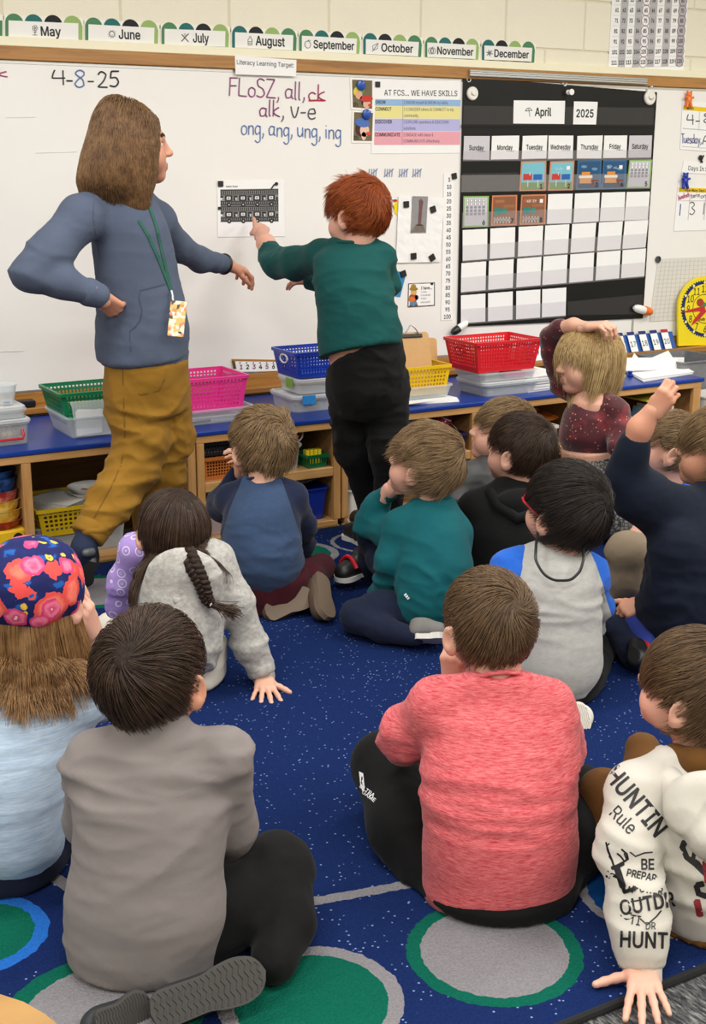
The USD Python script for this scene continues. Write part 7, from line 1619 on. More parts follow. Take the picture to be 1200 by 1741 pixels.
obj('glasses_frame', cat_([tube([H.w(-.062 * 1, .088, .002), H.w(-.074, .07, .003), H.w(-.083, .03, .002), H.w(-.086, .0, -.002)], .0035, 8)] + [tube([H.w(sg * .031 + .021 * math.cos(a), .098 - .006 * abs(math.cos(a)), -.004 + .017 * math.sin(a)) for a in np.linspace(0, 2 * np.pi, 22)], .0026, 6) for sg in (-1, 1)]), M_frame, t, kind='stuff')
st_ = [P(u, v, h) for u, v, h in ((914, 880, 3.09), (914, 905, 3.05), (911, 930, 3.00), (912, 955, 2.965), (926, 977, 2.95), (948, 987, 2.945), (968, 986, 2.945), (984, 973, 2.955), (991, 955, 2.97), (991, 925, 3.02), (1000, 890, 3.1))]
S_ = np.array(st_); tt = np.linspace(0, len(S_) - 1, 50); S_ = np.stack([PchipInterpolator(np.arange(len(S_)), S_[:, i])(tt) for i in range(3)], 1)
obj('glasses_strap', tube(S_, .0034, 8), M_black, t)
sk.append(core(sh))
finish(t, sk)

# ---------------------------------------------------------------- boy in navy raising a hand
t = person('boy in a navy sweatshirt with one arm raised high at the right edge')
sk = []
H = Head(P(1222, 766, 3.42), look(62, 8, 0), 1.05)
H.build(t, sk, SKIN3, P(1214, 845, 3.42), .045, HL[1])
H.hair(t, *HL, n=2800, L=.085, thick=.020, whorl=(.2, -.85, .45), swirl=.5, noise=.40, grav=.28, wid=.0016, seed=50, front=.4, jit=.35)
secs = [(1178, 1120, 3.28, 80, .10), (1176, 1060, 3.28, 86, .12), (1180, 980, 3.29, 82, .115), (1192, 900, 3.33, 80, .10), (1206, 855, 3.38, 56, .07), (1212, 832, 3.40, 36, .055)]
M_sweat = cloth('navy_sweatshirt', '0f1726', .9, .08)
sh = [trunk(secs, RT, .03, .02)] + limb([(1196, 858, 3.36, 34), (1150, 880, 3.32, 52), (1084, 838, 3.28, 46), (1064, 806, 3.27, 34)], .03) + limb([(1064, 808, 3.27, 33), (1074, 772, 3.25, 27), (1082, 741, 3.24, 25)], .03, True)
sh += limb([(1196, 860, 3.36, 30), (1150, 930, 3.24, 42), (1140, 1010, 3.24, 34), (1110, 1030, 3.3, 26)], .03)
garment(t, 'sweatshirt', sh, M_sweat, .0075, fold=.010, freq=(8, 8, 14), seed=51, fine=.001)
sk.append(Field(limb([(1072, 775, 3.25, 19), (1088, 728, 3.23, 20), (1108, 700, 3.22, 16)], .02)).mesh(.006))
sk.append(hand(P(1110, 704, 3.22), P(1134, 672, 3.20) - P(1110, 704, 3.22), -FW + .3 * UP, -1, .80, curl=(.9, 1.1, .6), thumb=(.1, .5), spread=.08))
sk.append(Field(limb([(1118, 1022, 3.29, 18), (1094, 1030, 3.31, 16)], .02)).mesh(.006)); sk.append(hand(P(1098, 1026, 3.31), P(1076, 1030, 3.31) - P(1098, 1024, 3.31), UP - FW, 1, .78, curl=(1.2, 1.4, .8)))
pn = [trunk([(1180, 1150, 3.30, 84, .11), (1178, 1100, 3.30, 86, .12)], RT, .03, .03)] + limb([(1150, 1110, 3.34, 46), (1080, 1080, 3.32, 36), (1046, 1070, 3.36, 28)], .03) + limb([(1046, 1072, 3.35, 28), (1080, 1110, 3.22, 24), (1120, 1120, 3.17, 20)], .03)
garment(t, 'trousers', pn, M_navy, .01, fold=.006, seed=52)
obj('sock', Field(limb([(1080, 1062, 3.30, 21), (1098, 1096, 3.22, 19)], .01)).mesh(.007), plain('striped_sock', '1c2f7e', .9, .3, 90), t, True)
shoe(t, P(1104, 1135, 3.16), P(1088, 1095, 3.22), UP * .7 - RT * .7, w=.03, msole=plain('red_sole', 'b5202a', .6), mup=M_shoe, tread=False, hgt=.045)
sk.append(core(sh))
finish(t, sk, SKIN3)

# ---------------------------------------------------------------- boy in blue and khaki
t = person('boy in profile with a bright blue collar and khaki trousers behind the raised arm')
sk = []
H = Head(P(1134, 760, 3.95), look(80, 18, 0), 1.0)
H.build(t, sk, SKIN2, P(1150, 838, 3.95), .042, HL[1], chubby=1.06)
H.hair(t, *HL, n=2400, L=.060, thick=.018, whorl=(.1, -.85, .5), swirl=.5, noise=.45, grav=.22, wid=.0017, seed=54, front=.5, jit=.3)
secs = [(1140, 1000, 3.90, 62, .10), (1140, 940, 3.90, 64, .11), (1144, 890, 3.92, 62, .10), (1150, 850, 3.94, 48, .075), (1152, 830, 3.95, 32, .05)]
sh = [trunk(secs, RT * .5 - HF * .85, .03, .02)] + limb([(1140, 845, 3.90, 22), (1118, 872, 3.86, 28), (1108, 905, 3.84, 24)], .03)
garment(t, 'shirt', sh, plain('light_blue_shirt', '8fb0d2', .9, .15, 25, bump=.2, bscale=200), .009, fold=.006, seed=55)
obj('collar', Field([Cone(P(1168, 826, 3.90), P(1150, 850, 3.84), .016, .020, .02), Cone(P(1150, 850, 3.84), P(1186, 842, 3.84), .02, .018, .02), Cone(P(1168, 826, 3.98), P(1190, 836, 3.9), .016, .018, .02)]).mesh(.006), plain('collar_blue', '2c62c4', .9), t, True)
sk.append(Field(limb([(1112, 890, 3.84, 17), (1092, 902, 3.82, 15), (1072, 918, 3.80, 12)], .02)).mesh(.006)); sk.append(hand(P(1076, 914, 3.80), P(1058, 930, 3.78) - P(1076, 914, 3.80), UP, 1, .74, curl=(.5, .7, .4)))
pn = [trunk([(1138, 1020, 3.90, 62, .10), (1138, 970, 3.90, 64, .12)], RT, .03, .03)] + limb([(1130, 985, 3.90, 38), (1100, 945, 3.80, 36), (1066, 940, 3.70, 33)], .03) + limb([(1066, 940, 3.70, 33), (1066, 985, 3.70, 28), (1046, 1010, 3.72, 22)], .03) + limb([(1120, 990, 3.98, 36), (1050, 975, 3.92, 26), (1026, 985, 3.88, 20)], .03)
garment(t, 'trousers', pn, cloth('khaki_trousers', '8a7a66', .9, .1), .008, fold=.008, freq=(12, 12, 12), seed=56)
shoe(t, P(1062, 1012, 3.80), P(1018, 1005, 3.85), UP, w=.04, msole=plain('olive_sole', '4a4a42', .8), mup=plain('olive_shoe', '56554c', .85, .25, 60), tread=False, hgt=.05); shoe(t, P(1076, 1026, 3.73), P(1040, 1018, 3.77), UP, w=.04, msole=plain('olive_sole', '4a4a42', .8), mup=plain('olive_shoe', '56554c', .85, .25, 60), tread=False, hgt=.045)
sk.append(core(sh))
finish(t, sk, SKIN2)

# ---------------------------------------------------------------- boy in the white printed hoodie
t = person('boy in a white hoodie with hunting print, leaning on one hand, lower right')
sk = []
H = Head(P(1180, 1172, 2.10), look(52, 14, 4), .95)
H.build(t, sk, SKIN2, P(1184, 1285, 2.08), .042, HM[1], chubby=1.08)
H.hair(t, *HM, n=3600, L=.085, thick=.020, whorl=(.2, -.75, .6), swirl=.6, noise=.40, grav=.34, wid=.0014, seed=60, front=.25, jit=.35, hl=(-.088, -.082, -.05, -.004, -.012, .034, .052))
secs = [(1200, 1575, 2.02, 76, .09), (1196, 1520, 2.02, 92, .11), (1192, 1450, 2.02, 100, .11), (1184, 1380, 2.03, 108, .10), (1180, 1320, 2.05, 94, .085), (1184, 1282, 2.07, 54, .056)]
M_whood = plain('white_hoodie', 'bfbab0', .85, .06, 12, bump=.15, bscale=500, spec=.2)
sh = [trunk(secs, RT, .03, .02)] + limb([(1130, 1302, 2.05, 34), (1080, 1345, 2.01, 47), (1066, 1440, 1.95, 46), (1084, 1540, 1.895, 43), (1088, 1600, 1.865, 42), (1091, 1646, 1.845, 38)], .03, True) + limb([(1225, 1300, 2.06, 34), (1280, 1345, 2.04, 46), (1300, 1450, 2.0, 42)], .03)
g, me, ob = garment(t, 'hoodie', sh, M_whood, .0075, fold=.012, freq=(8, 8, 15), seed=61, fine=.001)
hoodadds = [Cone(P(u, v, h), P(u2, v2, h2), r, r2, .02) for (u, v, h, r), (u2, v2, h2, r2) in zip(*(lambda q: (q[:-1], q[1:]))([(1124, 1280, 2.08, .014), (1138, 1330, 2.00, .020), (1166, 1385, 1.94, .026), (1204, 1425, 1.91, .030), (1244, 1390, 1.94, .026), (1250, 1310, 2.03, .018)]))] + [Ell(P(1196, 1362, 1.945), (.062, .03, .055), np.array([RT, HF, UP]), .03)]
obj('hood', push(Field(hoodadds).mesh(.006), .005, folds((12, 12, 12), 4)), M_whood, t, True)
obj('brown_collar', Field([Cone(P(1146, 1280, 2.06), P(1186, 1296, 2.015), .018, .022, .02), Cone(P(1186, 1296, 2.015), P(1232, 1284, 2.04), .022, .018, .02)]).mesh(.006), cloth('brown_cotton', '5d3c17', .9), t, True)
cuff = Field([Cone(P(1090, 1630, 1.851), P(1094, 1662, 1.838), .036, .031, .01)]).mesh(.006); obj('cuff', push(cuff, .002, folds((60, 60, 6), 8)), M_whood, t, True)
h0 = P(1094, 1660, 2.015)
fl = lambda u, v, z: at_z(u, v, z)
hw_ = fl(1089, 1634, .040); hk = fl(1097, 1678, .035)
sk.append(hand(hw_, hk - hw_, UP, 1, .80, curls=[(.10, .10, .04), (.10, .08, .04), (.10, .10, .04), (.14, .08, .04)], spread=.17, thumb=(1.35, .12), h_=.0024))
sk.append(Field([Cone(P(1088, 1620, 1.855), hw_, .028, .022, .02)]).mesh(.006))
pn = [trunk([(1204, 1605, 2.03, 78, .09), (1200, 1550, 2.03, 94, .11)], RT, .03, .03)] + limb([(1150, 1520, 2.08, 60), (1066, 1420, 2.19, 52), (1026, 1350, 2.26, 40)], .03) + limb([(1026, 1350, 2.26, 40), (1060, 1440, 2.16, 34)], .03) + limb([(1120, 1480, 2.14, 44), (1098, 1330, 2.34, 40), (1094, 1278, 2.40, 30)], .03)
garment(t, 'trousers', pn, cloth('brown_trousers', '5b3b18', .9, .1), .009, fold=.006, freq=(10, 10, 10), seed=62)
# prints on the hoodie
dv = FW
def pr(s, u, v, h, ang, hd=2.1, bold=True, squash=.8, c=None, nm='printed_lettering'):
    a = math.radians(ang); ex = RT * math.cos(a) - UPV * math.sin(a); ey = UPV * math.cos(a) + RT * math.sin(a)
    mm = text_at(s, P(u, v, 1.85), ex, ey, h, bold, 'c', .0004, squash); mm = mm.subdivide_to_size(.006); obj(nm, wrap_print(g, mm, dv, .0009, 80, .22), c or M_ink, t, False)
pr('HUNTIN', 1070, 1372, .030, 50, 2.2); pr('Rule', 1052, 1402, .022, 45, 2.2, False); pr('BE', 1101, 1478, .017, 0, 2.14); pr('PREPARED', 1098, 1496, .012, 12, 2.13); pr('POWER', 1102, 1518, .012, 8, 2.12); pr('OUTDR', 1102, 1548, .024, -10, 2.1); pr('TI', 1078, 1572, .016, 10, 2.1, False); pr('DR', 1106, 1580, .012, 0, 2.1, False); pr('HUNT', 1094, 1611, .026, 2, 2.06)
def strokes(nm, lines, w, hd, c=None):
    ms = []
    for L in lines:
        q = tube([P(u, v, 1.85) for u, v in L], w, 5); ms.append(q)
    mm = wrap_print(g, cat_(ms).subdivide_to_size(.012), None, .0006, 80, .22)
    obj(nm, mm, c or M_ink, t, True, kind='stuff')
def stamp(nm, lines, c=None):
    import shapely
    shp = shapely.union_all([shapely.LineString(L).buffer(w_ / 2, cap_style='round') for L, w_ in lines]).simplify(.25)
    mm = cat_([trimesh.creation.extrude_polygon(q_, .01, engine='earcut') for q_ in getattr(shp, 'geoms', [shp])]); v = mm.vertices.copy()
    mm.vertices = np.array([P(a_, b_, 1.85) + ray(a_, b_) * (-c_ * .03) for a_, b_, c_ in v]); mm = mm.subdivide_to_size(.006); obj(nm, wrap_print(g, mm, None, .0009, 80, .22), c or M_ink, t, False)
sx_ = lambda L: [(940 + x * .2167, 1380 + y * .2167) for x, y in L]
stamp('stag_print', [(sx_([(500, 440), (520, 500), (545, 580)]), 11), (sx_([(470, 440), (505, 430), (545, 410)]), 7), (sx_([(545, 580), (560, 630)]), 6), (sx_([(510, 420), (560, 390), (588, 372), (578, 330), (540, 298)]), 3.2), (sx_([(560, 390), (530, 350), (505, 330)]), 2.6), (sx_([(575, 370), (560, 330)]), 2.4), (sx_([(480, 435), (462, 380), (432, 310), (416, 245)]), 3.2), (sx_([(440, 330), (420, 270), (440, 250)]), 2.2), (sx_([(462, 385), (440, 350)]), 2.2), (sx_([(425, 505), (460, 495), (500, 510)]), 6), (sx_([(560, 630), (600, 615), (645, 600)]), 6), (sx_([(590, 630), (600, 590)]), 3), (sx_([(620, 630), (632, 585)]), 3), (sx_([(440, 520), (430, 470)]), 3)])
strokes('line_print', [[(1070, 1448), (1080, 1456), (1096, 1450), (1110, 1449)], [(1052, 1548), (1062, 1556), (1074, 1552)], [(1055, 1556), (1064, 1563), (1076, 1560)], [(1088, 1562), (1100, 1572), (1116, 1558), (1124, 1548)], [(1072, 1533), (1090, 1530), (1104, 1524)]], .0012, 2.12)
strokes('back_print', [[(1166, 1424), (1160, 1440), (1168, 1458), (1184, 1470), (1198, 1484)], [(1184, 1440), (1180, 1458), (1192, 1478), (1202, 1488)], [(1184, 1505), (1196, 1502)], [(1184, 1506), (1188, 1520), (1200, 1524)]], .0050, 2.1)
strokes('back_print', [[(1196, 1450), (1200, 1470), (1204, 1500)], [(1185, 1532), (1188, 1545), (1190, 1556)]], .0060, 2.1, plain('dark_red_print', '7c1c22', .8))
sk.append(core(sh))
finish(t, sk, SKIN2)

# ---------------------------------------------------------------- girl in the maroon top
t = person('blond girl in a speckled maroon top and spotted grey skirt kneeling, forearm over her head')
sk = []
H = Head(P(1000, 612, 4.58), look(100, -2, -4), 1.10)
H.build(t, sk, SKIN, P(1010, 690, 4.58), .042, HM[1], ears=False, iris=plain('iris_blue', '5f7f94', .1, .2, 300))
H.hair(t, *HBL, n=2600, L=.13, thick=.020, whorl=(.0, -.30, .95), swirl=.3, noise=.40, clump=30.0, grav=.75, wid=.0018, seed=64, jit=.16, cling=.45, steps=8, hl=(-.085, -.08, -.07, -.06, -.02, .015, .03), capthick=.6,
       Lfun=lambda q: np.where(q[:, 1] > .045, .30, np.where(q[:, 1] > .0, .6, 1.75)))
secs = [(1000, 775, 4.56, 36, .09), (1000, 745, 4.56, 52, .11), (1004, 712, 4.57, 50, .105), (1006, 694, 4.58, 44, .085), (1008, 682, 4.585, 38, .06)]
M_maroon = matraw('maroon_speckled', {'g': ('geometry', {}), 'v': ('voronoi_texture', {'scale': 62.0, 'randomness': 1.0}), 'n': ('noise_texture', {'scale': 15.0, 'detail': 3.0}), 'r': ('rgb_ramp', {'ramp': [(.12, srgb('b57a66')), (.22, srgb('5c1420'))]}), 'r2': ('rgb_ramp', {'ramp': [(.52, srgb('420b16')), (.78, srgb('8a2830'))]}), 't': ('math', {'math_type': 'less_than', 'value2': .22}), 'x': ('mix', {}), 'p': ('principled_bsdf', {'roughness': .7, 'specular_ior_level': .3, 'sheen_weight': .3})},
    [('g.position', 'v.vector'), ('g.position', 'n.vector'), ('v.distance', 'r.fac'), ('n.fac', 'r2.fac'), ('v.distance', 't.value1'), ('r2.color', 'x.color1'), ('r.color', 'x.color2'), ('t.value', 'x.fac'), ('x.color', 'p.base_color')])
sh = [trunk(secs, RT * .75 + HF * .65, .03, .012)] + limb([(1030, 682, 4.54, 16), (1046, 700, 4.50, 22), (1056, 736, 4.46, 21), (1050, 760, 4.4, 18)], .03)
sh += limb([(986, 678, 4.62, 16), (960, 652, 4.68, 22), (940, 600, 4.68, 18), (934, 572, 4.66, 16)], .03) + limb([(934, 572, 4.66, 16), (950, 558, 4.62, 15), (960, 555, 4.60, 14.5)], .02, True)
dsub = Ell(P(1008, 662, 4.47), (.075, .085, .042), np.array([RT, HF, UP]), .01)
garment(t, 'top', sh, M_maroon, .0075, (), [dsub], fold=.009, freq=(10, 10, 14), seed=65)
sk.append(Field([Cone(P(1008, 665, 4.575), P(1006, 690, 4.56), .05, .075, .03)] + limb([(992, 680, 4.56, 14), (1026, 684, 4.54, 14)], .03)).mesh(.007))
sk.append(Field(limb([(950, 558, 4.62, 12), (975, 553, 4.57, 11.5), (1000, 556, 4.52, 9)], .02)).mesh(.006))
sk.append(hand(P(1000, 556, 4.52), P(1026, 552, 4.48) - P(1000, 556, 4.52), UP * .9 - FW * .3, -1, .80, curl=(.7, .9, .5), thumb=(.25, .5)))
M_leo = matraw('spotted_skirt', {'g': ('geometry', {}), 'v': ('voronoi_texture', {'scale': 70.0, 'feature': 'distance_to_edge'}), 'r': ('rgb_ramp', {'ramp': [(.06, srgb('2b2a2b')), (.14, srgb('77726d'))]}), 'p': ('principled_bsdf', {'roughness': .85})}, [('g.position', 'v.vector'), ('v.distance', 'r.fac'), ('r.color', 'p.base_color')])
sk.append(Field([trunk([(1000, 795, 4.56, 40, .10), (1000, 765, 4.56, 45, .105)], RT * .75 + HF * .65, .03, .02)]).mesh(.008))
garment(t, 'skirt', [trunk([(1010, 905, 4.50, 56, .16), (1008, 860, 4.52, 58, .16), (1004, 815, 4.55, 52, .13), (1002, 782, 4.56, 44, .108)], RT * .75 + HF * .65, .03, .02)] + limb([(1010, 850, 4.5, 34), (1040, 880, 4.42, 26)], .04), M_leo, .009, fold=.008, freq=(14, 14, 5), seed=66)
obj('sock', Field(limb([(1060, 884, 4.55, 11), (1082, 882, 4.55, 10), (1092, 878, 4.56, 8)], .02)).mesh(.007), plain('red_sock', '8f2230', .9, .1), t, True)
sk.append(core(sh))
finish(t, sk)

# ---------------------------------------------------------------- boy with ginger hair at the board
t = person('ginger-haired boy in a dark green shirt and black trousers standing and pointing at the board')
sk = []
H = Head(P(607, 366, 4.42), look(50, 2, 0), 1.05)
H.build(t, sk, SKIN2, P(600, 440, 4.40), .047, HG[1], chubby=1.12)
H.hair(t, *HG, n=3400, L=.075, thick=.022, whorl=(.2, -.75, .6), swirl=1.0, noise=1.0, grav=.15, wid=.0017, seed=70, clump=28.0, jit=.4, cling=.3, hl=(-.082, -.076, -.045, -.004, -.008, .036, .056))
secs = [(612, 640, 4.33, 70, .13), (610, 570, 4.35, 72, .135), (604, 520, 4.36, 66, .13), (596, 470, 4.38, 64, .115), (594, 435, 4.40, 62, .09), (596, 414, 4.41, 36, .055)]
M_green = cloth('dark_green_shirt', '0c4745', .85, .08)
sh = [trunk(secs, RT, .03, .015)] + limb([(570, 420, 4.42, 18), (548, 436, 4.48, 27), (505, 447, 4.62, 26), (470, 448, 4.74, 23), (456, 428, 4.82, 20)], .03, True) + limb([(630, 420, 4.41, 16), (650, 440, 4.42, 22), (656, 480, 4.46, 20), (630, 510, 4.55, 17), (560, 490, 4.72, 14), (530, 478, 4.80, 13)], .03)
e_ = P(455, 428, 4.745); cdir = e_ - P(474, 452, 4.66)
g, me, ob = garment(t, 'shirt', sh, M_green, .0075, [(P(610, 599, 4.34), np.cross(P(683, 586, 4.3) - P(539, 612, 4.3), FW) * -1)], fold=.012, freq=(7, 7, 12), seed=71, fine=.0012)
obj('collar', ring_on(P(597, 413, 4.41), unit(P(602, 390, 4.41) - P(600, 440, 4.40)), RT, .06, .053, .006), M_green, t, True)
sk.append(Field(limb([(470, 440, 4.76, 17), (452, 414, 4.89, 15), (444, 398, 4.98, 11)], .02)).mesh(.006))
yb_ = WALL - OB - .012
tip = at_y(446, 360, yb_)
hdw = P(444, 399, 4.98)
sk.append(hand(hdw, unit(tip - hdw), -FW + RT * .2, -1, .95, curls=[(.05, .08, .05), (1.2, 1.4, .8), (1.25, 1.4, .8), (1.2, 1.4, .8)], spread=.06, thumb=(.2, .6)))
sk.append(hand(P(532, 478, 4.80), -RT * .8 + HF * .3, UP - FW * .3, 1, .72, curl=(.3, .4, .3)))
sk.append(Field([trunk([(612, 630, 4.36, 48, .09), (608, 575, 4.36, 57, .108)], RT, .03, .03)]).mesh(.008))
pn = [trunk([(622, 690, 4.37, 50, .11), (622, 655, 4.36, 65, .138), (620, 615, 4.36, 66, .134), (618, 570, 4.36, 64, .13)], RT, .05, .05)] + limb([(596, 655, 4.38, 42), (606, 760, 4.44, 35), (622, 820, 4.5, 27), (634, 895, 4.52, 20)], .02) + limb([(652, 655, 4.37, 42), (662, 760, 4.34, 33), (662, 830, 4.36, 25), (664, 905, 4.38, 19)], .02)
garment(t, 'trousers', pn, M_blackpants, .008, [(P(610, 603, 4.36), np.cross(P(683, 575, 4.3) - P(556, 625, 4.3), FW))], fold=.010, freq=(9, 9, 14), seed=72)
obj('leg_lettering', text_at('SPORT', P(641, 776, 4.36), -UP, RT, .016, True), plastic('d6b42a'), t)
for hx, hy in (((632, 915, 4.50), (612, 905, 4.62)), ((664, 925, 4.36), (646, 912, 4.46))): trainer(t, P(*hx) * [1, 1, 0] + [0, 0, .013], P(*hx) * [1, 1, 0] + unit((P(*hy) - P(*hx)) * [1, 1, 0]) * .20 + [0, 0, .013], False)
sk.append(core(sh[1:]))
finish(t, sk, SKIN2)

# ---------------------------------------------------------------- the teacher
t = person('woman with long brown hair in a blue-grey hoodie and mustard trousers, hand on hip')
sk = []
H = Head(P(224, 244, 3.95), look(-72, 2, 0), 1.10)
H.build(t, sk, SKIN3, P(214, 345, 3.94), .05, HB[1])
sk[-1] = sk[-1]
M_wh = HW
# long hair: a hanging mass with strands over it
hs = [(176, 342, 3.90, 34, .035), (188, 318, 3.90, 53, .08), (201, 280, 3.92, 58, .10), (209, 240, 3.94, 54, .105), (212, 205, 3.95, 47, .09), (214, 184, 3.95, 34, .07)]
hmass = Field([trunk(hs, RT, .03, .02), trunk([(232, 372, 3.88, 6, .012), (228, 345, 3.88, 22, .03), (232, 300, 3.90, 25, .05), (243, 240, 3.93, 22, .07), (244, 205, 3.94, 20, .07)], RT, .03, .01)], (), [Ell(H.w(.0, .135, -.03), np.array([.062, .070, .11]) * 1.1, H.A, .02)])
hm_ = hmass.mesh(.007); push(hm_, .004, folds((40, 40, 4), 3)); hmo = obj('hair', hm_, HW[1], t, True)
rs = np.random.RandomState(11); fi = rs.randint(0, len(hm_.faces), 120000); cc = hm_.triangles_center[fi]; nn_ = hm_.face_normals[fi]
ok = (cc[:, 2] > P(210, 250, 3.94)[2]) & (nn_[:, 2] > -.2); cc = cc[ok][:9500]; N = len(cc)
pos = cc.copy(); out = [pos]; L = .16 + .34 * rs.rand(N); Cx = P(208, 240, 3.94)
crown = P(222, 178, 3.95)
cl = np.stack([meshkit.noise(cc * 30 + 17 * i, i) - .5 for i in range(3)], 1)
for i in range(13):
    nr = pos - np.array([crown[0], crown[1], 0]) * [1, 1, 0] - [0, 0, 1] * pos; nr[:, 2] = 0; nr /= np.maximum(np.linalg.norm(nr, axis=1, keepdims=True), 1e-6)
    D = nr * np.clip((pos[:, 2:3] - P(210, 215, 3.94)[2]) * 14, 0, 1.2) + [0, 0, -1] + cl * (.25 + .02 * i) + rs.randn(N, 3) * .06
    pos = pos + unit([1, 0, 0])[0] * D / np.linalg.norm(D, axis=1, keepdims=True) * (L / 13)[:, None]
    for _ in range(2):
        d_ = hmass(pos); e = 1e-3; gr = np.stack([hmass(pos + e * np.eye(3)[k]) - d_ for k in range(3)], 1) / e; gr /= np.maximum(np.linalg.norm(gr, axis=1, keepdims=True), 1e-6)
        tgt = .003 + .008 * rs.rand(N); pos = pos + gr * np.clip(tgt - d_, -.012, .03)[:, None]
    out.append(pos)
curves('strands', np.stack(out, 1), .0013 * np.interp(np.linspace(0, 1, 14), [0, .8, 1], [1, .9, .4]), HW[0], hmo)
M_bluegrey = cloth('bluegrey_hoodie', '4f586b', .9, .07)
secs = [(244, 604, 3.98, 78, .14), (242, 570, 3.98, 79, .145), (240, 520, 3.97, 74, .135), (232, 460, 3.96, 70, .13), (222, 400, 3.95, 70, .12), (212, 350, 3.94, 62, .095), (212, 322, 3.94, 38, .06)]
sh = [trunk(secs, RT * .8 - HF * .6, .03, .02)] + limb([(185, 335, 3.92, 24), (140, 370, 3.84, 37), (88, 428, 3.76, 35), (52, 464, 3.72, 30)], .03) + limb([(52, 466, 3.72, 29), (105, 480, 3.74, 26), (162, 500, 3.78, 21)], .03)
sh += limb([(240, 340, 4.0, 24), (268, 375, 4.08, 30), (300, 418, 4.22, 25), (340, 442, 4.34, 20), (374, 448, 4.42, 16)], .03)
cw = P(166, 501, 3.785); cr = P(374, 448, 4.42)
g, me, ob = garment(t, 'hoodie', sh, M_bluegrey, .008, (), fold=.010, freq=(6, 6, 10), seed=81, fine=.001)
obj('neckline', ring_on(P(212, 326, 3.945), unit(P(216, 300, 3.95) - P(214, 345, 3.94)), RT, .075, .06, .009), M_bluegrey, t, True)
obj('hem_band', Field([trunk([(246, 616, 3.985, 74, .134), (245, 598, 3.985, 77, .139)], RT * .8 - HF * .6, .01, .008)]).mesh(.007), M_bluegrey, t, True)
obj('cuff', Field([Cone(P(152, 497, 3.775), P(166, 502, 3.785), .043, .038, .01)]).mesh(.006), M_bluegrey, t, True)
obj('cuff', Field([Cone(P(368, 447, 4.405), P(378, 448, 4.43), .036, .032, .01)]).mesh(.006), M_bluegrey, t, True)
obj('watch_band', ring_on(P(381, 449, 4.44), unit(P(390, 450, 4.46) - P(370, 447, 4.41)), UP, .031, .031, .006), M_black, t, True)
laid(t, g, [(285, 482), (262, 488), (238, 494), (236, 508), (241, 528), (238, 545), (228, 558), (220, 563), (221, 583), (222, 598)], .0022, plain('seam_grey', '3f4757', .9), 'pocket_seam', 3.9, .0008)
laid(t, g, [(160, 330), (158, 370), (164, 410), (170, 440)], .0018, plain('seam_grey', '3f4757', .9), 'shoulder_seam', 3.9, .0006)
sk.append(Field(limb([(150, 496, 3.77, 15), (166, 502, 3.785, 15), (176, 512, 3.79, 13)], .02)).mesh(.006))
sk.append(hand(P(170, 504, 3.785), P(190, 520, 3.82) - P(170, 504, 3.785), -FW * .8 - UP * .1 - RT * .3, 1, .98, curls=[(.2, .5, .3), (.5, .7, .4), (.6, .8, .4), (.7, .8, .4)], thumb=(.3, .1), spread=.1, h_=.003))
sk.append(Field(limb([(370, 447, 4.41, 13), (388, 450, 4.46, 12)], .02)).mesh(.006))
sk.append(hand(P(386, 449, 4.455), P(404, 455, 4.50) - P(386, 449, 4.455), UP * .8 - FW * .5, 1, .95, curl=(.35, .6, .3), thumb=(.4, .4), h_=.003))
M_must = cloth('mustard_trousers', '8a641f', .85, .08)
pn = [trunk([(252, 690, 4.0, 66, .13), (250, 650, 3.99, 72, .14), (248, 606, 3.98, 72, .132)], RT * .8 - HF * .6, .03, .012)] + limb([(228, 668, 3.96, 50), (240, 740, 3.96, 46), (226, 800, 3.94, 40), (190, 850, 3.86, 35), (148, 912, 3.78, 27)], .025, True) + limb([(278, 668, 4.04, 46), (284, 740, 4.06, 40), (276, 800, 4.06, 36), (258, 880, 4.04, 30), (252, 940, 4.02, 26)], .025)
cA = P(147, 914, 3.778)
g2, me2, _ = garment(t, 'trousers', pn, M_must, .008, fold=.014, freq=(10, 10, 12), seed=82, fine=.0015)
obj('turn_up', Field([Cone(P(156, 900, 3.795), cA, .058, .055, .008)], [(P(162, 892, 3.81), P(190, 850, 3.86) - cA), (cA, cA - P(190, 850, 3.86))]).mesh(.006), M_must, t, True)
for pts_ in ([(208, 622), (210, 680), (212, 740), (206, 790), (188, 830), (160, 880)], [(212, 660), (240, 672), (270, 665), (280, 645)]):
    laid(t, g2, pts_, .0018, plain('seam_mustard', '6a4a14', .9), 'seam', 3.9, .0005)
obj('sock', Field(limb([(150, 905, 3.78, 19), (142, 932, 3.76, 20), (136, 944, 3.76, 18)], .02)).mesh(.006), plain('navy_sock', '1a2540', .9, .1), t, True)
shoe(t, P(150, 938, 3.74) + [0, 0, -.03], P(128, 975, 3.86) * [1, 1, 0] + [0, 0, .02], UP * .8 + HF * .5, w=.045, msole=M_black, mup=M_shoe, tread=False, hgt=.06)
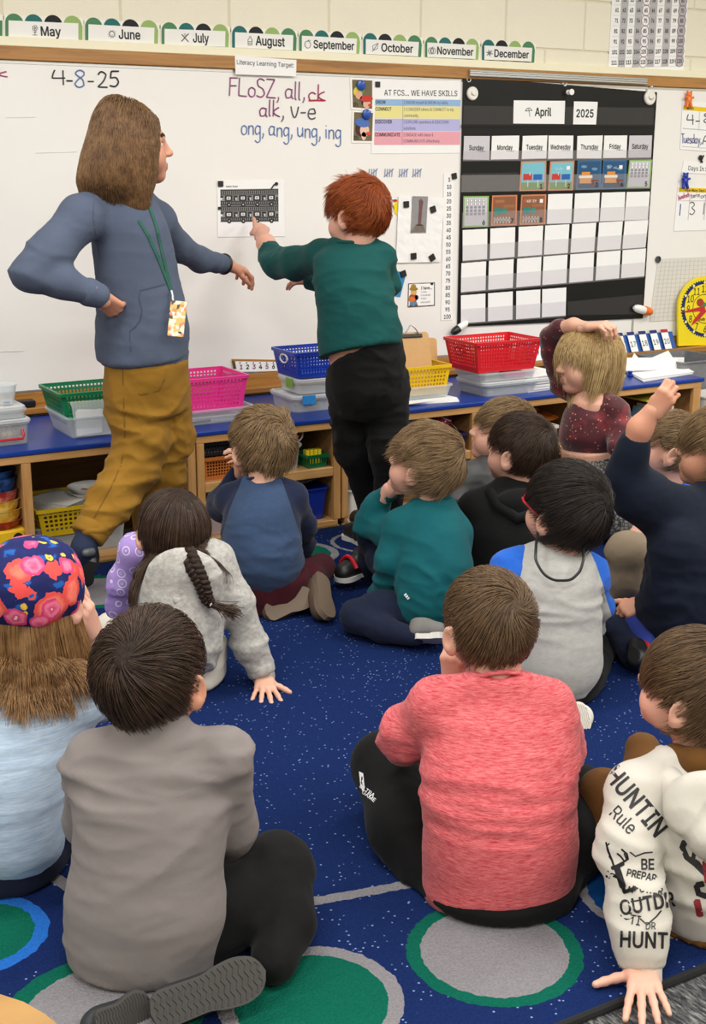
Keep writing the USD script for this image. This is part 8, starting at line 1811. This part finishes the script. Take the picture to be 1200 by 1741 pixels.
obj('buckle', Field(limb([(146, 940, 3.70, 7), (156, 938, 3.72, 7)], .01)).mesh(.005), plain('buckle_grey', '55565a', .4, .1), t, True)
pf = P(252, 950, 4.02); shoe(t, pf * [1, 1, 0] + [-.03, -.03, .013], pf * [1, 1, 0] + RT * .14 + HF * .1 + [0, 0, .013], UP, w=.045, msole=M_black, mup=M_shoe, tread=False, hgt=.06)
M_lan = plain('green_lanyard', '1d5a48', .8)
for L_ in ([(236, 374), (252, 400), (270, 440), (284, 475), (291, 494)], [(255, 352), (266, 385), (276, 430), (286, 470), (291, 494)]): laid(t, g, L_, .0042, M_lan, 'lanyard', 3.85, .003)
pb = P(291, 494, 3.6); dd = 0.0
p1 = pb.copy()
ub_ = unit(pb - CAM)
for _ in range(90): p1 = p1 + ub_ * float(np.clip(g(p1[None])[0] * .7, -.02, .03))
p1 = p1 - ub_ * .012
kk = depth(p1) / FOC
obj('badge_clip', tube([p1, p1 - UPV * 8 * kk + RT * 2 * kk, p1 - UPV * 18 * kk + RT * 3 * kk], .004, 8), M_alu, t)
c_ = p1 - UPV * 49 * kk + RT * 11 * kk - FW * .01
m_ = rr_loft([(13.5 * kk, 30 * kk, 0, .004), (14 * kk, 30.5 * kk, .002, .004), (13.5 * kk, 30 * kk, .004, .004)]); ang = .10
m_.apply_transform(frame_xf(c_, RT * math.cos(ang) - UPV * math.sin(ang), UPV * math.cos(ang) + RT * math.sin(ang), -FW))
obj('badge', m_, matraw('badge_pattern', {'g': ('geometry', {}), 'v': ('voronoi_texture', {'scale': 95.0}), 'r': ('rgb_ramp', {'ramp': [(.2, srgb('e8d8c0')), (.4, srgb('d8825a')), (.55, srgb('4a3a34')), (.7, srgb('d8b060')), (1, srgb('efe4d4'))], 'interpolate': False}), 's': ('separate_color', {}), 'p': ('principled_bsdf', {'roughness': .3})}, [('g.position', 'v.vector'), ('v.color', 's.color'), ('s.r', 'r.fac'), ('r.color', 'p.base_color')]), t, 40)
sk.append(core(sh))
finish(t, sk, SKIN3)
